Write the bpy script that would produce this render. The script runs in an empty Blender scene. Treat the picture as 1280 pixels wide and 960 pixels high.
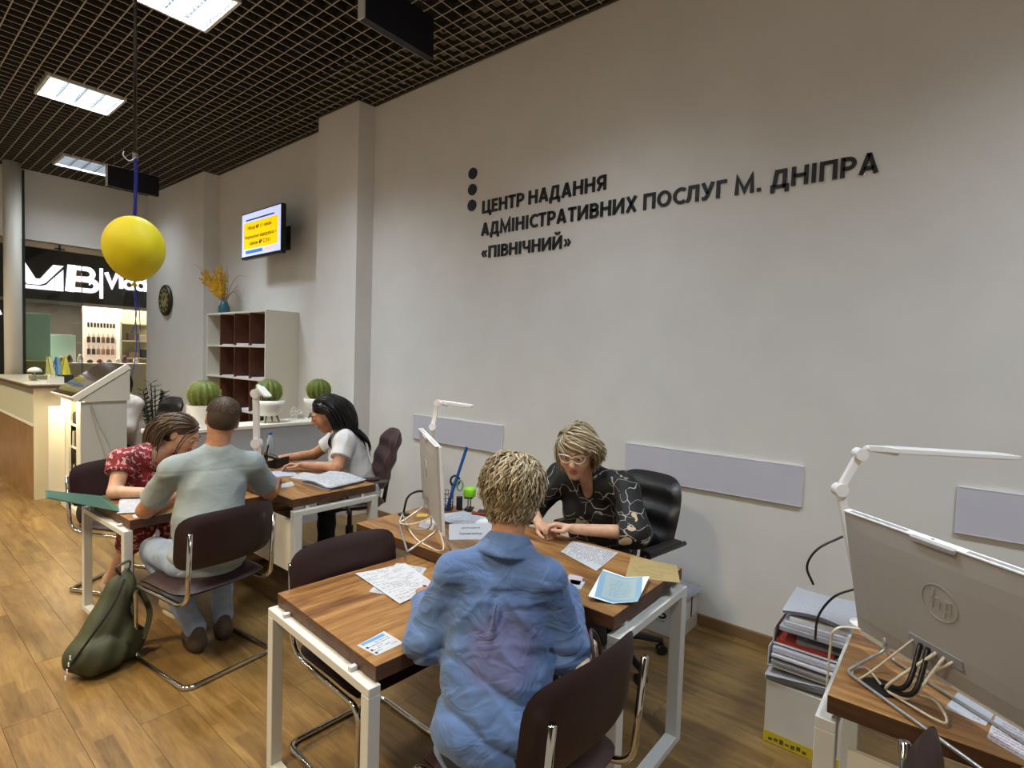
import bpy, math, random
import numpy as np
from mathutils import Vector, Matrix
S = bpy.context.scene
COL = S.collection
PI = math.pi
random.seed(7)
RNG = np.random.default_rng(11)

# ------------------------------------------------------------------ camera
cam_data = bpy.data.cameras.new('camera')
cam = bpy.data.objects.new('camera', cam_data)
COL.objects.link(cam)
S.camera = cam
cam_data.sensor_fit = 'HORIZONTAL'
cam_data.sensor_width = 36.0
cam_data.lens = 679.43 / 1280 * 36
cam_data.clip_start = 0.05
cam_data.clip_end = 80
_yaw, _pit, _rol = math.radians(39.288), math.radians(-2.601), math.radians(1.804)
_fw = Vector((math.cos(_pit) * math.cos(_yaw), math.cos(_pit) * math.sin(_yaw), math.sin(_pit)))
_r0 = Vector((math.sin(_yaw), -math.cos(_yaw), 0))
_u0 = _r0.cross(_fw)
_rt = _r0 * math.cos(_rol) + _u0 * math.sin(_rol)
_up = -_r0 * math.sin(_rol) + _u0 * math.cos(_rol)
_m = Matrix((_rt, _up, -_fw)).transposed().to_4x4()
_m.translation = Vector((0, 0, 1.62))
cam.matrix_world = _m

# ------------------------------------------------------------------ world: dim light of the open mall hall
world = bpy.data.worlds.new('world')
S.world = world
world.use_nodes = True
_bg = world.node_tree.nodes['Background']
_bg.inputs[0].default_value = (1.0, 0.87, 0.68, 1)
_bg.inputs[1].default_value = 0.20

# ------------------------------------------------------------------ exposure
S.view_settings.view_transform = 'Standard'
S.view_settings.look = 'None'
S.view_settings.gamma = 1.0
S.view_settings.use_curve_mapping = False
S.view_settings.exposure = 1.1

FIXTURE_WATT = 30.0            # light of one ceiling fixture
FIXTURE_COLOR = (0.82, 0.92, 1.0)
WARM_FILL_COLOR = (1.0, 0.83, 0.56)   # tint of the unseen left fixtures, warmed to light the left floor
# x0, x1, y0, y1 of every louvre fixture in the grid ceiling
FIXTURES = [(1.19, 1.80, 4.05, 4.65), (1.19, 1.80, 6.55, 7.15), (1.80, 2.41, 9.08, 9.68),
            (1.19, 1.80, 1.50, 2.10), (1.19, 1.80, -1.10, -0.50),
            (-1.4, -0.8, 1.5, 2.1), (-1.4, -0.8, 4.05, 4.65), (-1.4, -0.8, 6.55, 7.15), (-1.4, -0.8, 9.08, 9.68)]  # unseen left row, used as warm fill for the left floor
CZ = 4.078                     # ceiling grid height
WX = 3.363                     # face of the lettered wall
BY = 10.33                     # plane of the glazed end


# ------------------------------------------------------------------ materials
def lin(c):
    if isinstance(c, str):
        c = [int(c[i:i + 2], 16) / 255 for i in (0, 2, 4)]
        c = [x / 12.92 if x <= 0.04045 else ((x + 0.055) / 1.055) ** 2.4 for x in c]
    return (c[0], c[1], c[2], 1.0)


class NT:
    """small helper around a node tree"""
    def __init__(self, name):
        self.m = bpy.data.materials.new(name)
        self.m.use_nodes = True
        self.t = self.m.node_tree
        self.b = self.t.nodes['Principled BSDF']

    def n(self, typ, **kw):
        nd = self.t.nodes.new(typ)
        for k, v in kw.items():
            if k.startswith('i_'):
                key = k[2:]
                key = int(key) if key.isdigit() else key
                nd.inputs[key].default_value = v
            else:
                setattr(nd, k, v)
        return nd

    def l(self, a, b):
        self.t.links.new(a, b)

    def math(self, op, a, b=None, c=None):
        nd = self.n('ShaderNodeMath', operation=op)
        for i, v in enumerate((a, b, c)):
            if v is None:
                continue
            if isinstance(v, (int, float)):
                nd.inputs[i].default_value = v
            else:
                self.l(v, nd.inputs[i])
        return nd.outputs[0]

    def coord(self, which='Object', scale=(1, 1, 1), rot=(0, 0, 0), loc=(0, 0, 0)):
        tc = self.n('ShaderNodeTexCoord')
        mp = self.n('ShaderNodeMapping')
        mp.inputs['Scale'].default_value = scale
        mp.inputs['Rotation'].default_value = rot
        mp.inputs['Location'].default_value = loc
        self.l(tc.outputs[which], mp.inputs[0])
        return mp.outputs[0]

    def noise(self, vec, scale, detail=3, rough=0.5, dist=0.0):
        nd = self.n('ShaderNodeTexNoise')
        nd.inputs['Scale'].default_value = scale
        nd.inputs['Detail'].default_value = detail
        nd.inputs['Roughness'].default_value = rough
        nd.inputs['Distortion'].default_value = dist
        if vec is not None:
            self.l(vec, nd.inputs['Vector'])
        return nd.outputs[0]

    def ramp(self, fac, stops, interp='LINEAR'):
        nd = self.n('ShaderNodeValToRGB')
        nd.color_ramp.interpolation = interp
        el = nd.color_ramp.elements
        while len(el) < len(stops):
            el.new(0.5)
        for e, (p, c) in zip(el, stops):
            e.position = p
            e.color = lin(c)
        self.l(fac, nd.inputs[0])
        return nd.outputs[0]

    def mix(self, fac, a, b, blend='MIX'):
        nd = self.n('ShaderNodeMix', data_type='RGBA', blend_type=blend)
        for i, v in ((0, fac), (6, a), (7, b)):
            if isinstance(v, (int, float)):
                nd.inputs[i].default_value = v
            elif isinstance(v, (str, tuple)):
                nd.inputs[i].default_value = lin(v)
            else:
                self.l(v, nd.inputs[i])
        return nd.outputs[2]

    def color(self, sock):
        self.l(sock, self.b.inputs['Base Color'])

    def bump(self, h, strength=0.2, dist=0.01):
        nd = self.n('ShaderNodeBump')
        nd.inputs['Strength'].default_value = strength
        nd.inputs['Distance'].default_value = dist
        self.l(h, nd.inputs['Height'])
        self.l(nd.outputs[0], self.b.inputs['Normal'])


def mat(name, c, rough=0.5, metal=0.0, spec=0.5, var=0.0, vscale=20, bump=0.0, bscale=200, emit=None, es=0.0,
        coat=0.0, sheen=0.0, trans=0.0):
    g = NT(name)
    g.b.inputs['Base Color'].default_value = lin(c)
    g.b.inputs['Roughness'].default_value = rough
    g.b.inputs['Metallic'].default_value = metal
    g.b.inputs['Specular IOR Level'].default_value = spec
    if coat:
        g.b.inputs['Coat Weight'].default_value = coat
    if sheen:
        g.b.inputs['Sheen Weight'].default_value = sheen
    if trans:
        g.b.inputs['Transmission Weight'].default_value = trans
    v = g.coord()
    if var:
        n = g.noise(v, vscale, 4)
        cl = lin(c)
        g.color(g.ramp(n, [(0.3, tuple(x * (1 - var) for x in cl[:3])), (0.7, tuple(min(1, x * (1 + var)) for x in cl[:3]))]))
    if bump:
        g.bump(g.noise(v, bscale, 3), bump, 0.004)
    if emit is not None:
        g.b.inputs['Emission Color'].default_value = lin(emit)
        g.b.inputs['Emission Strength'].default_value = es
    return g.m


def wood_desk(name, axis):
    g = NT(name)
    sc = (1.0, 9.0, 9.0) if axis == 0 else (9.0, 1.0, 9.0)
    v = g.coord('Object', scale=sc)
    a = g.noise(v, 1.5, 6, 0.55, 1.2)
    b = g.noise(v, 7.0, 5, 0.6, 0.4)
    f = g.noise(v, 40.0, 3, 0.6)
    t = g.math('ADD', g.math('MULTIPLY', a, 0.75), g.math('MULTIPLY', b, 0.35))
    c = g.ramp(t, [(0.36, '4a2f1a'), (0.45, '734c29'), (0.54, '926839'), (0.66, 'ab8150'), (0.78, '8f683d')])
    c2 = g.mix(g.math('MULTIPLY', f, 0.35), c, '6a4a2c', 'MULTIPLY')
    g.color(c2)
    g.b.inputs['Roughness'].default_value = 0.42
    g.bump(b, 0.05, 0.002)
    return g.m


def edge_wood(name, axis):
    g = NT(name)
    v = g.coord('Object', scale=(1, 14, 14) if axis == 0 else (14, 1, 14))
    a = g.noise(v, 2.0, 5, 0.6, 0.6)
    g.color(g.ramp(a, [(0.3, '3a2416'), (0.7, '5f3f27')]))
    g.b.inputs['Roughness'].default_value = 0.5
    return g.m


def floor_plank_mat():
    g = NT('oak_laminate')
    oi = g.n('ShaderNodeObjectInfo')
    rnd = oi.outputs['Random']
    comb = g.n('ShaderNodeCombineXYZ')
    g.l(g.math('MULTIPLY', rnd, 37.0), comb.inputs[0])
    g.l(g.math('MULTIPLY', rnd, 91.0), comb.inputs[1])
    tc = g.n('ShaderNodeTexCoord')
    add = g.n('ShaderNodeVectorMath', operation='ADD')
    g.l(tc.outputs['Object'], add.inputs[0])
    g.l(comb.outputs[0], add.inputs[1])
    mp = g.n('ShaderNodeMapping')
    mp.inputs['Scale'].default_value = (11.0, 1.2, 1.0)
    g.l(add.outputs[0], mp.inputs[0])
    v = mp.outputs[0]
    a = g.noise(v, 1.6, 6, 0.6, 1.0)
    b = g.noise(v, 9.0, 4, 0.6, 0.3)
    t = g.math('ADD', g.math('MULTIPLY', a, 0.7), g.math('MULTIPLY', b, 0.3))
    c = g.ramp(t, [(0.32, '634925'), (0.5, '826539'), (0.68, '997b49')])
    # three printed staves across each board
    so = g.n('ShaderNodeSeparateXYZ')
    g.l(tc.outputs['Object'], so.inputs[0])
    col = g.math('FLOOR', g.math('DIVIDE', so.outputs[0], 0.0643))
    rowv = g.math('FLOOR', g.math('ADD', g.math('MULTIPLY', so.outputs[1], 2.6), g.math('MULTIPLY', col, 0.37)))
    cc = g.n('ShaderNodeCombineXYZ')
    g.l(col, cc.inputs[0])
    g.l(rowv, cc.inputs[1])
    g.l(g.math('MULTIPLY', rnd, 53.0), cc.inputs[2])
    wn = g.n('ShaderNodeTexWhiteNoise', noise_dimensions='3D')
    g.l(cc.outputs[0], wn.inputs['Vector'])
    c = g.mix(1.0, c, g.ramp(wn.outputs[0], [(0.0, (0.70, 0.68, 0.64)), (1.0, (1.0, 1.0, 1.0))]), 'MULTIPLY')
    shade = g.ramp(rnd, [(0.0, (0.86, 0.85, 0.83)), (1.0, (1.0, 0.99, 0.97))])
    g.color(g.mix(1.0, c, shade, 'MULTIPLY'))
    g.b.inputs['Roughness'].default_value = 0.36
    g.bump(b, 0.06, 0.002)
    return g.m


def print_mat(name, paper, ink, w, h, spacing=0.009, dens=0.5, margin=0.012, frame=None, seed=0.0):
    """paper with lines of small print; object coordinates are metres on the sheet"""
    g = NT(name)
    tc = g.n('ShaderNodeTexCoord')
    sp = g.n('ShaderNodeSeparateXYZ')
    g.l(tc.outputs['Object'], sp.inputs[0])
    x, y = sp.outputs[0], sp.outputs[1]
    row = g.math('FLOOR', g.math('DIVIDE', y, spacing))
    fr = g.math('FRACT', g.math('DIVIDE', y, spacing))
    inrow = g.math('MULTIPLY', g.math('GREATER_THAN', fr, 0.35), g.math('LESS_THAN', fr, 0.72))
    cmb = g.n('ShaderNodeCombineXYZ')
    g.l(g.math('MULTIPLY', x, 260.0), cmb.inputs[0])
    g.l(g.math('MULTIPLY', row, 7.31), cmb.inputs[1])
    cmb.inputs[2].default_value = seed
    ch = g.math('GREATER_THAN', g.noise(cmb.outputs[0], 1.0, 1), 0.46)
    cm2 = g.n('ShaderNodeCombineXYZ')
    g.l(g.math('MULTIPLY', x, 14.0), cm2.inputs[0])
    g.l(g.math('MULTIPLY', row, 3.77), cm2.inputs[1])
    cm2.inputs[2].default_value = seed + 3
    blk = g.math('GREATER_THAN', g.noise(cm2.outputs[0], 1.0, 1), 1 - dens)
    inx = g.math('LESS_THAN', g.math('ABSOLUTE', x), w / 2 - margin)
    iny = g.math('LESS_THAN', g.math('ABSOLUTE', y), h / 2 - margin)
    f = inrow
    for q in (ch, blk, inx, iny):
        f = g.math('MULTIPLY', f, q)
    f = g.math('MULTIPLY', f, 0.8)
    paper = tuple(x * .60 for x in lin(paper)[:3])
    base = paper
    if frame:
        edge = g.math('MAXIMUM', g.math('SUBTRACT', g.math('ABSOLUTE', x), w / 2 - 0.030),
                      g.math('SUBTRACT', g.math('ABSOLUTE', y), h / 2 - 0.030))
        band = g.math('MULTIPLY', g.math('GREATER_THAN', edge, 0.0), g.math('LESS_THAN', edge, 0.022))
        out = g.math('GREATER_THAN', edge, 0.022)
        base = g.mix(band, paper, frame)
        base = g.mix(out, base, 'eef2f4')
    g.color(g.mix(f, base, ink))
    g.b.inputs['Roughness'].default_value = 0.75
    return g.m


M = {}
M['wall'] = mat('painted_plaster', 'dcdad7', 0.85, var=0.03, vscale=3, bump=0.04, bscale=90)
M['white'] = mat('white_laminate', 'e2dfd4', 0.5)
M['panel'] = mat('lavender_panel', 'c9c9d6', 0.5, var=0.02, vscale=6)
M['panel_edge'] = mat('panel_edge_white', 'e4e4e8', 0.4)
M['frame'] = mat('white_powder_coat', 'c9cac8', 0.45, bump=0.03, bscale=500)
M['desk_x'] = wood_desk('walnut_board_x', 0)
M['desk_y'] = wood_desk('walnut_board_y', 1)
M['edge_x'] = edge_wood('walnut_edge_x', 0)
M['edge_y'] = edge_wood('walnut_edge_y', 1)
M['plank'] = floor_plank_mat()
M['joint'] = mat('floor_joint', '5b452c', 0.8)
M['void'] = mat('ceiling_void', '17140f', 0.95)
M['bar'] = mat('grid_bar_shade_grey', '3b3833', 0.6)  # shade on the grid bar sides is put into this darker colour
M['bar_edge'] = mat('grid_bar_lit_face', 'b0a898', 0.5)  # light on the bars' bottom faces is put into this paler colour
M['navy'] = mat('navy_board', '0d0f1c', 0.5)
M['black'] = mat('black_plastic', '101012', 0.4)
M['black_matte'] = mat('black_matte', '0c0c0d', 0.8)
M['chrome'] = mat('chrome', 'c9c7c2', 0.12, 1.0)
M['steel'] = mat('brushed_steel', '9a9894', 0.3, 1.0)
M['tub'] = mat('grey_tube', 'c2c3c6', 0.3, 0.8)
M['vinyl'] = mat('burgundy_vinyl', '281417', 0.45, bump=0.06, bscale=350)
M['leather'] = mat('brown_leather', '3a2021', 0.42, bump=0.08, bscale=250)
M['leather_black'] = mat('black_leather', '141113', 0.4, bump=0.08, bscale=250)
M['paper'] = mat('white_paper', 'dfe1e8', 0.8)
M['paper_grey'] = mat('grey_paper', 'b9bac2', 0.8, var=0.08, vscale=60)
M['carton'] = mat('brown_carton', '8f7b56', 0.8, var=0.05)
M['carton_white'] = mat('white_carton', 'bcbab4', 0.75, var=0.05, vscale=8)
M['yellow_print'] = mat('yellow_print', 'b3a11e', 0.7)
M['red'] = mat('red_folder', '9c2f22', 0.5)
M['green_folder'] = mat('green_folder', '2f5b4b', 0.55)
M['blue_plastic'] = mat('blue_plastic', '1657a8', 0.3)
M['pink'] = mat('pink_plastic', 'd83a6c', 0.4)
M['lime'] = mat('lime_plastic', '8fd61e', 0.35)
M['lamp_white'] = mat('lamp_white', 'e6e5e6', 0.35)
M['aio'] = mat('silver_grey_plastic', 'a9a8a8', 0.45)
M['aio_white'] = mat('white_plastic', 'e9eaec', 0.35)
M['cable_white'] = mat('cream_cable', 'd8cdb8', 0.5)
M['cable_grey'] = mat('grey_cable', '8d8f94', 0.5)
M['yellow_balloon'] = mat('yellow_latex', 'd6c808', 0.6)
M['ribbon'] = mat('blue_ribbon', '17259c', 0.35)
M['ink'] = mat('black_letter', '17181d', 0.5)
M['ink_navy'] = mat('navy_dot', '141a2c', 0.5)
M['pole_dark'] = mat('dark_chrome', '4c4a48', 0.2, 1.0)
M['olive'] = mat('olive_nylon', '34371f', 0.7, var=0.15, vscale=14, bump=0.2, bscale=40)
M['beige_bag'] = mat('beige_leather', 'b9a898', 0.55, bump=0.05)
M['shelf_wood'] = wood_desk('shelf_walnut', 2) if False else mat('shelf_walnut', '5a3420', 0.5, var=0.3, vscale=9)
M['shelf_white'] = mat('shelf_white', 'd9d4c6', 0.5)
M['teal'] = mat('teal_ceramic', '245a66', 0.3)
M['dry_yellow'] = mat('dry_yellow_flower', 'd6a512', 0.8)
M['twig'] = mat('dry_twig', '7d6a58', 0.8)
M['cactus'] = mat('cactus_green', '5b6a26', 0.6, var=0.2, vscale=40)
M['spine'] = mat('cactus_spine', 'b0a24c', 0.7)
M['pot'] = mat('white_pot', 'e8e6e0', 0.4)
M['pot_leg'] = mat('pot_leg_wood', '7c6f5c', 0.6)
M['soil'] = mat('dark_soil', '3b352a', 0.9)
M['leaf'] = mat('dark_leaf', '16220f', 0.45)


# ------------------------------------------------------------------ mesh building
class MB:
    def __init__(self):
        self.v, self.f, self.mi = [], [], []

    def add(self, vs, fs, mi=0):
        o = len(self.v)
        self.v += [tuple(p) for p in vs]
        self.f += [tuple(i + o for i in q) for q in fs]
        self.mi += [mi] * len(fs)
        return self

    def box(self, x0, x1, y0, y1, z0, z1, mi=0, rz=0.0, pivot=None):
        vs = [(x, y, z) for z in (z0, z1) for y in (y0, y1) for x in (x0, x1)]
        if rz:
            px, py = pivot if pivot else ((x0 + x1) / 2, (y0 + y1) / 2)
            c, s = math.cos(rz), math.sin(rz)
            vs = [(px + (x - px) * c - (y - py) * s, py + (x - px) * s + (y - py) * c, z) for x, y, z in vs]
        return self.add(vs, [(0, 2, 3, 1), (4, 5, 7, 6), (0, 1, 5, 4), (2, 6, 7, 3), (0, 4, 6, 2), (1, 3, 7, 5)], mi)

    def obox(self, c, ax, ay, az, hx, hy, hz, mi=0):
        """box with centre c, unit axes and half sizes"""
        c, ax, ay, az = map(Vector, (c, ax, ay, az))
        vs = [c + ax * (hx * i) + ay * (hy * j) + az * (hz * k) for k in (-1, 1) for j in (-1, 1) for i in (-1, 1)]
        return self.add(vs, [(0, 2, 3, 1), (4, 5, 7, 6), (0, 1, 5, 4), (2, 6, 7, 3), (0, 4, 6, 2), (1, 3, 7, 5)], mi)

    def tube(self, pts, r, n=8, mi=0, caps=True, closed=False, flat=1.0):
        P = [Vector(p) for p in pts]
        k = len(P)
        rs = r if isinstance(r, (list, tuple)) else [r] * k
        T = []
        for i in range(k):
            a = P[(i - 1) % k] if (closed or i > 0) else P[i]
            b = P[(i + 1) % k] if (closed or i < k - 1) else P[i]
            t = (b - a)
            T.append(t.normalized() if t.length > 1e-9 else Vector((0, 0, 1)))
        ref = Vector((0, 0, 1)) if abs(T[0].z) < 0.9 else Vector((1, 0, 0))
        N = (ref - T[0] * ref.dot(T[0])).normalized()
        vs = []
        for i in range(k):
            N = (N - T[i] * N.dot(T[i]))
            N = N.normalized() if N.length > 1e-6 else T[i].orthogonal().normalized()
            B = T[i].cross(N)
            for j in range(n):
                a = 2 * PI * j / n
                vs.append(P[i] + (N * math.cos(a) * flat + B * math.sin(a)) * rs[i])
        fs = []
        for i in range(k if closed else k - 1):
            i2 = (i + 1) % k
            for j in range(n):
                j2 = (j + 1) % n
                fs.append((i * n + j, i * n + j2, i2 * n + j2, i2 * n + j))
        if caps and not closed:
            fs.append(tuple(reversed(range(n))))
            fs.append(tuple((k - 1) * n + j for j in range(n)))
        return self.add(vs, fs, mi)

    def lathe(self, prof, n=24, c=(0, 0, 0), mi=0, cap=True):
        vs, fs = [], []
        for r, z in prof:
            for j in range(n):
                a = 2 * PI * j / n
                vs.append((c[0] + r * math.cos(a), c[1] + r * math.sin(a), c[2] + z))
        for i in range(len(prof) - 1):
            for j in range(n):
                j2 = (j + 1) % n
                fs.append((i * n + j, i * n + j2, (i + 1) * n + j2, (i + 1) * n + j))
        if cap:
            fs.append(tuple(reversed(range(n))))
            fs.append(tuple((len(prof) - 1) * n + j for j in range(n)))
        return self.add(vs, fs, mi)

    def prism(self, poly, z0, z1, mi=0, fn=None):
        k = len(poly)
        vs = [(x, y, z0) for x, y in poly] + [(x, y, z1) for x, y in poly]
        if fn:
            vs = [fn(p) for p in vs]
        fs = [tuple(reversed(range(k))), tuple(range(k, 2 * k))] + [(i, (i + 1) % k, k + (i + 1) % k, k + i) for i in range(k)]
        return self.add(vs, fs, mi)

    def ball(self, c, r, n=12, m=8, mi=0):
        rx, ry, rz = r if isinstance(r, (tuple, list)) else (r, r, r)
        vs = [(c[0], c[1], c[2] - rz)]
        for i in range(1, m):
            t = -PI / 2 + PI * i / m
            for j in range(n):
                a = 2 * PI * j / n
                vs.append((c[0] + rx * math.cos(t) * math.cos(a), c[1] + ry * math.cos(t) * math.sin(a), c[2] + rz * math.sin(t)))
        vs.append((c[0], c[1], c[2] + rz))
        fs = [(0, 1 + (j + 1) % n, 1 + j) for j in range(n)]
        for i in range(m - 2):
            for j in range(n):
                a = 1 + i * n + j
                b = 1 + i * n + (j + 1) % n
                fs.append((a, b, b + n, a + n))
        e = len(vs) - 1
        o = 1 + (m - 2) * n
        fs += [(o + j, o + (j + 1) % n, e) for j in range(n)]
        return self.add(vs, fs, mi)

    def build(self, name, mats, parent=None, smooth=False, bevel=0.0, seg=2, loc=None, rot=None):
        me = bpy.data.meshes.new(name)
        me.from_pydata(self.v, [], self.f)
        for m in (mats if isinstance(mats, (list, tuple)) else [mats]):
            me.materials.append(m)
        if any(self.mi):
            me.polygons.foreach_set('material_index', self.mi)
        if smooth:
            me.polygons.foreach_set('use_smooth', [True] * len(self.f))
        me.update()
        o = bpy.data.objects.new(name, me)
        COL.objects.link(o)
        if parent:
            o.parent = parent
        if loc:
            o.location = loc
        if rot:
            o.rotation_euler = rot
        if bevel:
            b = o.modifiers.new('bevel', 'BEVEL')
            b.width = bevel
            b.segments = seg
            b.limit_method = 'ANGLE'
            b.harden_normals = False
            if smooth is None:
                pass
        return o


def tag(o, label=None, cat=None, group=None, kind=None):
    for k, v in (('label', label), ('category', cat), ('group', group), ('kind', kind)):
        if v:
            o[k] = v
    return o


def thing(name, label, cat, loc=(0, 0, 0), rz=0.0, group=None):
    o = bpy.data.objects.new(name, None)
    o.empty_display_size = 0.1
    COL.objects.link(o)
    o.location = loc
    o.rotation_euler = (0, 0, rz)
    return tag(o, label, cat, group)


def struct(o):
    o['kind'] = 'structure'
    return o


def copy_tree(root, loc=None, rz=None, label=None):
    r = root.copy()
    COL.objects.link(r)
    if loc is not None:
        r.location = loc
    if rz is not None:
        r.rotation_euler = (0, 0, rz)
    if label:
        r['label'] = label
    for ch in list(root.children):
        c = ch.copy()
        COL.objects.link(c)
        c.parent = r
        for g in list(ch.children):
            d = g.copy()
            COL.objects.link(d)
            d.parent = c
    return r


def arc(c, r, a0, a1, n, plane='xy', z=0.0):
    out = []
    for i in range(n + 1):
        a = a0 + (a1 - a0) * i / n
        out.append((c[0] + r * math.cos(a), c[1] + r * math.sin(a)))
    return out


def smooth_path(pts, sub=6):
    """Catmull-Rom through pts"""
    P = [Vector(p) for p in pts]
    P = [P[0] * 2 - P[1]] + P + [P[-1] * 2 - P[-2]]
    out = []
    for i in range(1, len(P) - 2):
        for s in range(sub):
            t = s / sub
            a, b, c, d = P[i - 1], P[i], P[i + 1], P[i + 2]
            out.append(0.5 * ((2 * b) + (c - a) * t + (2 * a - 5 * b + 4 * c - d) * t * t + (-a + 3 * b - 3 * c + d) * t ** 3))
    out.append(P[-2])
    return out


def fillet(pts, r, n=5):
    """polyline with rounded corners"""
    P = [Vector(p) for p in pts]
    out = [P[0]]
    for i in range(1, len(P) - 1):
        a, b, c = P[i - 1], P[i], P[i + 1]
        u, w = (a - b), (c - b)
        d = min(r, u.length * 0.49, w.length * 0.49)
        p0, p2 = b + u.normalized() * d, b + w.normalized() * d
        for k in range(n + 1):
            t = k / n
            out.append(p0 * (1 - t) ** 2 + b * 2 * t * (1 - t) + p2 * t * t)
    out.append(P[-1])
    return out


def text_mesh(name, body, m, parent, loc, rot, width=None, height=None, extrude=0.0005, align='LEFT', bold=0.0):
    c = bpy.data.curves.new(name, 'FONT')
    c.body = body
    c.extrude = extrude
    c.align_x = align
    c.offset = bold
    o = bpy.data.objects.new(name, c)
    COL.objects.link(o)
    bpy.context.view_layer.update()
    dg = bpy.context.evaluated_depsgraph_get()
    me = bpy.data.meshes.new_from_object(o.evaluated_get(dg))
    dx = max(v.co.x for v in me.vertices) - min(v.co.x for v in me.vertices)
    dy = max(v.co.y for v in me.vertices) - min(v.co.y for v in me.vertices)
    sx = width / dx if width else (height / dy)
    sy = height / dy if height else sx
    for v in me.vertices:
        v.co.x *= sx
        v.co.y *= sy
    bpy.data.objects.remove(o)
    bpy.data.curves.remove(c)
    me.materials.append(m)
    q = bpy.data.objects.new(name, me)
    COL.objects.link(q)
    q.parent = parent
    q.location = loc
    q.rotation_euler = rot
    return q


# ================================================================== STRUCTURE
# ---- floor with separate laminate planks
fl = struct(MB().box(-4.5, 6.5, -3.5, 10.5, -0.08, -0.004).build('floor', M['joint']))
PW, PL = 0.193, 1.29
_pm = MB().box(-PW / 2 + .0008, PW / 2 - .0008, -PL / 2 + .001, PL / 2 - .001, -0.004, 0.0).build('plank', M['plank'], fl)
_plank_mesh = _pm.data
_first = True
nx0 = int(math.ceil(-2.05 / PW))
for i in range(nx0, int(WX / PW) + 1):
    off = random.uniform(0, PL)
    xc = (i + 0.5) * PW
    if xc + PW / 2 > WX + 0.15:
        continue
    k = 0
    y = -0.75 - PL + off
    while y < 10.3:
        o = _pm if _first else bpy.data.objects.new('plank', _plank_mesh)
        if not _first:
            COL.objects.link(o)
            o.parent = fl
        o.location = (xc, y, 0)
        _first = False
        y += PL

# ---- the lettered wall with its two pilasters, one continuous wall
_foot = [(WX, -3.5), (WX, 4.616), (3.18, 4.63), (3.172, 5.33), (WX, 5.34), (WX, 8.2), (3.16, 8.21), (3.115, BY + .02), (3.6, BY + .02), (3.6, -3.5)]
wall_right = struct(MB().prism(list(reversed(_foot)), -0.02, CZ + 0.45).build('wall_right', M['wall']))
# dark shadow gap trim where the ceiling grid meets the wall
_p = [(WX - .02, -3.5), (WX - .02, 4.60), (3.16, 4.61), (3.152, 5.35), (WX - .02, 5.36), (WX - .02, 8.19), (3.14, 8.19), (3.10, BY)]
_t = MB()
for a, b in zip(_p[:-1], _p[1:]):
    d = Vector((b[0] - a[0], b[1] - a[1], 0)).normalized()
    n = Vector((-d.y, d.x, 0))
    c = Vector(((a[0] + b[0]) / 2, (a[1] + b[1]) / 2, CZ + .018))
    L = (Vector(b) - Vector(a)).length / 2
    _t.obox(c, d, n, (0, 0, 1), L + .008, .010, .018)
struct(_t.build('trim_1', M['bar']))
# baseboard along the lettered wall
_bb = MB()
_bb.box(WX - .016, WX + .01, -3.5, 4.61, 0, .065)
_bb.box(WX - .016, WX + .01, 5.36, 8.19, 0, .065)
_bb.box(3.10, 3.145, 8.2, 10.3, 0, .065)
struct(_bb.build('baseboard_right', mat('oak_skirting', '7a5f3e', 0.5), bevel=.003))

# ---- open grid ceiling: dark slab above, then every bar of the grid by itself
ceil = struct(MB().box(-4.5, 3.6, -3.5, BY + .1, CZ + .55, CZ + .65).build('ceiling', M['void']))
CELL = 0.109


def free_spans(lo, hi, fixed, axis):
    spans = [(lo, hi)]
    for x0, x1, y0, y1 in FIXTURES:
        a0, a1, b0, b1 = (x0, x1, y0, y1) if axis == 'y' else (y0, y1, x0, x1)
        if a0 - .012 < fixed < a1 + .012:
            new = []
            for s, e in spans:
                if b1 + .012 <= s or b0 - .012 >= e:
                    new.append((s, e))
                else:
                    if b0 - .012 > s:
                        new.append((s, b0 - .012))
                    if b1 + .012 < e:
                        new.append((b1 + .012, e))
            spans = new
    return spans


gy0, gy1, gx0, gx1 = -1.6, BY - .01, -1.9, WX - .04
x = gx1 - .03
while x > gx0:
    m = MB()
    top = 8.18 if x > 3.12 else gy1
    segs = free_spans(gy0, top, x, 'y')
    if x > 3.15:
        segs = [(gy0, 4.60), (5.37, 8.18)]
    for a, b in segs:
        m.box(x - .004, x + .004, a, b, CZ, CZ + .040)
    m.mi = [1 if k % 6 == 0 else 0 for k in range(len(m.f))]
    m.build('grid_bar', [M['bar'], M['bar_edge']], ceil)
    x -= CELL
y = gy0 + .03
while y < gy1:
    m = MB()
    xe = 3.14 if 4.59 < y < 5.36 else (3.09 if y > 8.18 else gx1)
    for a, b in free_spans(gx0, xe, y, 'x'):
        m.box(a, b, y - .004, y + .004, CZ + .001, CZ + .039)
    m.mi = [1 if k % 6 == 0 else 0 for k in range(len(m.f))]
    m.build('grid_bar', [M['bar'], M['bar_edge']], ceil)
    y += CELL
# services in the dark void above the grid
_d = MB()
for yy in (0.6, 3.3, 6.1):
    _d.box(-4, 3.3, yy, yy + .28, CZ + .34, CZ + .50)
_d.tube([(2.6, -3, CZ + .3), (2.6, 10, CZ + .3)], .05, 8)
_d.build('duct', mat('dusty_duct', '3a342b', 0.9), ceil)

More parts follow.
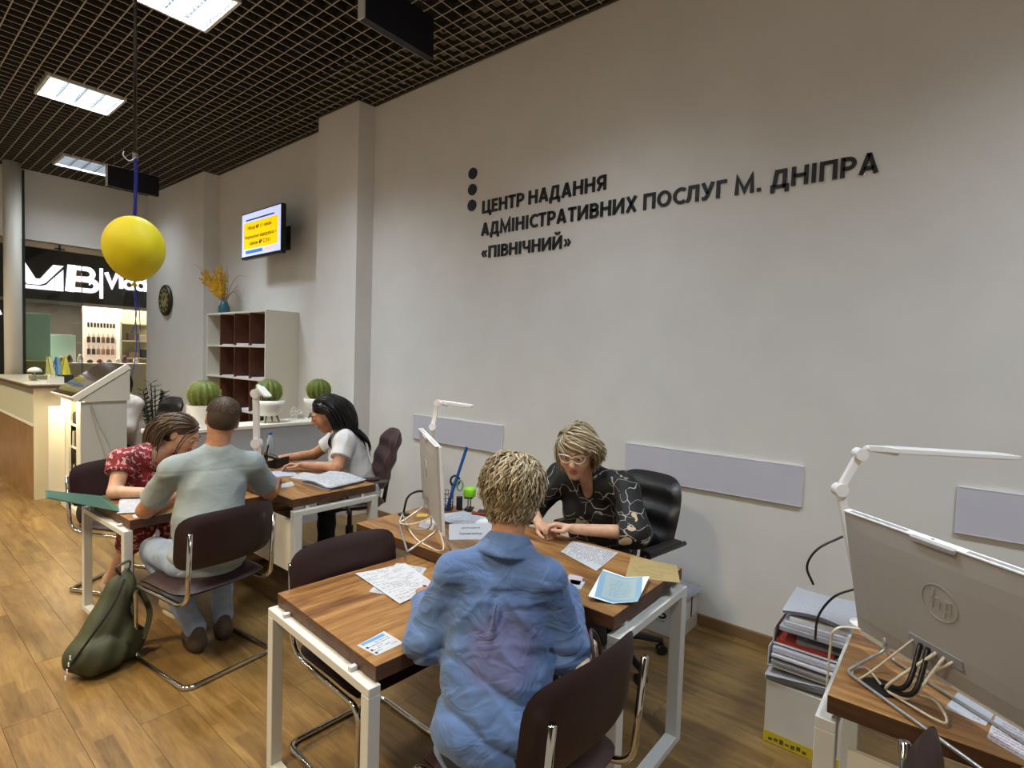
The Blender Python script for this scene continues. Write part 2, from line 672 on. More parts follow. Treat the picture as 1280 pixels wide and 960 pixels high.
# ---- ceiling light fixtures: housing, tubes, louvre blades
M['tube_on'] = mat('lit_tube', 'ffffff', 0.5, emit='f4f8ff', es=9.0)
M['louvre'] = mat('louvre_aluminium', '34373a', 0.5)
M['housing'] = mat('fixture_housing', 'd8d8d4', 0.4)
_lab = ['square louvre ceiling light nearest the camera, cut by the top of the picture',
        'square louvre ceiling light in the middle of the visible row',
        'square louvre ceiling light farthest away, beside the far hanging board']
for k, (x0, x1, y0, y1) in enumerate(FIXTURES):
    cx, cy = (x0 + x1) / 2, (y0 + y1) / 2
    t = thing('ceiling_light', _lab[k] if k < 3 else ['square louvre ceiling light overhead, outside the picture above the front desk','square louvre ceiling light behind the camera, outside the picture','unseen square louvre light, warmed as fill, left of the camera','unseen square louvre light, warmed as fill, left of the nearest visible one','unseen square louvre light, warmed as fill, left of the middle visible one','unseen square louvre light, warmed as fill, far left by the glass'][k - 3], 'ceiling light', (cx, cy, CZ), 0,
              'louvre ceiling lights')
    hx, hy = (x1 - x0) / 2, (y1 - y0) / 2
    b = MB()
    z0 = -0.006
    for sx in (-1, 1):
        b.box(min(sx * hx, sx * (hx - .022)), max(sx * hx, sx * (hx - .022)), -hy, hy, z0, .075)
        b.box(-hx + .022, hx - .022, min(sx * hy, sx * (hy - .022)), max(sx * hy, sx * (hy - .022)), z0, .075)
    b.box(-hx, hx, -hy, hy, .0755, .085)
    b.build('housing', M['housing'], t)
    for j in range(4):
        yy = -hy + .09 + j * (2 * hy - .18) / 3
        MB().tube([(-hx + .03, yy, .052), (hx - .03, yy, .052)], .008, 8).build('tube', M['tube_on'], t)
    lv = MB()
    for j in range(1, 4):
        xx = -hx + .022 + j * (2 * hx - .044) / 4
        lv.box(xx - .002, xx + .002, -hy + .022, hy - .022, .002, .036)
    for j in range(1, 9):
        yy = -hy + .022 + j * (2 * hy - .044) / 9
        lv.box(-hx + .022, hx - .022, yy - .0025, yy + .0025, .004, .034)
    lv.build('louvre', M['louvre'], t)
    ld = bpy.data.lights.new('light', 'AREA')
    ld.shape = 'RECTANGLE'
    ld.size, ld.size_y = 2 * hx - .06, 2 * hy - .06
    ld.energy = FIXTURE_WATT * (.3 if k == 2 else (2.3 if k > 4 else (.8 if k == 3 else 1.05)))  # unseen left row boosted as fill
    ld.color = WARM_FILL_COLOR if k > 4 else FIXTURE_COLOR
    ld.spread = math.radians(128)
    lo = bpy.data.objects.new('light', ld)
    COL.objects.link(lo)
    lo.parent = t
    lo.location = (0, 0, .040)

# ---- low wall (ledge) standing out from the pilaster
lw = struct(MB().box(1.48, 3.17, 4.72, 4.99, 0, .945).build('wall_low', mat('grey_partition', 'b4b7bd', 0.7)))
MB().box(1.465, 3.17, 4.705, 5.005, .945, .975).build('ledge_top', M['white'], lw, bevel=.004)

# ---- glazed end wall
wb = struct(MB().box(1.60, 3.112, BY, BY + .16, 3.11, CZ + .4).build('wall_back', M['wall']))
MB().box(-4.5, 1.60, BY, BY + .16, 3.11, CZ + .4).build('fascia', M['wall'], wb)
w1 = struct(bpy.data.objects.new('window_1', None))
COL.objects.link(w1)
w1.location = (0, BY, 0)
M['rail'] = mat('beige_rail', 'a48f74', 0.45, 0.3)
M['dark_frame'] = mat('dark_window_frame', '3b3d38', 0.4, 0.4)
MB().box(-3.0, 3.108, .02, .09, 3.02, 3.105).build('head_rail', M['rail'], w1)
MB().box(1.585, 1.612, -.01, .05, 0, CZ - .01).build('frame_post', M['dark_frame'], w1)
MB().box(2.262, 2.268, .02, .035, .25, 3.02).build('pane_joint', M['dark_frame'], w1)
MB().box(-3.0, 3.108, .02, .05, 0, .25).build('sill_board', M['white'], w1)
# clips on the rail
for cxp in (2.0, 2.65):
    MB().box(cxp - .06, cxp + .06, .0, .02, 3.03, 3.045).box(cxp - .01, cxp + .01, .0, .02, 3.0, 3.09).build('glass_clip', M['black'], w1)
g = NT('window_glass')
_tr = g.n('ShaderNodeBsdfTransparent')
_tr.inputs[0].default_value = (.93, .95, .93, 1)
_gl = g.n('ShaderNodeBsdfGlossy')
_gl.inputs['Roughness'].default_value = 0.03
_fr = g.n('ShaderNodeFresnel')
_fr.inputs[0].default_value = 1.45
_mx = g.n('ShaderNodeMixShader')
g.l(_fr.outputs[0], _mx.inputs[0])
g.l(_tr.outputs[0], _mx.inputs[1])
g.l(_gl.outputs[0], _mx.inputs[2])
g.l(_mx.outputs[0], g.t.nodes['Material Output'].inputs[0])
M['glass'] = g.m
for a, b in ((-3.0, -.1), (-.09, 1.58), (1.615, 2.26), (2.27, 3.105)):
    MB().box(a, b, .024, .032, .25, 3.02).build('pane', M['glass'], w1)
# round white column in front of the glazing
col = struct(MB().lathe([(.095, 0), (.095, CZ - .005)], 32, (1.44, 10.05, 0)).build('column', M['white'], smooth=False))
col.data.polygons.foreach_set('use_smooth', [len(p.vertices) == 4 for p in col.data.polygons])

# ================================================================== THE MALL BEYOND THE GLASS
mf = struct(MB().box(-4.5, 6.5, 10.5, 17.5, -.08, -.002).build('floor_mall', mat('mall_tiles', '8d8778', 0.25, var=.1, vscale=1.2)))
struct(MB().box(-4.5, 6.5, 10.5, 17.5, 4.9, 5.0).build('ceiling_mall', M['void']))
sf = thing('shopfront', 'dark shopfront with a white lit sign seen through the glass end wall', 'shop', (0, 14.0, 0))
M['sign_black'] = mat('sign_black', '14120f', 0.35)
M['sign_lit'] = mat('lit_sign_letter', 'f2eef6', 0.5, emit='f3ecff', es=.9)
MB().box(-4.5, 6.4, .0, .12, 2.5, 3.47).build('sign_board', M['sign_black'], sf)
MB().box(-4.5, 6.4, .0, .2, 3.47, 4.9).build('upper_fascia', mat('dark_fascia', '2b241c', 0.7), sf)
MB().box(-4.5, 6.4, -.02, .05, 2.44, 2.5).build('awning_rail', M['steel'], sf)


def ribbon(mb, pts, t, fn, d0, d1, closed=False, mi=0):
    """flat stroke of width t along pts (2-d) with mitred corners, extruded d0..d1; fn maps (x, y, d) to space"""
    P = [Vector((p[0], p[1])) for p in pts]
    k = len(P)
    L, R = [], []
    for i in range(k):
        a = P[(i - 1) % k] if (closed or i > 0) else None
        b = P[(i + 1) % k] if (closed or i < k - 1) else None
        da = (P[i] - a).normalized() if a is not None else (b - P[i]).normalized()
        db = (b - P[i]).normalized() if b is not None else da
        na, nb = Vector((-da.y, da.x)), Vector((-db.y, db.x))
        n = na + nb
        if n.length < 1e-5:
            n = na
        n.normalize()
        s = min(2.2, 1 / max(0.3, n.dot(na)))
        L.append(P[i] + n * (t / 2 * s))
        R.append(P[i] - n * (t / 2 * s))
    vs = []
    for i in range(k):
        for q in (L[i], R[i]):
            vs.append(fn((q.x, q.y, d0)))
            vs.append(fn((q.x, q.y, d1)))
    fs = []
    for i in range(k if closed else k - 1):
        a, b = 4 * i, 4 * ((i + 1) % k)
        fs += [(a, a + 2, b + 2, b), (a + 1, b + 1, b + 3, a + 3), (a, b, b + 1, a + 1), (a + 2, a + 3, b + 3, b + 2)]
    if not closed:
        e = 4 * (k - 1)
        fs += [(0, 1, 3, 2), (e, e + 2, e + 3, e + 1)]
    mb.add(vs, fs, mi)


_sg = lambda p: (p[0], -p[2], p[1])
m = MB()
m.prism([(2.05, 3.2), (2.2, 2.79), (2.40, 2.79), (2.48, 2.83), (2.76, 3.2), (2.60, 3.2), (2.40, 2.9), (2.33, 2.9), (2.17, 3.2)], .0, .05, fn=_sg)
m.build('letter', M['sign_lit'], sf)
m = MB()
m.prism([(2.17, 2.70), (2.62, 2.70), (2.62, 2.96), (2.50, 2.80), (2.42, 2.765), (2.17, 2.765)], .0, .05, fn=_sg)
m.build('letter', M['sign_lit'], sf)
m = MB()
m.prism([(2.64, 2.70), (2.755, 2.70), (2.755, 3.12), (2.64, 2.98)], .0, .05, fn=_sg)
m.build('letter', M['sign_lit'], sf)
m = MB()
ribbon(m, [(2.86, 2.71), (2.90, 3.24)], .14, _sg, .0, .05)
ribbon(m, [(2.88, 3.20), (3.16, 3.20)] + arc((3.14, 3.10), .10, PI / 2, -PI / 2, 8) + [(2.95, 2.99)], .085, _sg, .0, .05)
ribbon(m, [(2.95, 2.97), (3.20, 2.97)] + arc((3.20, 2.865), .105, PI / 2, -PI / 2, 8) + [(2.80, 2.76)], .09, _sg, .0, .05)
m.build('letter', M['sign_lit'], sf)
m = MB()
ribbon(m, [(3.385, 2.62), (3.385, 3.25)], .05, _sg, .0, .05)
m.build('letter', M['sign_lit'], sf)
T = .065
m = MB()
ribbon(m, [(3.47, 3.18), (3.57, 2.90), (3.67, 3.18)], T, _sg, .0, .05)
m.build('letter', M['sign_lit'], sf)
m = MB()
ribbon(m, [(3.735, 2.87), (3.735, 3.22)], T, _sg, .0, .05)
m.build('letter', M['sign_lit'], sf)
for xx in (3.88, 4.10):
    m = MB()
    ribbon(m, arc((xx, 2.97), .085, 0, 2 * PI, 16)[:-1], T * .9, _sg, .0, .05, closed=True)
    ribbon(m, [(xx + .085, 2.86), (xx + .085, 3.24 if xx > 4 else 3.07)], T * .9, _sg, .0, .05)
    m.build('letter', M['sign_lit'], sf)
# second sign with a lit letter at the far left edge, seen left of the column
for z_, tx in ((2.85, 1.62), (2.15, 1.66)):
    m = MB()
    ribbon(m, [(tx - .18, z_ + .22), (tx, z_), (tx + .17, z_ + .06)], .1, _sg, .0, .05)
    m.build('letter', M['sign_lit'], sf)
MB().box(1.2, 1.9, .0, .12, 0.3, 2.44).build('dark_panel', M['sign_black'], sf)
MB().box(-4.5, 6.4, 3.2, 3.3, 0, 4.9).build('back_wall', mat('shop_back_wall', '3b352d', 0.8), sf)
MB().box(-4.5, 6.4, 0.2, 3.2, 2.72, 2.8).build('shop_ceiling', mat('shop_ceiling', '1d1a17', 0.8), sf)
M['spot_on'] = mat('lit_spot', 'ffffff', 0.5, emit='fff2dd', es=14.0)
for xx, yy in ((2.95, .9), (3.30, .8), (3.42, 1.2), (3.50, 1.6), (3.62, 2.0), (4.0, 1.0), (2.5, 2.4)):
    s_ = MB().lathe([(.03, 0), (.055, -.10), (.055, -.13)], 12).build('spot_lamp', M['black'], sf, loc=(xx, yy, 2.70))
    MB().lathe([(.05, -.131), (.05, -.134)], 12).build('lens', M['spot_on'], s_)
sl = bpy.data.lights.new('shop_light', 'AREA')
sl.shape = 'RECTANGLE'
sl.size, sl.size_y = 5.0, 2.0
sl.energy = 180
sl.color = (1.0, .90, .78)
slo = bpy.data.objects.new('shop_light', sl)
COL.objects.link(slo)
slo.parent = sf
slo.location = (3.2, 1.5, 2.66)
# things standing in the shop
tag(MB().box(2.17, 2.61, 14.28, 14.33, .25, 2.24).build('glass_panel', mat('mint_panel', 'a9dcc6', 0.3), bevel=.004), 'tall mint green panel standing in the shop window', 'panel')
tag(MB().box(2.18, 2.62, 14.02, 14.2, .1, 1.30).build('bench', mat('olive_upholstery', '8f8a14', 0.7), bevel=.03), 'olive yellow upholstered block under the mint panel', 'bench')
tag(MB().box(2.68, 3.10, 14.67, 14.73, .7, 1.84).build('screen_panel', mat('pale_mint_panel', 'b7cabf', 0.3), bevel=.004), 'low pale screen panel in the middle of the shop', 'panel')
dp = thing('display_wall', 'pale rose display board with hanging bags and small print in the shop', 'display', (3.5, 15.2, 0))
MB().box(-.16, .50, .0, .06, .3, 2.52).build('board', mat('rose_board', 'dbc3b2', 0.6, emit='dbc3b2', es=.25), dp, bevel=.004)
for j in range(9):
    MB().box(-.08 + j * .06, -.045 + j * .06, -.012, 0, 2.05, 2.15).build('letter', M['black'], dp)
for r_ in range(2):
    for j in range(6):
        q = MB()
        q.box(-.09 + j * .09, -.035 + j * .09, -.05, -.002, 1.70 - r_ * .27, 1.83 - r_ * .27)
        q.tube([(-.075 + j * .09, -.03, 1.83 - r_ * .27), (-.062 + j * .09, -.03, 1.92 - r_ * .27), (-.05 + j * .09, -.03, 1.83 - r_ * .27)], .005, 5)
        q.build('hanging_bag', mat('bag_tone_%d%d' % (r_, j), random.choice(['3a2a22', '201a1a', '6e4a3a', '8a6c58']), 0.6), dp)
sh = thing('display_shelf', 'beige shelf unit at the right edge of the shop window', 'shelf', (4.25, 14.9, 0))
for zz in (.5, .95, 1.35, 1.75, 2.15):
    MB().box(-.28, .4, 0, .35, zz, zz + .03).build('shelf_board', mat('shelf_beige', 'cbbf9f', 0.6), sh)
MB().box(-.3, -.26, 0, .35, 0, 2.5).build('side_panel', M['white'], sh)
MB().box(-.3, .45, .35, .38, 0, 2.5).build('back_panel', mat('shelf_back_beige', 'b9b289', 0.6), sh)
for j, (zz, xx, w_, h_, c_) in enumerate([(.98, -.15, .1, .2, '4a3b33'), (.98, .02, .14, .15, '191919'), (1.38, -.1, .2, .12, '8c6d5a'), (1.38, .15, .1, .2, '2b2b2b'), (1.78, -.12, .12, .18, '56443a'), (1.78, .08, .14, .14, 'a89a8a')]):
    tag(MB().box(4.25 + xx, 4.25 + xx + w_, 14.93, 15.1, zz + .001, zz + h_).build('shop_bag', mat('shop_bag_%d' % j, c_, .6), bevel=.012),
        ['small dark brown bag low on the beige shop shelf', 'black bag low on the beige shop shelf', 'wide tan bag on the middle beige shop shelf', 'black upright bag on the middle beige shop shelf',
         'brown upright bag high on the beige shop shelf', 'grey bag high on the beige shop shelf'][j], 'bag')
# long white counter with goods inside the shop
ct = thing('shop_counter', 'long pale counter across the shop below the rose display', 'counter', (3.3, 14.15, 0))
MB().box(-.62, .95, 0, .45, .1, 1.22).build('counter_body', mat('counter_cream', 'cfc3a8', .6), ct, bevel=.005)
MB().box(-.66, 1.0, -.03, .48, 1.22, 1.26).build('counter_top', M['white'], ct, bevel=.004)
for j in range(9):
    xx = 2.78 + j * .16 + random.uniform(-.03, .03)
    hh = random.uniform(.07, .2)
    c_ = random.choice(['5a2f34', '1c1a1b', 'a48d76', '7c2f35', '3b3230', 'd6cfc2'])
    tag(MB().lathe([(.045, 0), (.06, hh * .4), (.035, hh * .8), (.02, hh)], 10, (xx, 14.33 + random.uniform(-.06, .06), 1.2602)).build('shop_vase', mat('shop_goods_%d' % j, c_, .4), smooth=True),
        'small goods piece on the pale shop counter', 'goods', 'small goods along the pale shop counter')

# ================================================================== WALL LETTERING
A_ = .095
_W = 1 - A_


def bowl(x0, x1, y0, y1, n=8):
    ry = (y1 - y0) / 2
    return [(x0, y1), (x1 - ry, y1)] + arc((x1 - ry, (y0 + y1) / 2), ry, PI / 2, -PI / 2, n)[1:-1] + [(x1 - ry, y0), (x0, y0)]


def ell(cx, cy, rx, ry, a0, a1, n=20):
    return [(cx + rx * math.cos(a0 + (a1 - a0) * i / n), cy + ry * math.sin(a0 + (a1 - a0) * i / n)) for i in range(n + 1)]


GL = {
    'Ц': (.80, [[(A_, 1), (A_, A_), (.62, A_)], [(.62, 1), (.62, 0)], [(.60, A_), (.76, A_), (.76, -.20)]]),
    'Е': (.56, [[(.53, _W), (A_, _W), (A_, A_), (.53, A_)], [(A_, .52), (.49, .52)]]),
    'Н': (.74, [[(A_, 0), (A_, 1)], [(.645, 0), (.645, 1)], [(A_, .52), (.645, .52)]]),
    'Т': (.62, [[(0, _W), (.62, _W)], [(.31, 0), (.31, 1)]]),
    'Р': (.62, [[(A_, 0), (A_, 1)], bowl(A_, .55, .43, _W)]),
    'А': (.76, [[(.09, 0), (.38, 1)], [(.67, 0), (.38, 1)], [(.18, .27), (.58, .27)]]),
    'Д': (.82, [[(.15, A_), (.27, _W), (.63, _W), (.63, 0)], [(.09, -.22), (.09, A_), (.74, A_), (.74, -.22)]]),
    'Я': (.66, [[(.565, 0), (.565, 1)], [(.66 - q, r) for q, r in bowl(A_, .57, .43, _W)], [(.10, 0), (.34, .45)]]),
    'М': (.95, [[(A_, 0), (A_ + .02, .98), (.475, .16), (.835, .98), (.855, 0)]]),
    'І': (.24, [[(.12, 0), (.12, 1)]]),
    'С': (.62, [ell(.45, .5, .355, .405, PI * .28, PI * 1.72)]),
    'И': (.76, [[(A_, 1), (A_, 0)], [(A_ + .02, .10), (.645, .90)], [(.665, 0), (.665, 1)]]),
    'Й': (.76, [[(A_, 1), (A_, 0)], [(A_ + .02, .10), (.645, .90)], [(.665, 0), (.665, 1)], ell(.38, 1.30, .15, .16, PI, 2 * PI, 8)]),
    'В': (.64, [[(A_, 0), (A_, 1)], bowl(A_, .53, .53, _W), bowl(A_, .57, A_, .53)]),
    'Х': (.70, [[(.09, 0), (.61, 1)], [(.61, 0), (.09, 1)]]),
    'П': (.74, [[(A_, 0), (A_, _W), (.645, _W), (.645, 0)]]),
    'О': (.82, [ell(.41, .5, .325, .405, 0, 2 * PI, 28)]),
    'Л': (.72, [[(.02, A_), (.12, A_ + .02), (.19, .3), (.23, _W), (.625, _W), (.625, 0)]]),
    'У': (.70, [[(.09, 1), (.37, .33)], [(.62, 1), (.36, .28), (.25, .10), (.06, .09)]]),
    'Г': (.54, [[(A_, 0), (A_, _W), (.53, _W)]]),
    'Ч': (.68, [[(A_, 1), (A_, .60), (.16, .45), (.30, .40), (.585, .47)], [(.585, 0), (.585, 1)]]),
    '.': (.26, [[(.12, 0), (.12, .19)]]),
    '«': (.62, [[(.28, .66), (.11, .40), (.28, .14)], [(.53, .66), (.36, .40), (.53, .14)]]),
    '»': (.62, [[(.09, .66), (.26, .40), (.09, .14)], [(.34, .66), (.51, .40), (.34, .14)]]),
}


def glyph_line(parent, body, y_left, y_right, z0, cap, m):
    gap, space = .115, .30
    adv = sum((GL[c][0] + gap) if c != ' ' else space for c in body) - gap
    s = (y_left - y_right) / adv
    x = 0.0
    for c in body:
        if c == ' ':
            x += space
            continue
        w, strokes = GL[c]
        b = MB()
        for st in strokes:
            thin = .115 if c in '«»' else (.15 if (c in 'Й' and st[0][1] > 1.2) else .185)
            closed = c == 'О'
            pts = st[:-1] if closed else st
            ribbon(b, pts, thin, lambda p: (-p[2], -(x + p[0]) * s, p[1] * cap), .0, .010, closed)
        b.build('letter', m, parent, loc=(0, y_left, z0))
        x += w + gap


wl = thing('wall_lettering', 'black raised Cyrillic lettering in three lines with three dots on the pale wall', 'lettering', (WX - .0005, 3.12, 2.4))
for nm, yl, yr, z0, cap in (('ЦЕНТР НАДАННЯ', 0.005, -1.162, .420, .104), ('АДМІНІСТРАТИВНИХ ПОСЛУГ М. ДНІПРА', .010, -2.752, .236, .104), ('«ПІВНІЧНИЙ»', .004, -.890, .049, .098)):
    glyph_line(wl, nm, yl, yr, z0, cap, M['ink'])
for z in (.772, .638, .507):
    MB().lathe([(.047, 0), (.047, .012)], 24).build('dot', M['ink_navy'], wl, loc=(0, .125, z), rot=(0, -PI / 2, 0))

# ---- three blank lavender panels on the wall
for k, (ya, yb, za, zb) in enumerate([(3.92, 2.826, .855, 1.077), (1.718, .635, .852, 1.075), (-.030, -1.12, .862, 1.08)]):
    t = thing('wall_panel', ['blank lavender wall panel left of the seated blonde clerk, behind the small lamp', 'blank lavender wall panel right of the seated blonde clerk',
                             'blank lavender wall panel at the right picture edge behind the large lamp'][k], 'panel', (WX - .0005, (ya + yb) / 2, za), 0, 'blank wall panels')
    h = (ya - yb) / 2
    MB().box(-.018, -.001, -h, h, 0, zb - za).build('board', M['panel'], t)
    e = MB()
    e.box(-.0200, 0, -h - .002, h + .002, zb - za, zb - za + .002)
    e.box(-.0200, 0, -h - .002, h + .002, -.002, 0)
    e.box(-.0200, 0, h, h + .002, 0, zb - za)
    e.box(-.0200, 0, -h - .002, -h, 0, zb - za)
    e.build('edge_band', M['panel_edge'], t)


# ================================================================== SIGNED-DISTANCE MODELLING (bodies, clothes, bags)
class SDF:
    """dense distance grid with smooth union; polygonised with surface nets"""
    def __init__(self, lo, hi, res):
        self.lo = np.array(lo, float)
        self.res = res
        self.n = np.ceil((np.array(hi, float) - self.lo) / res).astype(int) + 1
        self.F = np.full(self.n, 0.5, np.float32)

    def sub(self, lo, hi):
        a = np.clip(np.floor((np.array(lo) - self.lo) / self.res).astype(int), 0, self.n)
        b = np.clip(np.ceil((np.array(hi) - self.lo) / self.res).astype(int) + 1, 0, self.n)
        if (b <= a).any():
            return None
        ax = [(self.lo[i] + self.res * np.arange(a[i], b[i])).astype(np.float32) for i in range(3)]
        X, Y, Z = ax[0][:, None, None], ax[1][None, :, None], ax[2][None, None, :]
        return (slice(a[0], b[0]), slice(a[1], b[1]), slice(a[2], b[2])), X, Y, Z

    @staticmethod
    def smin(a, b, k):
        if k <= 0:
            return np.minimum(a, b)
        h = np.maximum(k - np.abs(a - b), 0) / k
        return np.minimum(a, b) - h * h * k * 0.25

    def put(self, sl, d, k, op='add'):
        if op == 'add':
            self.F[sl] = self.smin(self.F[sl], d, k)
        elif op == 'cut':
            self.F[sl] = -self.smin(-self.F[sl], d, k)
        return self

    def cone(self, a, b, ra, rb, k=0.02, op='add', flat=None):
        """tapered capsule; flat=(axis, factor) squashes it along a direction"""
        a, b = np.array(a, float), np.array(b, float)
        m = max(ra, rb) * (1.3 if flat is None else max(1.3, 1.6)) + k + 2 * self.res
        g = self.sub(np.minimum(a, b) - m, np.maximum(a, b) + m)
        if g is None:
            return self
        sl, X, Y, Z = g
        ab = b - a
        L2 = max(float(ab @ ab), 1e-9)
        px_, py_, pz_ = X - a[0], Y - a[1], Z - a[2]
        t = np.clip((px_ * ab[0] + py_ * ab[1] + pz_ * ab[2]) / L2, 0, 1)
        dx, dy, dz = px_ - t * ab[0], py_ - t * ab[1], pz_ - t * ab[2]
        if flat is not None:
            v, f = np.array(flat[0], float), flat[1]
            v = v / np.linalg.norm(v)
            q = dx * v[0] + dy * v[1] + dz * v[2]
            d2 = dx * dx + dy * dy + dz * dz - q * q + (q * f) ** 2
            d = np.sqrt(np.maximum(d2, 0)) - (ra + (rb - ra) * t)
        else:
            d = np.sqrt(dx * dx + dy * dy + dz * dz) - (ra + (rb - ra) * t)
        return self.put(sl, d.astype(np.float32), k, op)

    def ell(self, c, r, R=None, k=0.02, op='add'):
        """ellipsoid with centre c, radii r and rotation R (columns = axes)"""
        c, r = np.array(c, float), np.array(r, float)
        m = max(r) + k + 2 * self.res
        g = self.sub(c - m, c + m)
        if g is None:
            return self
        sl, X, Y, Z = g
        p = (X - c[0], Y - c[1], Z - c[2])
        R = np.eye(3) if R is None else R
        q = [sum(p[i] * R[i, j] for i in range(3)) / r[j] for j in range(3)]
        k0 = np.sqrt(q[0] ** 2 + q[1] ** 2 + q[2] ** 2)
        k1 = np.sqrt((q[0] / r[0]) ** 2 + (q[1] / r[1]) ** 2 + (q[2] / r[2]) ** 2)
        d = k0 * (k0 - 1) / np.maximum(k1, 1e-6)
        return self.put(sl, d.astype(np.float32), k, op)

    def plane(self, c, n, op='cut', k=0.004, lo=None, hi=None):
        """cut away the side n points to (inside an optional box)"""
        g = self.sub(self.lo if lo is None else lo, self.lo + self.res * self.n if hi is None else hi)
        if g is None:
            return self
        sl, X, Y, Z = g
        n = np.array(n, float) / np.linalg.norm(n)
        d = -((X - c[0]) * n[0] + (Y - c[1]) * n[1] + (Z - c[2]) * n[2])
        return self.put(sl, d.astype(np.float32) + np.zeros_like(self.F[sl]), k, op)

    def warp(self, fn):
        g = self.sub(self.lo, self.lo + self.res * self.n)
        sl, X, Y, Z = g
        self.F[sl] += fn(X, Y, Z).astype(np.float32)
        return self

    def mesh(self):
        F = self.F
        Sg = F < 0
        c = np.zeros(np.array(F.shape) - 1, np.int8)
        for i in (0, 1):
            for j in (0, 1):
                for k in (0, 1):
                    c += Sg[i:F.shape[0] - 1 + i, j:F.shape[1] - 1 + j, k:F.shape[2] - 1 + k]
        act = np.argwhere((c > 0) & (c < 8))
        idx = np.full(c.shape, -1, np.int32)
        idx[act[:, 0], act[:, 1], act[:, 2]] = np.arange(len(act))
        acc = np.zeros((len(act), 3))
        cnt = np.zeros(len(act))
        cor = [(i, j, k) for i in (0, 1) for j in (0, 1) for k in (0, 1)]
        val = {q: F[act[:, 0] + q[0], act[:, 1] + q[1], act[:, 2] + q[2]] for q in cor}
        for q in cor:
            for ax in range(3):
                if q[ax] == 0:
                    q2 = list(q)
                    q2[ax] = 1
                    q2 = tuple(q2)
                    a, b = val[q], val[q2]
                    x = (a < 0) != (b < 0)
                    t = np.where(x, a / np.where(x, a - b, 1), 0)
                    p = np.tile(np.array(q, float), (len(act), 1))
                    p[:, ax] += t
                    acc[x] += p[x]
                    cnt[x] += 1
        V = self.lo + self.res * (act + acc / cnt[:, None])
        faces = []
        for ax in range(3):
            o1, o2 = [(1, 2), (2, 0), (0, 1)][ax]
            s0 = [slice(None)] * 3
            s1 = [slice(None)] * 3
            s0[ax], s1[ax] = slice(0, -1), slice(1, None)
            A, B = Sg[tuple(s0)], Sg[tuple(s1)]
            e = np.argwhere(A != B)
            ok = (e[:, o1] > 0) & (e[:, o2] > 0) & (e[:, o1] < c.shape[o1]) & (e[:, o2] < c.shape[o2])
            e = e[ok]
            ins = A[e[:, 0], e[:, 1], e[:, 2]]
            u1 = np.zeros(3, int)
            u1[o1] = 1
            u2 = np.zeros(3, int)
            u2[o2] = 1
            g = lambda p: idx[p[:, 0], p[:, 1], p[:, 2]]
            q = np.stack([g(e - u1 - u2), g(e - u2), g(e), g(e - u1)], 1)
            q[~ins] = q[~ins][:, ::-1]
            faces.append(q)
        return V, np.concatenate(faces)


def np_object(name, V, Fq, mats, parent=None, origin=(0, 0, 0), mi=None, relax=0, smooth=True):
    """quads from arrays as one object; optional Laplacian relaxing"""
    V = np.array(V, float)
    Fq = np.asarray(Fq)
    if relax:
        E = np.concatenate([Fq[:, [0, 1]], Fq[:, [1, 2]], Fq[:, [2, 3]], Fq[:, [3, 0]]])
        E = np.concatenate([E, E[:, ::-1]])
        for _ in range(relax):
            acc = np.stack([np.bincount(E[:, 0], V[E[:, 1], k], len(V)) for k in range(3)], 1)
            n = np.bincount(E[:, 0], minlength=len(V))[:, None]
            V = V * .5 + acc / np.maximum(n, 1) * .5
    V = V - np.array(origin)
    me = bpy.data.meshes.new(name)
    me.vertices.add(len(V))
    me.vertices.foreach_set('co', V.astype(np.float32).ravel())
    me.loops.add(Fq.size)
    me.loops.foreach_set('vertex_index', Fq.astype(np.int32).ravel())
    me.polygons.add(len(Fq))
    me.polygons.foreach_set('loop_start', (np.arange(len(Fq)) * Fq.shape[1]).astype(np.int32))
    for m in (mats if isinstance(mats, (list, tuple)) else [mats]):
        me.materials.append(m)
    if mi is not None:
        me.polygons.foreach_set('material_index', np.asarray(mi, np.int32))
    if smooth:
        me.polygons.foreach_set('use_smooth', np.ones(len(Fq), bool))
    me.update(calc_edges=True)
    o = bpy.data.objects.new(name, me)
    COL.objects.link(o)
    if parent:
        o.parent = parent
    return o


# ================================================================== FURNITURE
def board(mb_parent, name, x0, x1, y0, y1, z0, z1, axis):
    """table board: top face and darker edge band as two materials on one mesh"""
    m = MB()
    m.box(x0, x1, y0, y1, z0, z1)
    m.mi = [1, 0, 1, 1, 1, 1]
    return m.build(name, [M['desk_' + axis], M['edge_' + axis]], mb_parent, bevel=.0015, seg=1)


def loop_frame(parent, x, y0, y1, ztop, along, s=.05, bh=.032):
    """rectangular leg loop; along 'x': legs at y0 / y1 of the span are at x0.. ; every bar a part"""
    h = s / 2
    a, b = y0, y1
    if along == 'x':
        f = lambda p0, p1, z0, z1: (p0, p1, x - h, x + h, z0, z1)
    else:
        f = lambda p0, p1, z0, z1: (x - h, x + h, p0, p1, z0, z1)
    MB().box(*f(a, a + s, bh, ztop - bh)).build('leg', M['frame'], parent, bevel=.002, seg=1)
    MB().box(*f(b - s, b, bh, ztop - bh)).build('leg', M['frame'], parent, bevel=.002, seg=1)
    MB().box(*f(a, b, ztop - bh, ztop)).build('top_bar', M['frame'], parent, bevel=.002, seg=1)
    MB().box(*f(a, b, 0, bh)).build('foot_bar', M['frame'], parent, bevel=.002, seg=1)


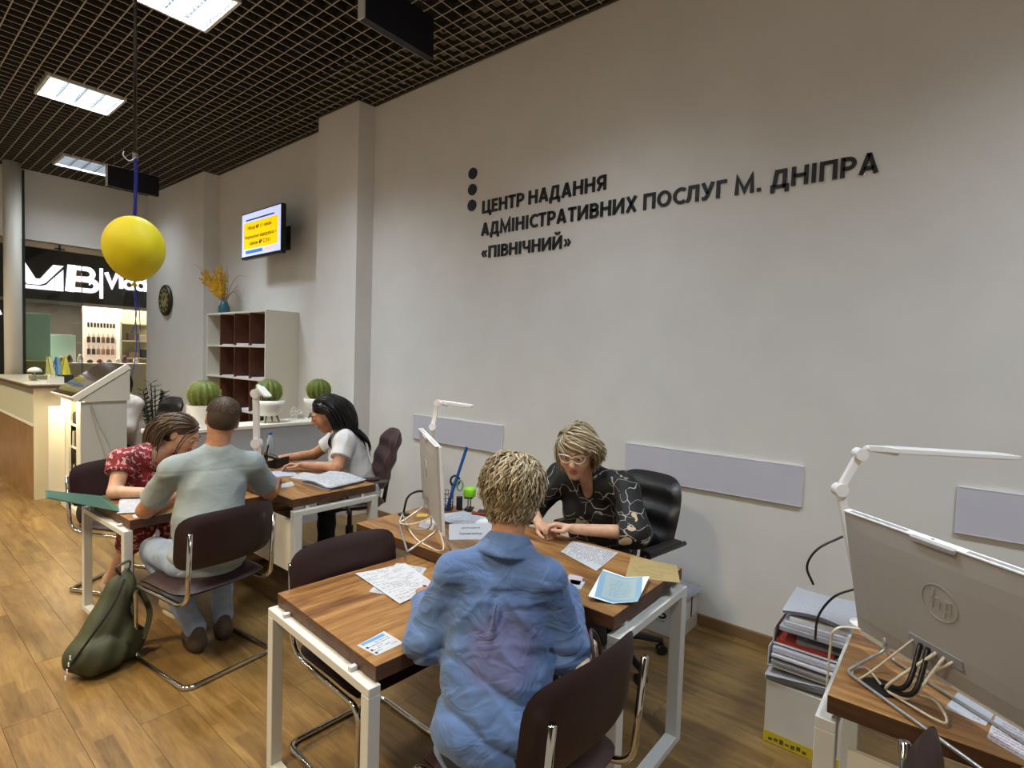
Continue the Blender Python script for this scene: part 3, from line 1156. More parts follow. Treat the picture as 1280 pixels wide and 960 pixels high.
def clerk_desk(y0, label):
    t = thing('desk', label, 'desk', (1.96, y0 + .75, 0), 0, 'clerk desks along the wall')
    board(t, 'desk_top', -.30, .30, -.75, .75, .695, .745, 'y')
    for s in (-1, 1):
        loop_frame(t, s * .752, -.30, .30, .675, 'x')
        for xx in (-.2, .2):
            MB().box(xx - .012, xx + .012, s * .735 - .012, s * .735 + .012, .675, .695).build('stand_off', M['frame'], t)
    MB().box(-.02, .02, -.727, .727, .635, .67).build('rail', M['frame'], t)
    MB().box(-.27, -.255, -.70, .70, .28, .60).build('modesty_panel', M['white'], t)
    return t


clerk_desk(3.015, 'walnut topped desk with white loop legs before the black haired clerk')
d2 = clerk_desk(.872, 'walnut topped desk with white loop legs before the blonde clerk')
clerk_desk(-1.275, 'walnut topped desk with white loop legs at the right picture edge')
MB().lathe([(.032, .7452), (.032, .749), (.026, .750)], 20, (-.03, .74 - .19 + .15, 0)).build('cable_port', M['black'], d2)


def client_table(loc, rz, label, L=.74, W=.69):
    t = thing('client_table', label, 'table', loc, rz, 'client tables joined to the desks')
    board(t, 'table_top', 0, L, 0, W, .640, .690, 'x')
    loop_frame(t, -.010, -.012, W + .012, .637, 'y', .042, .030)
    MB().box(-.024, -.001, .10, .118, .6372, .652).build('stand_off', M['frame'], t)
    MB().box(-.024, -.001, W - .118, W - .10, .6372, .652).build('stand_off', M['frame'], t)
    MB().box(.012, L - .1, W / 2 - .02, W / 2 + .02, .605, .6395).build('rail', M['frame'], t)
    return t


client_table((.986, 1.298, 0), -.075, 'small walnut client table in front with papers and a card on it', L=.72)
client_table((.945, 3.395, 0), .035, 'small walnut client table under the elbows of the man in grey')


# ---- cantilever visitor chair
def visitor_chair(label, loc, rz):
    t = thing('visitor_chair', label, 'chair', loc, rz, 'burgundy visitor chairs')
    # backrest: slightly curved padded slab
    m = MB()
    nx, nz = 12, 10
    prof = []
    w, z0, z1, th = .255, .555, .835, .045
    front, back = [], []
    for j in range(nz + 1):
        for i in range(nx + 1):
            u, v = -1 + 2 * i / nx, j / nz
            # superellipse rounding of corners
            vv = -1 + 2 * v
            r = 5
            k = (abs(u) ** r + abs(vv) ** r) ** (1 / r)
            mm = max(abs(u), abs(vv))
            q = (mm / k) if k > 1e-6 else 1
            uu, v2 = u * q, vv * q
            x = uu * w
            z = (z0 + z1) / 2 + v2 * (z1 - z0) / 2
            yb = -.235 - .10 * (z - z0) + .035 * (uu ** 2)
            e = (1 - min(1, mm) ** 6) ** .5
            front.append((x, yb + th / 2 * e, z))
            back.append((x, yb - th / 2 * e, z))
    n1 = len(front)
    fs = []
    for j in range(nz):
        for i in range(nx):
            a = j * (nx + 1) + i
            fs.append((a, a + nx + 1, a + nx + 2, a + 1))
            fs.append((n1 + a, n1 + a + 1, n1 + a + nx + 2, n1 + a + nx + 1))
    m.add(front + back, fs)
    bm_o = m.build('backrest', M['vinyl'], t, smooth=True)
    # seat pad
    m = MB()
    nn = 12
    top, bot = [], []
    for j in range(nn + 1):
        for i in range(nn + 1):
            u, v = -1 + 2 * i / nn, -1 + 2 * j / nn
            r = 6
            k = (abs(u) ** r + abs(v) ** r) ** (1 / r)
            mm = max(abs(u), abs(v))
            q = (mm / k) if k > 1e-6 else 1
            x, y = u * q * .235, v * q * .225 + .0
            e = (1 - mm ** 8) ** .5
            drop = .03 * max(0, v) ** 3
            top.append((x, y, .44 + .030 * e - drop + .006 * (u * u)))
            bot.append((x, y, .44 - .028 * e - drop))
    n1 = len(top)
    fs = []
    for j in range(nn):
        for i in range(nn):
            a = j * (nn + 1) + i
            fs.append((a, a + 1, a + nn + 2, a + nn + 1))
            fs.append((n1 + a, n1 + a + nn + 1, n1 + a + nn + 2, n1 + a + 1))
    m.add(top + bot, fs)
    m.build('seat', M['vinyl'], t, smooth=True)
    # one bent chrome tube: post, seat rail, front leg, floor runner, cross bar and back up again
    half = []
    for s in (-1, 1):
        half.append([(s * .215, -.285, .76), (s * .215, -.262, .44), (s * .215, -.20, .395), (s * .225, .20, .395), (s * .225, .235, .36),
                     (s * .225, .225, .012), (s * .225, -.27, .012)])
    path = fillet(half[0] + list(reversed(half[1])), .05, 5)
    MB().tube(path, .012, 8).build('frame', M['chrome'], t, smooth=True)
    return t


ch_man = visitor_chair('burgundy visitor chair the man in grey sits on', (1.175, 3.03, 0), math.radians(7))
copy_tree(ch_man, (1.335, 1.765, 0), math.radians(178), 'empty burgundy visitor chair pushed under the front client table')
copy_tree(ch_man, (1.275, .965, 0), math.radians(-4), 'burgundy visitor chair the blonde client in the blue shirt sits on')
copy_tree(ch_man, (1.22, 4.33, 0), math.radians(208), 'burgundy visitor chair of the woman in the red floral dress')
copy_tree(ch_man, (1.33, -.235, 0), math.radians(180), 'burgundy visitor chair cut by the bottom edge at the right desk')


# ---- swivel office chair
def office_chair(label, loc, rz, leather, back_h=.62, arm_metal='steel'):
    t = thing('office_chair', label, 'chair', loc, rz, 'swivel office chairs')
    m = MB()
    for k in range(5):
        a = 2 * PI * k / 5 + .3
        m.tube([(0, 0, .115), (.16 * math.cos(a), .16 * math.sin(a), .105), (.30 * math.cos(a), .30 * math.sin(a), .075)], [.026, .022, .016], 8)
    m.lathe([(.04, .07), (.045, .10), (.04, .14)], 14)
    m.build('star_base', M['black'], t, smooth=False)
    for k in range(5):
        a = 2 * PI * k / 5 + .3
        c = MB()
        px_, py_ = .30 * math.cos(a), .30 * math.sin(a)
        d = Vector((-math.sin(a), math.cos(a), 0))
        for s in (-1, 1):
            p = Vector((px_, py_, .028)) + d * (.016 * s)
            c.tube([p - d * .009, p + d * .009], .0275, 12)
        c.tube([(px_, py_, .03), (px_, py_, .075)], .008, 6)
        c.build('caster', M['black'], t)
    MB().lathe([(.03, .14), (.03, .26), (.018, .262), (.018, .42)], 14).build('gas_column', M['black'], t)
    # seat and back as rounded padded slabs
    def slab(name, fn, nu, nv):
        mm_ = MB()
        A, B = [], []
        for j in range(nv + 1):
            for i in range(nu + 1):
                u, v = -1 + 2 * i / nu, -1 + 2 * j / nv
                k = (abs(u) ** 5 + abs(v) ** 5) ** .2
                mx_ = max(abs(u), abs(v))
                q = (mx_ / k) if k > 1e-6 else 1
                e = (1 - mx_ ** 5) ** .5
                p, n_, th = fn(u * q, v * q)
                A.append(Vector(p) + Vector(n_) * (th * e))
                B.append(Vector(p) - Vector(n_) * (th * .8 * e))
        n1 = len(A)
        fs = []
        for j in range(nv):
            for i in range(nu):
                a = j * (nu + 1) + i
                fs.append((a, a + 1, a + nu + 2, a + nu + 1))
                fs.append((n1 + a, n1 + a + nu + 1, n1 + a + nu + 2, n1 + a + 1))
        mm_.add(A + B, fs)
        mm_.build(name, leather, t, smooth=True)
    slab('seat', lambda u, v: ((u * .25, v * .24, .47 - .02 * max(0, v) ** 2), (0, 0, 1), .055 + .006 * math.cos(v * 9)), 14, 14)
    bh = back_h / 2

    def bf(u, v):
        z = .56 + bh + v * bh
        w = .24 - .03 * max(0, v) ** 2
        y = -.235 - .14 * (v + 1) / 2 + .05 * u * u
        return (u * w, y, z), (0, 1, .15), .045 + .010 * math.cos(v * 10)
    slab('backrest', bf, 14, 22)
    MB().tube([(0, -.15, .40), (0, -.27, .43), (0, -.30, .62)], [.02, .02, .015], 8).build('back_bracket', M['black'], t)
    for s in (-1, 1):
        ap = fillet([(s * .20, .05, .42), (s * .30, .06, .46), (s * .305, .14, .66), (s * .305, -.22, .665)], .06, 5)
        am = MB().tube(ap, .013, 8).build('armrest', M[arm_metal], t, smooth=True)
        m = MB()
        m.box(s * .305 - .028, s * .305 + .028, -.16, .14, .672, .70)
        m.build('arm_pad', leather, am, bevel=.011)
    return t


office_chair('brown leather office chair behind the black haired clerk', (2.51, 3.68, 0), math.radians(66), M['leather'], .46)
office_chair('black leather office chair behind the blonde clerk', (2.66, 1.42, 0), math.radians(80), M['leather_black'], .42, 'black')
office_chair('black office chair of the woman in the white blouse behind the kiosk', (2.06, 6.98, 0), math.radians(100), M['leather_black'], .50, 'black')


# ================================================================== COMPUTERS AND LAMPS
M['emblem'] = mat('emblem_silver', 'b9b8b8', 0.3, 0.3)


def all_in_one(label, TL, ang, tilt, W=.60, Hh=.37):
    u = Vector((-math.cos(ang), -math.sin(ang), 0))
    n = Vector((math.sin(ang), -math.cos(ang), 0))
    v = Vector((0, 0, math.cos(tilt))) - n * math.sin(tilt)
    nf = u.cross(v)
    if nf.dot(n) < 0:
        nf = -nf
    nb = -nf
    TL = Vector(TL)
    mid = TL + u * (W / 2)
    base = Vector((mid.x, mid.y, .745))
    t = thing('computer', label, 'computer', base, 0, 'computers on the desks')
    P = lambda a, b, c: tuple(TL + u * a - v * b + nb * c - base)      # a along width, b down, c towards the back
    m = MB()
    # back shell: gently crowned
    nu, nv = 12, 8
    vs = []
    for j in range(nv + 1):
        for i in range(nu + 1):
            a, b = i / nu, j / nv
            cr = .012 * (1 - (2 * a - 1) ** 4) * (1 - (2 * b - 1) ** 4) + .004
            vs.append(P(a * W, b * Hh, cr))
    fs = [(j * (nu + 1) + i, j * (nu + 1) + i + 1, (j + 1) * (nu + 1) + i + 1, (j + 1) * (nu + 1) + i) for j in range(nv) for i in range(nu)]
    m.add(vs, fs)
    for (a0, b0, a1, b1) in ((0, 0, W, 0), (W, 0, W, Hh), (W, Hh, 0, Hh), (0, Hh, 0, 0)):
        m.add([P(a0, b0, .004), P(a1, b1, .004), P(a1, b1, -.006), P(a0, b0, -.006)], [(0, 1, 2, 3)])
    m.build('back_shell', M['aio'], t, smooth=False)
    m = MB()
    c = TL + u * (W / 2) - v * (Hh / 2) - nb * .013
    m.obox(c - base, u, v, nb, W / 2 + .002, Hh / 2 + .004, .0065)
    m.build('screen_body', M['aio_white'], t, bevel=.003)
    m = MB()
    m.obox(c - base - nb * .0075, u, v, nb, W / 2 - .012, Hh / 2 - .02, .0008)
    m.build('display', M['black'], t)
    # white vent strip along the top edge with slits and webcam tab
    m = MB()
    ct = TL + u * (W / 2) + v * .006 - nb * .004
    m.obox(ct - base, u, v, nb, W / 2, .003, .012)
    m.build('top_strip', M['aio_white'], t, bevel=.002)
    for q in (-.006, -.002, .002):
        for a0, a1 in ((.02, .21), (.37, W - .03)):
            cc = TL + u * ((a0 + a1) / 2) + v * .0095 - nb * (.004 + q)
            MB().obox(cc - base, u, v, nb, (a1 - a0) / 2, .0004, .0008).build('vent_slit', M['cable_grey'], t)
    m = MB()
    cc = TL + u * .29 + v * .003 + nb * .010
    m.obox(cc - base, u, v, nb, .06, .006, .008)
    m.build('webcam_tab', M['aio'], t, bevel=.002)
    m = MB()
    cc = TL + u * .28 + v * .0098 - nb * .004
    m.obox(cc - base, u, v, nb, .003, .0008, .002)
    m.build('webcam_button', M['cable_grey'], t)
    # round emblem with two raised letters
    ec = TL + u * .298 - v * .148 + nb * .0165
    fn = lambda p: tuple(ec + u * p[0] + v * p[1] + nb * p[2] - base)
    m = MB()
    ribbon(m, arc((0, 0), .047, 0, 2 * PI, 32)[:-1], .003, fn, -.002, .0016, closed=True)
    em = m.build('emblem', M['emblem'], t)
    m = MB()
    ribbon(m, [(-.022, -.018), (-.012, .034)], .006, fn, -.002, .0016)
    ribbon(m, [(-.017, .008), (-.003, .010), (.0, .002), (-.004, -.018)], .006, fn, -.002, .0016)
    m.build('emblem_letter', M['emblem'], em)
    m = MB()
    ribbon(m, [(.008, -.036), (.018, .010), (.030, .010), (.028, -.016), (.014, -.016)], .006, fn, -.002, .0016)
    m.build('emblem_letter', M['emblem'], em)
    # port bay, plugs
    m = MB()
    cc = TL + u * .27 - v * .293 + nb * .012
    m.obox(cc - base, u, v, nb, .075, .016, .006)
    m.build('port_bay', M['cable_grey'], t, bevel=.003)
    # stand: bent tube easel and front foot
    bl = TL - v * Hh - base
    p0 = bl + u * .10 + nb * .004
    p1 = bl + u * (W - .08) + nb * .004
    zt = .006
    q0 = p0 + Vector((-n.x, -n.y, 0)) * .13
    q1 = p1 + Vector((-n.x, -n.y, 0)) * .13
    pth = [p0 + v * .02, (p0.x, p0.y, p0.z - .02), (q0.x, q0.y, zt), (q1.x, q1.y, zt), (p1.x, p1.y, p1.z - .02), p1 + v * .02]
    MB().tube(fillet(pth, .02, 4), .0048, 8).build('stand', M['tub'], t, smooth=True)
    f0, f1 = bl + u * .06, bl + u * (W - .06)
    nn_ = Vector((n.x, n.y, 0))
    pth = [f0 - v * -.01, (f0 + nn_ * .06).to_tuple()[:2] + (zt,), (f1 + nn_ * .06).to_tuple()[:2] + (zt,), f1 + v * .01]
    MB().tube(fillet(pth, .02, 4), .0048, 8).build('front_foot', M['tub'], t, smooth=True)
    m = MB()
    cc = bl + u * .05 - nb * .012 - v * .014
    m.obox(cc, u, v, nb, .05, .014, .010)
    cc = bl + u * (W / 2) - nb * .012 - v * .012
    m.obox(cc, u, v, nb, W / 2 - .002, .010, .008)
    m.build('speaker_bar', M['aio_white'], t, bevel=.003)
    return t, (lambda a, b, c: TL + u * a - v * b + nb * c)


_, P3 = all_in_one('large silver computer with a round raised emblem seen from behind at the right edge', (1.923, .242, 1.186), math.radians(50), math.radians(11.5))
_a2 = math.radians(56)
_n2 = Vector((math.sin(_a2), -math.cos(_a2), 0))
_TL2 = Vector((1.607, 1.722, 1.226)) + Vector((math.cos(_a2), math.sin(_a2), 0)) * .60
_, P2 = all_in_one('silver computer seen nearly edge on beside the client in blue', tuple(_TL2), _a2, math.radians(4))


def cable(name, label, pts, r, m, cat='cable', sub=7):
    o = MB().tube(smooth_path(pts, sub), r, 6).build(name, m, None, smooth=True)
    return tag(o, label, cat)


def desk_lamp(label, base, joint, top, head0, head1, w=.016, headw=.035, flat=False):
    """articulated LED desk lamp, points in world space"""
    b = Vector(base)
    t = thing('desk_lamp', label, 'lamp', base, 0, 'white desk lamps')
    L = lambda p: Vector(p) - b
    MB().lathe([(.045, 0), (.045, .012), (.018, .022), (.014, .05)], 20).build('clamp_base', M['lamp_white'], t)

    def arm(a, c, nm):
        a, c = L(a), L(c)
        d = (c - a).normalized()
        s = Vector((.634, -.773, 0))
        s = (s - d * s.dot(d)).normalized()
        m = MB()
        m.obox((a + c) / 2, d, s, d.cross(s), (c - a).length / 2, w, w * .5)
        m.build(nm, M['lamp_white'], t, bevel=w * .3)
    arm((b.x, b.y, b.z + .03), joint, 'lower_arm')
    arm(joint, top, 'upper_arm')
    for p, rr in ((joint, w * 1.5), (top, w * 1.4)):
        p = L(p)
        d = Vector((.773, .633, 0))
        MB().tube([p - d * w * 1.05, p + d * w * 1.05], rr, 18).build('joint', M['lamp_white'], t)
    h0, h1 = L(head0), L(head1)
    d = (h1 - h0).normalized()
    s = d.cross(Vector((0, 0, 1))).normalized()
    upv = s.cross(d)
    ln = (h1 - h0).length
    m = MB()
    # neck then a flat tapering bar
    secs = [(0, .010, .010), (.10, .010, .010), (.16, headw, .008), (.25, headw, .0085), (.90, headw, .0075), (.97, headw * .8, .006), (1.0, headw * .5, .003)]
    vs = []
    for tt, hw, hh in secs:
        c = h0 + d * (ln * tt)
        for i, j in ((-1, -1), (1, -1), (1, 1), (-1, 1)):
            vs.append(c + s * (hw * i) + upv * (hh * j))
    fs = [(0, 3, 2, 1)]
    for k in range(len(secs) - 1):
        for j in range(4):
            fs.append((4 * k + j, 4 * k + (j + 1) % 4, 4 * k + 4 + (j + 1) % 4, 4 * k + 4 + j))
    e = 4 * (len(secs) - 1)
    fs.append((e, e + 1, e + 2, e + 3))
    m.add(vs, fs)
    hd = m.build('lamp_head', M['lamp_white'], t, bevel=.002)
    m = MB()
    m.obox(h0 + d * (ln * .58) - upv * .0085, d, s, upv, ln * .33, headw * .75, .001)
    m.build('led_strip', M['paper'], hd)
    MB().tube([h0 - d * .01, h0 + d * (ln * .20) - upv * .012], .009, 10).build('hinge_tube', M['lamp_white'], t)
    return t


desk_lamp('large white desk lamp over the right hand computer', (2.185, .20, .745), (2.133, .289, 1.212), (2.178, .243, 1.335), (2.195, .223, 1.356), (2.518, -.172, 1.343), w=.015)
desk_lamp('white folding desk lamp above the edge-on computer', (1.95, 2.10, .745), (1.869, 2.038, 1.268), (1.886, 2.026, 1.388), (1.899, 2.01, 1.392), (2.001, 1.884, 1.376), w=.012, headw=.026)
desk_lamp('white upright desk lamp behind the man in grey', (1.70, 3.50, .745), (1.684, 3.52, 1.02), (1.684, 3.535, 1.345), (1.694, 3.525, 1.395), (1.722, 3.44, 1.325), w=.021, headw=.030)


# ================================================================== PAPERS
def sheet(name, label, cat, corners, z, m=None, curl=0.0, th=.0006, group=None, fold=0.0, lift=None):
    """thin sheet through four floor-plane corners at height z; local x runs along the first edge"""
    C = [Vector((p[0], p[1], 0)) for p in corners]
    ctr = sum(C, Vector()) / 4
    ex = ((C[1] - C[0]) + (C[2] - C[3])).normalized()
    rz = math.atan2(ex.y, ex.x)
    ca, sa = math.cos(-rz), math.sin(-rz)
    loc = [((p.x - ctr.x) * ca - (p.y - ctr.y) * sa, (p.x - ctr.x) * sa + (p.y - ctr.y) * ca) for p in C]
    n = 8
    top, bot = [], []
    for j in range(n + 1):
        for i in range(n + 1):
            u, v = i / n, j / n
            x = (1 - v) * ((1 - u) * loc[0][0] + u * loc[1][0]) + v * ((1 - u) * loc[3][0] + u * loc[2][0])
            y = (1 - v) * ((1 - u) * loc[0][1] + u * loc[1][1]) + v * ((1 - u) * loc[3][1] + u * loc[2][1])
            h = curl * ((2 * u - 1) ** 2) * .5 + curl * .3 * (math.sin(5 * u + 3 * v) + 1) * .5
            h += fold * abs(2 * u - 1)
            if lift:
                h += lift(u, v)
            top.append((x, y, h + th))
            bot.append((x, y, h))
    n1 = len(top)
    fs = []
    for j in range(n):
        for i in range(n):
            a = j * (n + 1) + i
            fs.append((a, a + 1, a + n + 2, a + n + 1))
            fs.append((n1 + a, n1 + a + n + 1, n1 + a + n + 2, n1 + a + 1))
    rim = list(range(n + 1)) + [k * (n + 1) + n for k in range(1, n + 1)] + [n * (n + 1) + k for k in range(n - 1, -1, -1)] + [k * (n + 1) for k in range(n - 1, 0, -1)]
    for k in range(len(rim)):
        a, b = rim[k], rim[(k + 1) % len(rim)]
        fs.append((a, n1 + a, n1 + b, b))
    w = ((C[1] - C[0]).length + (C[2] - C[3]).length) / 2
    h = ((C[3] - C[0]).length + (C[2] - C[1]).length) / 2
    if m is None:
        m = print_mat(name + '_print', 'dfe2ea', '34363c', w, h, .010, .6, seed=random.random() * 50)
    elif callable(m):
        m = m(w, h)
    mb = MB()
    mb.add(top + bot, fs)
    o = mb.build(name, m, None, smooth=False, loc=(ctr.x, ctr.y, z), rot=(0, 0, rz))
    # orient faces up
    return tag(o, label, cat, group)


pm = lambda paper, ink, sp=.010, d=.6, frame=None, mg=.012: (lambda w, h: print_mat('print', paper, ink, w, h, sp, d, mg, frame, random.random() * 50))
ZD, ZC = .7453, .6903
# client table in front
sheet('printed_sheet', 'punched white printed sheet lying under the stamped letter on the front table', 'paper', [(1.345, 1.60), (1.60, 1.76), (1.545, 1.90), (1.28, 1.74)], ZC, pm('d5d9e2', '40434a'), .001)
a4 = sheet('printed_letter', 'white printed letter with a round stamp on the front client table', 'paper', [(1.292, 1.565), (1.585, 1.70), (1.525, 1.90), (1.235, 1.765)][:1] + [(1.582, 1.735), (1.50, 1.89), (1.345, 1.93)][:0] + [(1.50, 1.585), (1.565, 1.865), (1.345, 1.925)],
           ZC + .0016, pm('e4e6ee', '4a4c55', .011, .5), .004)
c = MB()
ribbon(c, arc((0, 0), .018, 0, 2 * PI, 20)[:-1], .0016, lambda p: p, 0, .0003, closed=True)
c.build('stamp', mat('stamp_ink', '5a6484', .8), a4, loc=(.02, -.075, .0036))
c = MB()
c.lathe([(.008, 0), (.008, .0003)], 12)
c.build('seal', M['ink'], a4, loc=(.045, -.115, .0045))
pc = sheet('information_card', 'small white information card at the near corner of the front table', 'card', [(1.022, 1.345), (1.127, 1.342), (1.132, 1.45), (1.017, 1.438)], ZC,
           pm('e3e7ee', '2b5f9b', .012, .55, None, .01))
b_ = MB()
for k in range(3):
    b_.box(-.048, -.040 + .0, -.04 + k * .022, -.030 + k * .022, 0, .0003)
b_.build('ink_mark', M['ink'], pc, loc=(0, 0, .0008))
MB().box(-.045, .045, .030, .045, 0, .0003).build('blue_bar', mat('card_blue', '5a8fd0', .7), pc, loc=(0, 0, .0008))
# desk of the blonde clerk
sheet('printed_sheet', 'white printed form in front of the blonde clerk\'s folded hands', 'paper', [(1.97, 1.125), (2.235, 1.165), (2.222, 1.405), (2.055, 1.362)], ZD, pm('e2e4ec', '3c3e46', .011, .6), .002)
sheet('certificate', 'pale blue certificate with a blue border at the desk corner', 'certificate', [(1.70, 1.00), (1.785, .845), (2.03, .915), (1.965, 1.09)], ZD + .0016,
      pm('cfe3e4', '6a97b0', .012, .75, '86a9c2', .05), .0, fold=.018)
sheet('yellow_form', 'old yellowed paper form on the desk corner by the black office chair', 'paper', [(2.0, 1.005), (2.10, .815), (2.27, .90), (2.235, 1.10)], ZD, pm('cfb57c', '6d6138', .012, .45), .003)
sheet('small_note', 'small pink and white note beside the blue sleeve', 'note', [(1.78, 1.155), (1.80, 1.10), (1.88, 1.13), (1.865, 1.19)], ZD, pm('e0d3e6', '5a5a72', .01, .4))
sheet('small_note', 'second small white slip under the pink note beside the blue sleeve', 'note', [(1.745, 1.125), (1.77, 1.075), (1.845, 1.10), (1.825, 1.155)], ZD, pm('dfe3ea', '5a5a72', .01, .4))
sheet('paper_slip', 'white slip lying behind the edge-on computer by the cables', 'paper', [(1.846, 2.10), (1.855, 2.01), (1.965, 2.10), (1.93, 2.18)], ZD, pm('d9dcec', '5a5a72', .01, .2))
for k in range(4):
    dx = random.uniform(-.015, .015)
    dy = random.uniform(-.015, .015)
    sheet('loose_sheet', 'white sheet spread between computer and blonde clerk, %s layer' % ['lowest', 'second', 'third', 'top'][k], 'paper',
          [(1.99 + dx, 1.86 + dy + .05 * (k % 2)), (2.20 + dx, 1.74 + dy + .05 * (k % 2)), (2.22 + dx, 2.08 + dy + .05 * (k % 2)), (2.03 + dx, 2.15 + dy + .05 * (k % 2))], ZD + .0012 * k, pm('e3e5ec', '4a4c55', .011, .5), .0, group='spread papers by the clerk')
# desk of the black haired clerk
for k in range(6):
    dx, dy = random.uniform(-.012, .012), random.uniform(-.012, .012)
    sheet('loose_sheet', 'white sheet in the fanned pile before the black haired clerk, %s from below' % ['first', 'second', 'third', 'fourth', 'fifth', 'sixth'][k], 'paper',
          [(1.93 + dx, 3.06 + dy), (2.235 + dx, 3.11 + dy), (2.235 + dx, 3.50 + dy), (1.93 + dx, 3.38 + dy)], ZD + .004 * k, pm('e2e5ee', '55586a', .012, .6), .003, group='fanned pile of sheets',
          lift=(lambda u, v: .012 * (1 - abs(2 * v - 1))) if k > 2 else None)
sheet('paper_slip', 'white sheet under the black haired clerk\'s hands', 'paper', [(1.947, 3.568), (1.976, 3.44), (2.148, 3.491), (2.109, 3.673)], ZD, pm('e2e5ee', '55586a', .012, .4))
sheet('small_note', 'little white slip on the desk by the man\'s elbow', 'note', [(1.757, 3.33), (1.848, 3.334), (1.894, 3.449), (1.811, 3.43)], ZD, pm('dfe2ea', '55586a', .01, .5))
sheet('leaflet', 'blue and white leaflet under the black haired clerk\'s far hand', 'leaflet', [(1.88, 3.66), (2.02, 3.60), (2.08, 3.78), (1.95, 3.84)], ZD, pm('dde3f4', '3b5bb0', .014, .7))
# client table of the man in grey
for k in range(3):
    dx, dy = random.uniform(-.01, .01), random.uniform(-.01, .01)
    sheet('loose_sheet', 'white printed sheet fanned by the man\'s left elbow, %s' % ['bottom one', 'middle one', 'top one'][k], 'paper',
          [(.935 + dx, 3.56 + dy), (1.08 + dx, 3.455 + dy), (1.24 + dx, 3.84 + dy), (1.06 + dx, 3.98 + dy)], ZC + .003 * k, pm('dfe2ec', '44465a', .012, .65), .002, group='sheets by the man\'s elbow')
sheet('small_card', 'small white card on the near corner by the man\'s left elbow', 'card', [(.975, 3.425), (1.06, 3.43), (1.075, 3.50), (.985, 3.50)], ZC, pm('dfe2ec', '44465a', .012, .5))
t = thing('folder', 'dark green folder jutting over the table edge at the left', 'folder', (.94, 3.80, .6905))
m = MB()
pts = [(.03, -.24), (.05, .24), (-.20, .42), (-.235, .20)]
zz = [.001, .001, .050, .050]
vs = [(x, y, z) for (x, y), z in zip(pts, zz)] + [(x, y, z + .003) for (x, y), z in zip(pts, zz)]
m.add(vs, [(3, 2, 1, 0), (4, 5, 6, 7), (0, 1, 5, 4), (1, 2, 6, 5), (2, 3, 7, 6), (3, 0, 4, 7)])
m.build('cover', M['green_folder'], t)
m = MB()
vs = [(x * .92 - .01, y * .95, z + .0034) for (x, y), z in zip(pts, zz)] + [(x * .92 - .01, y * .95, z + .0052) for (x, y), z in zip(pts, zz)]
m.add(vs, [(3, 2, 1, 0), (4, 5, 6, 7), (0, 1, 5, 4), (1, 2, 6, 5), (2, 3, 7, 6), (3, 0, 4, 7)])
m.build('inner_flap', mat('dark_green_flap', '24483b', .6), t)
# right desk
sheet('printed_sheet', 'white printed sheet on the right desk below the silver computer', 'paper', [(1.72, -.10), (1.66, -.20), (1.86, -.27), (1.90, -.13)], ZD, pm('dfe1ea', '8a4a5a', .013, .6), .002)
sheet('printed_sheet', 'white sheet tucked under the stand of the right hand computer', 'paper', [(1.80, -.02), (1.78, -.10), (1.90, -.13), (1.93, -.05)], ZD, pm('dcdfea', '5a5a72', .013, .4), .001)

# ================================================================== SMALL DESK THINGS
# name stand: folded white card
t = thing('name_stand', 'white folded name stand with black print before the client in blue', 'name stand', (1.915, 1.80, ZD), math.radians(40 - 90 + 8))
m = MB()
prof = [(-.035, 0), (0, .065), (.035, 0)]
for (a, b) in ((0, 1), (1, 2)):
    (y0, z0), (y1, z1) = prof[a], prof[b]
    m.add([(-.105, y0, z0), (.105, y0, z0), (.105, y1, z1), (-.105, y1, z1), (-.105, y0, z0 - 0), (.105, y0, z0), (.105, y1, z1 + .001), (-.105, y1, z1 + .001)],
          [(0, 1, 2, 3), (7, 6, 5, 4)])
m.build('card', mat('name_card', 'd9dbe2', .6), t)
_tilt = math.atan2(.065, .035)
for body, zz_, hh_, ww_ in (('ЦЕНТР НАДАННЯ', .046, .008, .09), ('Адміністратор', .022, .012, .11)):
    tt_ = zz_ / .065
    text_mesh('print', body, M['ink'], t, (.0, -.035 + .035 * tt_ - .0012, zz_), (_tilt, 0, 0), width=ww_, height=hh_, extrude=.0002, align='CENTER')


def mouse():
    m = MB()
    m.ball((0, 0, .0), (.030, .052, .032), 16, 10)
    m.v = [(x, y, max(z, 0)) for x, y, z in m.v]
    o = m.build('computer_mouse', M['aio_white'], None, smooth=True, loc=(2.10, 1.875, ZD + .006), rot=(0, 0, .9))
    return tag(o, 'white computer mouse on the papers by the client\'s head', 'mouse')


mouse()
for nm, lb, x, y, rz_, hx, hy, hz, mt in (('calculator', 'black calculator lying on the papers beside the client\'s head', 2.27, 1.995, .5, .035, .065, .010, 'black'),
                                         ('stapler', 'black and pale stapler next to the calculator', 2.235, 1.845, .45, .022, .07, .016, 'black_matte')):
    t = thing(nm, lb, nm, (x, y, ZD + .0062), rz_)
    MB().box(-hx, hx, -hy, hy, 0, hz).build('body', M[mt], t, bevel=.004)
    if nm == 'calculator':
        for i in range(4):
            for j in range(5):
                MB().box(-.027 + i * .0145, -.017 + i * .0145, -.055 + j * .015, -.045 + j * .015, hz, hz + .003).build('key', M['cable_grey'], t)
    else:
        MB().box(-hx * .9, hx * .9, -hy, hy * .9, hz + .0005, hz + .010).build('top_arm', M['aio_white'], t, bevel=.003)
tag(MB().tube([(2.19, 2.05, ZD + .012), (2.34 - .09, 1.93, ZD + .012)], .007, 8).build('pen', M['red'], None), 'red marker pen lying behind the calculator', 'pen')
t = thing('stamp', 'self inking stamp with a bright lime green cap behind the calculator', 'stamp', (2.245, 2.125, ZD + .005), .5)
MB().box(-.030, .030, -.022, .022, .0, .012).build('base', M['black'], t, bevel=.003)
for s in (-1, 1):
    MB().tube([(s * .027, 0, .012), (s * .027, 0, .075)], .004, 6).build('strut', M['steel'], t)
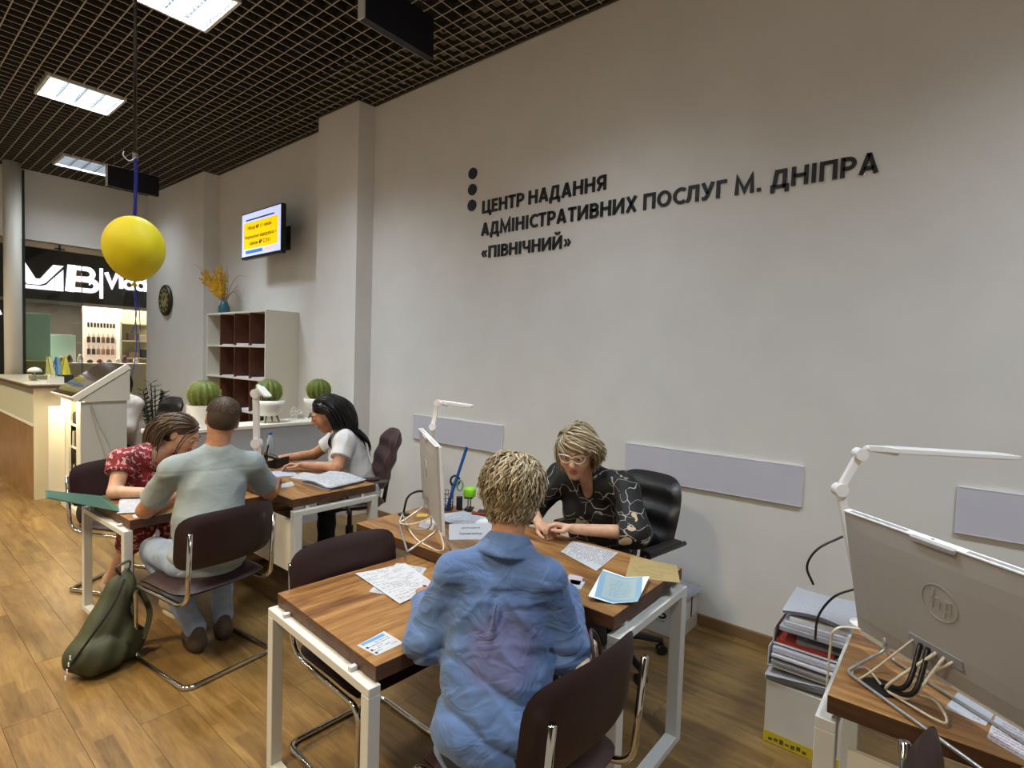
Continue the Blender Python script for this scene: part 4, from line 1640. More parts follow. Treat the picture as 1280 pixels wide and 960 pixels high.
MB().box(-.033, .033, -.024, .024, .070, .078).build('collar', M['black'], t, bevel=.003)
MB().lathe([(.034, .078), (.036, .09), (.036, .118), (.030, .128), (.012, .131)], 20).build('cap', M['lime'], t, smooth=True)
# pen holder with scissors, pencils and a pink highlighter
t = thing('pen_holder', 'wire pen holder crowded with pens behind the edge-on computer', 'pen holder', (2.17, 2.245, ZD), 0)
m = MB()
for z in (.002, .035, .07, .10):
    m.tube([(.045 * math.cos(a), .045 * math.sin(a), z) for a in [2 * PI * k / 24 for k in range(24)]], .002, 5, closed=True)
for k in range(16):
    a = 2 * PI * k / 16
    m.tube([(.045 * math.cos(a), .045 * math.sin(a), .002), (.045 * math.cos(a), .045 * math.sin(a), .10)], .0014, 5)
m.lathe([(.044, 0), (.044, .003)], 20)
m.build('wire_cup', M['black'], t)


def stick(name, label, base, top, r, m_, cat, tip=None):
    o = MB().tube([base, top], r, 10).build(name, m_, None)
    return tag(o, label, cat)


stick('long_ruler_pen', 'long bright blue rod leaning out of the pen holder against the wall panel', (2.165, 2.225, ZD + .006), (2.215, 2.128, 1.115), .009, M['blue_plastic'], 'rod')
stick('highlighter', 'pink highlighter standing in the pen holder', (2.155, 2.262, ZD + .006), (2.115, 2.275, ZD + .185), .012, M['pink'], 'highlighter')
stick('pencil', 'white pencil standing upright in the pen holder', (2.175, 2.255, ZD + .006), (2.163, 2.262, ZD + .20), .004, M['aio_white'], 'pencil')
stick('marker', 'white marker leaning right in the pen holder', (2.18, 2.24, ZD + .006), (2.20, 2.215, ZD + .165), .008, M['aio_white'], 'marker')
t = thing('scissors', 'scissors with black and pale green handles stuck in the pen holder', 'scissors', (2.182, 2.222, ZD + .006))
MB().tube([(0, 0, 0), (.012, -.012, .13)], .005, 6).build('blade', M['steel'], t)
m = MB()
m.tube([(.02 + .018 * math.cos(a), -.02 - .018 * math.cos(a), .16 + .03 * math.sin(a)) for a in [2 * PI * k / 16 for k in range(16)]], .006, 6, closed=True)
m.build('handle', M['black'], t)
m = MB()
m.tube([(.035 + .012 * math.cos(a), -.045 - .012 * math.cos(a), .135 + .03 * math.sin(a)) for a in [2 * PI * k / 16 for k in range(16)]], .006, 6, closed=True)
m.build('handle', mat('pale_green', 'a8c79b', .4), t)
stick('correction_pen', 'black bottle shaped corrector beside the pen holder', (2.22, 2.18, ZD + .001), (2.22, 2.18, ZD + .075), .018, M['black'], 'corrector')
# yellow note by the cables
sheet('sticky_note', 'yellow sticky note behind the edge-on computer', 'note', [(1.955, 2.245), (1.99, 2.20), (2.03, 2.235), (1.995, 2.28)], ZD, mat('sticky_yellow', 'd8b64a', .8))
# cables of the edge-on computer
hole = Vector((1.93, 2.32, ZD + .006))
for k, (lb, m_, r_, mid) in enumerate([('cream cable looping low from the edge-on computer to the desk port', 'cable_white', .0035, [(1.74, 2.03, .752), (1.655 + .02, 1.86, .752), (1.70, 1.76, .760)]),
                                      ('second cream cable crossing to the desk port behind the edge-on computer', 'cable_white', .0035, [(1.80, 2.19, .755), (1.755, 2.02, .80), (1.80, 1.95, .85)]),
                                      ('grey flat cable from the edge-on computer to the desk port', 'cable_grey', .004, [(1.85, 2.23, .775), (1.76, 2.06, .765), (1.80, 1.96, .79)]),
                                      ('thick black cable arching from the desk port to the edge-on computer', 'black', .006, [(1.92, 2.28, .85), (1.90, 2.18, .905), (1.88, 2.08, .92)])]):
    end = P2(.27 + .03 * k - .05, .293, .016)
    cable('cable', lb, [hole + Vector((.008 * (k - 1.5), .006 * k, 0))] + [Vector(q) for q in mid] + [end], r_, M[m_])
# cables of the right hand computer into its desk port
tag(MB().lathe([(.045, 0), (.045, .004), (.034, .0045)], 24, (1.795, .118, ZD)).build('cable_port', M['black_matte']), 'round dark cable port in the right desk top', 'cable port')
for k, (lb, m_, r_, mids) in enumerate([('cream cable lying in a loop left of the port on the right desk', 'cable_white', .003, [(1.87, .16, .752), (1.83, .19, .752), (1.80, .165, .752)]),
                                        ('black thick plug cable running from the right computer down to the port', 'black', .0065, [(1.745, .06, .80)]),
                                        ('second black plug cable beside it on the right computer', 'black', .0065, [(1.735, .045, .79)]),
                                        ('upper cream cable plugged left in the right computer', 'cable_white', .0045, [(1.765, .09, .79)]),
                                        ('lower cream cable plugged right in the right computer', 'cable_white', .004, [(1.74, .05, .775)]),
                                        ('pale cable curving far across the right desk under the stand', 'cable_white', .0035, [(1.70, -.02, .757), (1.80, .0, .757), (1.83, .06, .753)])]):
    end = P3(.21 + .022 * k, .293, .018)
    cable('cable', lb, [(1.795 - .006 * k, .118 - .004 * k, ZD + .010)] + mids + [end], r_, M[m_])
# black cord by the left edge of the right computer
cable('cord', 'black cord hanging in a loop behind the left edge of the right computer', [(2.11, .27, 1.06), (2.04, .33, 1.02), (2.05, .36, .95), (2.09, .345, .88)], .004, M['black'])
cable('cord', 'lower black cord bending over the desk end to the papers', [(2.10, .22, .90), (2.08, .28, .86), (2.13, .33, .76), (2.22, .35, .64), (2.30, .36, .60)], .004, M['black'])
cable('cord', 'white cord falling past the desk end over the stacked papers', [(2.10, .20, .77), (2.02, .26, .78), (2.02, .275, .70), (2.02, .28, .40), (2.04, .30, .05)], .004, M['cable_white'])

# things behind the man on the clerk's desk
t = thing('pen_cup', 'dark mesh pen cup beside the upright lamp', 'pen holder', (1.92, 3.93, ZD))
MB().lathe([(.038, 0), (.042, .10), (.039, .10), (.036, .004)], 18).build('cup', M['black'], t)
stick('pen', 'pen sticking up left in the dark pen cup', (1.912, 3.935, ZD + .01), (1.892, 3.955, ZD + .19), .005, M['steel'], 'pen')
stick('pen', 'orange brown pen in the dark pen cup', (1.93, 3.925, ZD + .01), (1.925, 3.92, ZD + .17), .005, mat('tan_pen', 'a8824a', .5), 'pen')
stick('pen', 'black pen leaning right in the dark pen cup', (1.935, 3.94, ZD + .01), (1.965, 3.92, ZD + .185), .006, M['black'], 'pen')
t = thing('telephone', 'black desk telephone near the black haired clerk\'s hands', 'telephone', (2.05, 4.02, ZD), .4)
MB().prism([(-.09, 0), (.09, 0), (.09, .02), (-.09, .075)], -.075, .075, fn=lambda p: (p[2], p[0], p[1])).build('body', M['black'], t, bevel=.004)
MB().tube(fillet([(-.045, -.09, .055), (-.045, -.07, .075), (-.045, .07, .10), (-.045, .09, .075)], .02, 4), .017, 8).build('handset', M['black'], t, smooth=True)
t = thing('tape_dispenser', 'small pink and yellow desk tidy below the upright lamp', 'desk tidy', (1.80, 3.80, ZD), .2)
MB().box(-.04, .04, -.03, .03, 0, .05).build('body', mat('maroon_box', '6b2638', .5), t, bevel=.006)
MB().box(-.03, .03, -.02, .02, .0502, .075).build('top_box', M['yellow_print'], t, bevel=.004)
t = thing('water_bottle', 'clear water bottle with a blue cap by the low wall', 'bottle', (2.22, 4.40, ZD))
MB().lathe([(.028, 0), (.032, .01), (.032, .12), (.022, .16), (.012, .185)], 16).build('body', mat('bottle_plastic', 'c9d4dc', .15, trans=.7), t, smooth=True)
MB().lathe([(.015, .185), (.015, .205)], 14).build('cap', M['blue_plastic'], t)

t = thing('drawer_pedestal', 'walnut drawer pedestal under the desk of the black haired clerk', 'drawers', (2.02, 4.22, 0))
MB().box(-.20, .20, -.20, .20, .03, .58).build('body', M['edge_y'], t, bevel=.003)
for k in range(3):
    d_ = MB().box(-.19, .19, -.218, -.2005, .05 + .175 * k, .215 + .175 * k).build('drawer', M['desk_x'], t, bevel=.002)
    MB().box(-.06, .06, -.235, -.2185, .13 + .175 * k, .142 + .175 * k).build('handle', M['steel'], d_)


# ================================================================== HANGING AND WALL THINGS
def hanging_board(label, x0, x1, y0, y1, z0, z1):
    t = thing('hanging_board', label, 'sign board', ((x0 + x1) / 2, (y0 + y1) / 2, z0), 0, 'hanging boards')
    hx, hy, h = (x1 - x0) / 2, (y1 - y0) / 2, z1 - z0
    MB().box(-hx + .012, hx, -hy, hy, 0, h).build('panel', M['navy'], t, bevel=.002)
    MB().box(-hx, -hx + .012, -hy, hy, 0, h).build('end_cap', M['frame'], t)
    for s in (-1, 1):
        MB().tube([(s * hx * .7, 0, h), (s * hx * .7, 0, CZ - z0 + .02)], .004, 6).build('hanger', M['steel'], t)


hanging_board('dark navy box board hanging from the grid ceiling at the top of the picture', 2.043, 2.62, 2.945, 3.005, 3.70, 3.968)
hanging_board('dark box board hanging far back behind the ribbon of the balloon', 2.13, 2.72, 8.55, 8.61, 3.685, 3.945)

t = thing('hanging_pole', 'thin chrome pole hanging from the ceiling down to the blue ribbon', 'pole', (.85, 2.975, 2.48))
MB().tube([(0, 0, 0), (0, 0, CZ - 2.48 + .02)], .0075, 10).build('tube', M['pole_dark'], t, smooth=True)
MB().lathe([(.012, 0), (.012, .03)], 12).build('end_socket', M['steel'], t)
MB().tube(smooth_path([(.0, -.01, .01), (-.03, -.02, -.015), (-.055, -.03, 0), (-.05, -.02, .02)], 6), .0022, 6).build('white_string', M['paper'], t)
t = thing('balloon', 'yellow balloon hanging by a blue ribbon', 'balloon', (.841, 2.957, 2.077))
prof = []
for k in range(25):
    a = -PI / 2 + PI * k / 24
    r = .124 * math.cos(a)
    z = .143 * math.sin(a)
    if z < 0:
        z *= 1.07
        r *= 1 - .12 * (abs(z) / .15) ** 1.5
    prof.append((max(r, .001), z))
MB().lathe(prof, 32).build('skin', M['yellow_balloon'], t, smooth=True)
MB().lathe([(.004, 0), (.006, -.008), (.013, -.022), (.012, -.024), (.002, -.02)], 12, (0, 0, -.151)).build('knot', M['yellow_balloon'], t, smooth=True)
t = thing('ribbon', 'blue satin ribbon holding the balloon with ends trailing below it', 'ribbon', (.847, 2.97, 2.485))
rb = MB()
for k, (x_, y_) in enumerate([(0, 0), (.004, .004), (-.004, .006)]):
    rb.tube(smooth_path([(x_, y_ - .012, 0), (x_ + .002, y_ - .014, -.09), (x_ - .004, y_ - .013, -.26)], 5), .0105, 6, flat=.12)
rb.build('upper_strip', M['ribbon'], t)
for k, pts in enumerate([[(-.006, -.01, -.56), (.008, .0, -.66), (.0, -.004, -.75), (-.014, .0, -.80)], [(-.004, -.01, -.56), (.016, 0, -.68), (.025, .01, -.78)],
                         [(-.008, -.012, -.56), (.002, 0, -.70), (.008, .006, -.86), (-.012, 0, -1.0)], [(.004, .0, -.86), (.014, .0, -.80), (.022, .004, -.90)]]):
    MB().tube(smooth_path(pts, 6), .006, 6, flat=.15).build('trailing_end', M['ribbon'], t)

# television
t = thing('television', 'wall television showing a yellow notice, turned on', 'television', (3.05, 6.33, 2.72))
hw, hh = .478, .545
MB().box(0, .055, -hw, hw, 0, hh).build('casing', M['black'], t, bevel=.004)
scr = MB().box(-.0015, -.0002, -hw + .014, hw - .014, .03, hh - .014).build('screen', mat('screen_bluewhite', 'b9c2ee', .3, emit='c3ccff', es=.45), t)
MB().box(.055, .16, -.12, .12, .12, .40).build('bracket', M['black'], t)
MB().box(.16, WX - 3.05 - .002, -.03, .03, .2, .3).build('mount_arm', M['black'], t)
MB().box(WX - 3.05 - .02, WX - 3.05 - .001, -.10, .10, .12, .40).build('wall_plate', M['black'], t)
MB().box(-.0030, -.0016, -.40, .42, .115, .425).build('notice', mat('screen_yellow', 'f0c400', .3, emit='ffce00', es=.42), scr)
MB().box(-.0030, -.0016, -.32, .36, .445, .462).build('header_bar', mat('screen_navy', '24304a', .3, emit='24304a', es=.5), scr)
MB().box(-.0030, -.0016, -.05, .36, .06, .095).build('footer_bar', mat('screen_blue', '2c62b4', .3, emit='2c62b4', es=.6), scr)
MB().box(-.0030, -.0016, -.30, -.09, .066, .090).build('footer_bar', mat('screen_orange', 'e0a890', .3, emit='e0a890', es=.6), scr)
RW = (PI / 2, 0, -PI / 2)
for body, y_, z_, h_, w_ in (('Місце № 11 чекає', .32, .34, .050, .58), ('Запрошуємо відвідувача з', .40, .235, .050, .76), ('чеком № С 011', .27, .155, .048, .50)):
    text_mesh('print', body, M['ink'], scr, (-.0033, y_, z_), RW, width=w_, height=h_, extrude=.0002, bold=.03)

# round wall clock
t = thing('wall_clock', 'dark round wall clock with a golden patterned face', 'clock', (3.128, 9.50, 2.36))
RX = (0, -PI / 2, 0)
MB().lathe([(.235, 0), (.24, .02), (.225, .04), (.20, .045), (.195, .036), (.001, .036)], 36).build('case', mat('clock_brown', '2a2415', .5), t, smooth=False, rot=RX)
MB().lathe([(.12, .0362), (.118, .040), (.001, .0405)], 28).build('face', mat('clock_gold', '8d7f45', .5, var=.35, vscale=40), t, rot=RX)
for k in range(12):
    a = 2 * PI * k / 12
    m = MB()
    ribbon(m, [(.15 * math.cos(a), .15 * math.sin(a)), (.185 * math.cos(a), .185 * math.sin(a))], .03, lambda p: (-p[2], -p[0], p[1]), .0362, .041)
    m.build('numeral', mat('clock_numeral', 'a39a55', .5) if k == 0 else bpy.data.materials['clock_numeral'], t)
for a, L in ((1.0, .09), (2.6, .13)):
    m = MB()
    ribbon(m, [(0, 0), (L * math.cos(a), L * math.sin(a))], .010, lambda p: (-p[2], -p[0], p[1]), .042, .045)
    m.build('hand', M['black'], t)

# ================================================================== PIGEONHOLE SHELF, VASE, CACTI
t = thing('pigeonhole_shelf', 'white pigeonhole cabinet with dark walnut compartments', 'shelf', (3.165, 6.81, 0))
X0, X1, Y0, Y1, ZT = -.195, .195, -.79, .79, 2.09
MB().box(X0, X1, Y0, Y0 + .022, 0, ZT).build('side_panel', M['shelf_white'], t)
MB().box(X0, X1, Y1 - .022, Y1, 0, ZT).build('side_panel', M['shelf_white'], t)
MB().box(X0, X1, Y0 + .022, Y1 - .022, ZT - .022, ZT).build('top_panel', M['shelf_white'], t)
MB().box(X0, X1, Y0 + .022, Y1 - .022, 0, .09).build('plinth', M['shelf_white'], t)
MB().box(X1 - .012, X1 - .002, Y0 + .022, Y1 - .022, .09, ZT - .022).build('back_panel', M['shelf_wood'], t)
rows = [.09, .50, .90, 1.29, 1.675]
for z in rows[1:]:
    MB().box(X0 + .001, X1 - .012, Y0 + .022, Y1 - .022, z - .011, z + .011).build('shelf_board', M['shelf_white'], t)
for k in range(1, 4):
    y = Y0 + (Y1 - Y0) * k / 4
    zz = rows + [ZT - .022]
    for r_ in range(5):
        MB().box(X0 + .004, X1 - .012, y - .009, y + .009, zz[r_] + (.011 if r_ else 0) + .0004, zz[r_ + 1] - (.011 if r_ < 4 else 0) - .0004).build('divider', M['shelf_wood'], t)
k = 0
for r_ in (2, 3, 4):
    for c_ in range(3):
        y = Y0 + (Y1 - Y0) * (c_ + .5) / 4
        n_ = random.choice((2, 3, 4))
        tag(MB().box(3.165 - .185, 3.165 + .08, 6.81 + y - .15, 6.81 + y + .15, rows[r_] + .0112, rows[r_] + .0112 + .006 * n_).build('form_stack', mat('form_stack_%d' % k, 'cdc4d2', .8), None),
            'low stack of pale forms, %s row of the cabinet, %s compartment from the right' % (['third', 'second', 'top'][r_ - 2], ['first', 'second', 'third'][c_]), 'papers', 'form stacks in the cabinet')
        k += 1
t = thing('vase', 'teal vase with dried yellow flowers and bare twigs on the cabinet', 'vase', (3.10, 7.40, 2.0905))
MB().lathe([(.055, 0), (.070, .03), (.068, .09), (.045, .14), (.038, .165), (.034, .165), (.040, .135)], 20, cap=False).build('body', M['teal'], t, smooth=True)
MB().lathe([(.054, .002), (.001, .002)], 16).build('bottom', M['teal'], t)
rr = random.Random(3)
fl_ = MB()
fh = MB()
for k in range(34):
    # spray of yellow mimosa stems leaning to +y (left in the picture)
    ex, ey, ez = rr.uniform(-.14, .12), rr.uniform(.02, .50), rr.uniform(.28, .52)
    p = smooth_path([(0, 0, .10), (ex * .4, ey * .4, .10 + ez * .5), (ex, ey, .10 + ez)], 5)
    fl_.tube(p, .0025, 4)
    for q in p[4:]:
        for _ in range(4):
            fh.ball((q.x + rr.uniform(-.022, .022), q.y + rr.uniform(-.022, .022), q.z + rr.uniform(-.02, .02)), rr.uniform(.007, .013), 5, 4)
fl_.build('flower_stems', M['twig'], t)['kind'] = 'stuff'
fh.build('flower_heads', M['dry_yellow'], t)['kind'] = 'stuff'
for pts in ([(0, 0, .12), (.02, -.06, .34), (0, -.07, .62)], [(0, 0, .12), (.0, -.14, .30), (-.02, -.42, .45), (-.02, -.68, .43)], [(0, 0, .12), (.03, -.15, .28), (.02, -.36, .35)],
            [(0, 0, .12), (.0, -.12, .24), (0, -.30, .26), (0, -.48, .14)], [(0, 0, .12), (0, -.03, .3), (.02, .02, .56)], [(0, 0, .12), (0, -.05, .34), (0, -.12, .50)],
            [(0, 0, .12), (0, .3, .40), (-.02, .62, .60), (0, .95, .72)], [(0, 0, .12), (.03, -.08, .25), (.05, -.28, .30)]):
    MB().tube(smooth_path(pts, 6), [.0045 - .003 * k / (6 * (len(pts) - 1)) for k in range(6 * (len(pts) - 1) + 1)], 5).build('twig', M['twig'], t)

rr = random.Random(5)


def cactus(label, loc, r, straight):
    t = thing('potted_cactus', label, 'cactus', loc, 0, 'barrel cacti on the low wall')
    if straight:
        ph = .185
        MB().lathe([(.112, 0), (.124, .01), (.128, ph), (.118, ph), (.112, ph - .03)], 32, cap=False).build('pot', M['pot'], t, smooth=False)
    else:
        ph = .205
        MB().lathe([(.03, .058), (.075, .062), (.115, .10), (.135, .16), (.138, ph), (.128, ph), (.122, ph - .03)], 32, cap=False).build('pot', M['pot'], t, smooth=True)
        MB().lathe([(.031, .0578), (.001, .0578)], 16).build('pot_bottom', M['pot'], t)
        for k in range(4):
            a = PI / 4 + PI / 2 * k
            MB().tube([(.065 * math.cos(a), .065 * math.sin(a), .068), (.095 * math.cos(a), .095 * math.sin(a), .004)], [.011, .008], 8).build('leg', M['pot_leg'], t)
    MB().lathe([(.118, 0), (.001, .004)], 24, (0, 0, ph - .026), cap=False).build('soil', M['soil'], t)
    n, mrows, ribs = 84, 20, 14
    vs, fs = [], []
    cz = ph + r * .72
    sp = MB()
    for i in range(mrows + 1):
        tt = -PI / 2 * .82 + (PI / 2 * .82 + PI / 2) * i / mrows
        for j in range(n):
            a = 2 * PI * j / n
            rib = math.cos(a * ribs)
            q = r * (math.cos(tt) ** .75 if math.cos(tt) > 0 else 0) * (1 + .07 * rib * math.cos(tt))
            vs.append((q * math.cos(a), q * math.sin(a), cz + r * .98 * math.sin(tt) - (.012 if i == mrows else 0)))
            if j % (n // ribs) == 0 and 3 < i < mrows and i % 1 == 0:
                for _ in range(3):
                    d = Vector((math.cos(a) * math.cos(tt) + rr.uniform(-.7, .7), math.sin(a) * math.cos(tt) + rr.uniform(-.7, .7), math.sin(tt) + rr.uniform(-.5, .7))).normalized()
                    b0 = Vector(vs[-1])
                    s1 = d.orthogonal().normalized() * .0016
                    sp.add([b0 + s1, b0 - s1, b0 + d * .020], [(0, 1, 2)])
    for i in range(mrows):
        for j in range(n):
            j2 = (j + 1) % n
            fs.append((i * n + j, i * n + j2, (i + 1) * n + j2, (i + 1) * n + j))
    MB().add(vs, fs).build('cactus_body', M['cactus'], t, smooth=True)
    sp.build('spines', M['spine'], t)['kind'] = 'stuff'


cactus('round barrel cactus in a straight white pot left of the man\'s head', (1.875, 4.85, .9752), .115, True)
cactus('barrel cactus in a white bowl pot right of the man\'s head', (2.43, 4.85, .9752), .108, False)
cactus('barrel cactus in a white bowl pot behind the black haired clerk\'s head', (2.93, 4.85, .9752), .108, False)
t = thing('ornament', 'small white openwork ornament on the low wall between two cacti', 'ornament', (2.725, 4.90, .9752))
MB().box(-.075, .075, -.02, .02, 0, .012).build('foot', M['white'], t)
m = MB()
rr = random.Random(9)
for k in range(9):
    x_, z_ = rr.uniform(-.05, .05), rr.uniform(.03, .10)
    rad = rr.uniform(.016, .024)
    m.tube([(x_ + rad * math.cos(a), rr.uniform(-.006, .006), z_ + rad * math.sin(a)) for a in [2 * PI * q / 14 for q in range(14)]], .004, 5, closed=True)
m.tube([(-.06, 0, .01), (-.03, 0, .07), (0, 0, .02), (.03, 0, .11), (.06, 0, .01)], .004, 5)
m.build('lattice', M['white'], t)
MB().box(.01, .07, -.018, .018, .0125, .045).build('grey_block', mat('ornament_grey', 'a8a49a', .6), t, bevel=.003)

# ================================================================== RECEPTION, KIOSK
M['counter_wood'] = wood_desk('counter_oak', 1)
t = thing('reception_counter', 'long reception counter with wood lower front and white end panel', 'counter', (1.21, 7.36, 0))
MB().box(0, .025, .02, 2.48, .0, .765).build('wood_front', mat('counter_oak_plain', '8d6a44', .45, var=.18, vscale=5), t)
MB().box(-.012, -.0005, .02, 2.48, .766, .79).build('trim_strip', M['white'], t)
MB().box(.004, .03, .02, 2.48, .791, 1.165).build('upper_front', mat('pale_counter_front', 'c3c3ae', .5), t)
MB().box(-.005, .50, -.002, .0185, 0, 1.165).build('end_panel', mat('cream_end', 'e3d9b8', .5), t)
MB().box(.031, .50, .02, 2.48, .05, 1.10).build('carcass', M['white'], t)
MB().box(-.05, .55, -.03, 2.50, 1.166, 1.195).build('counter_edge', mat('counter_edge_brown', '57432f', .5), t)
MB().box(-.048, .548, -.028, 2.498, 1.1955, 1.207).build('counter_top', mat('counter_top_grey', 'b5ad98', .35), t)
t = thing('flag_box', 'small white box with little flags on the reception counter', 'flags', (1.40, 7.44, 1.2072))
b_ = MB()
b_.box(-.06, .06, -.05, .05, 0, .01).box(-.06, .06, -.05, -.045, .01, .075).box(-.06, .06, .045, .05, .01, .075).box(-.06, -.055, -.045, .045, .01, .075).box(.055, .06, -.045, .045, .01, .075)
b_.build('box', M['white'], t)
for k, (dx, lean, col_a, col_b) in enumerate([(-.03, -.07, 'c8c86e', 'd8d49c'), (.0, .01, '3a78b8', '6fb0c8'), (.035, .08, 'e0c818', 'd8d84a')]):
    s_ = MB().tube([(dx, 0, .012), (dx + lean * .5, 0, .29)], .003, 6).build('flag_stick', M['steel'], t)
    m = MB()
    n = 6
    vs = []
    for j in range(n + 1):
        for i in range(n + 1):
            u, v = i / n, j / n
            vs.append((dx + lean * (.5 - .3 * v) + (u - .35) * (.03 + .09 * v), .012 * math.sin(u * 9) * v, .285 - v * .19))
    m.add(vs, [(j * (n + 1) + i, j * (n + 1) + i + 1, (j + 1) * (n + 1) + i + 1, (j + 1) * (n + 1) + i) for j in range(n) for i in range(n)])
    m.mi = [0 if (q % n) < n // 2 else 1 for q in range(n * n)]
    m.build('flag', [mat('flag_a%d' % k, col_a, .7), mat('flag_b%d' % k, col_b, .7)], s_, smooth=True)
t = thing('table_lamp', 'little mushroom shaped lamp on the reception counter', 'lamp', (1.33, 8.05, 1.2072))
MB().lathe([(.05, 0), (.05, .008), (.008, .015), (.008, .10)], 16).build('stem', M['chrome'], t)
MB().lathe([(.07, .10), (.06, .13), (.03, .15), (.001, .155)], 20).build('shade', M['white'], t, smooth=True)
for k, (x_, y_, w_, h_, c_) in enumerate([(1.45, 7.8, .09, .06, '6a5d2c'), (1.52, 7.62, .12, .09, '23211f'), (1.42, 8.4, .16, .05, '8d8a62'), (1.5, 8.9, .1, .12, '3b3a34')]):
    tag(MB().box(x_ - w_ / 2, x_ + w_ / 2, y_ - .06, y_ + .06, 1.2072, 1.2072 + h_).build('desk_box', mat('counter_thing_%d' % k, c_, .6), bevel=.006),
        ['little olive box on the reception counter', 'small dark box next to the flags on the counter', 'flat green grey tray on the reception counter', 'dark grey box far along the reception counter'][k], 'box')

t = thing('information_kiosk', 'white information kiosk with a slanted brown glass top', 'kiosk', (1.35, 6.23, 0))
W_, D_ = .36, .75
KW = M['white']
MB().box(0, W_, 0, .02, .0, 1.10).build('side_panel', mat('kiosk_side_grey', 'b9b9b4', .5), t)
MB().box(0, W_, D_ - .02, D_, .0, 1.10).build('side_panel', KW, t)
MB().box(W_ - .02, W_, .021, D_ - .021, .0, 1.10).build('back_panel', mat('kiosk_inside_dark', '3a3128', .6), t)
MB().box(0, W_ - .02, .021, D_ - .021, .0, .05).build('bottom_panel', KW, t)
MB().box(0, .02, .021, .16, .051, 1.10).build('front_stile', KW, t)
MB().box(0, .02, D_ - .30, D_ - .021, .051, 1.10).build('front_stile', KW, t)
for z in (.30, .62, .84):
    MB().box(.022, W_ - .022, .021, D_ - .021, z, z + .018).build('shelf_board', KW, t)
door_ = MB().box(-.13, -.005, D_ - .19, D_ - .175, .12, 1.02).build('open_flap', KW, t)
# wedge under the slanted top
m = MB()
m.prism([(-.03, 1.105), (W_ + .02, 1.105), (W_ + .02, 1.40)], -.02, D_ + .02, fn=lambda p: (p[0], p[2], p[1]))
m.build('wedge', mat('kiosk_wedge', 'c4c2bb', .5), t)
a_ = math.atan2(.30, W_ + .05)
d_, n_ = Vector((math.cos(a_), 0, math.sin(a_))), Vector((-math.sin(a_), 0, math.cos(a_)))
c_ = Vector((W_ / 2 - .005, D_ / 2, 1.255)) + n_ * .032
L_ = .265
MB().obox(c_, d_, (0, 1, 0), n_, L_, D_ / 2 + .03, .028).build('top_frame', KW, t, bevel=.003)
gm = mat('brown_glass', '4a3a2a', .12, spec=.8, coat=.6)
for s in (-1, 1):
    MB().obox(c_ + n_ * .030 + Vector((0, s * D_ / 4, 0)), d_, (0, 1, 0), n_, L_ - .012, D_ / 4 - .004, .003).build('glass_panel', gm, t)
led = MB().box(.03, .05, .05, D_ - .05, 1.085, 1.095).build('strip_lamp', mat('warm_strip', 'ffe0a0', .5, emit='ffd890', es=12), t)
ll = bpy.data.lights.new('strip_light', 'AREA')
ll.shape = 'RECTANGLE'
ll.size, ll.size_y, ll.energy, ll.color = .05, .6, 5, (1, .82, .5)
llo = bpy.data.objects.new('strip_light', ll)
COL.objects.link(llo)
llo.parent = t
llo.location = (-.03, D_ / 2, 1.10)
llo.rotation_euler = (0, math.radians(-35), 0)
rr = random.Random(2)
for r_, z in enumerate((.051, .319, .639, .859)):
    y = .19
    while y < D_ - .33:
        w_ = rr.uniform(.012, .03)
        h_ = rr.uniform(.10, .17)
        tag(MB().box(1.38, 1.38 + rr.uniform(.12, .2), 6.23 + y, 6.23 + y + w_, z + .0005, z + h_).build('booklet', mat('booklet_%d_%d' % (r_, int(y * 1000)), rr.choice(['1c1a18', '2c2a2a', 'cfc9b8', '8a8476', '3c3228', 'dad6c8']), .7)),
            'thin booklet upright in the kiosk, %s shelf' % ['bottom', 'second', 'third', 'top'][r_], 'booklet', 'booklets in the kiosk, %s shelf' % ['bottom', 'second', 'third', 'top'][r_])
        y += w_ + rr.uniform(.006, .03)
cable('cord', 'thin grey cord hanging down the side of the kiosk to a chair', [(1.42, 6.21, 1.09), (1.47, 6.19, .9), (1.54, 6.15, .7), (1.56, 6.1, .55)], .005, M['cable_grey'])
t = thing('black_bag', 'small black bag standing on the floor behind the green folder', 'bag', (1.36, 6.02, 0))
b_ = SDF((-.2, -.2, -.02), (.2, .2, .4), .012)
b_.ell((0, 0, .11), (.09, .13, .13), k=0).plane((0, 0, .0), (0, 0, -1)).ell((0.01, -.02, .18), (.06, .09, .09), k=.03)
V_, F_ = b_.mesh()
np_object('body', V_, F_, M['black_matte'], t, relax=2)
MB().tube(smooth_path([(0, -.08, .20), (0, -.04, .32), (0, .05, .32), (0, .08, .20)], 6), .008, 6).build('handle', M['black_matte'], t)
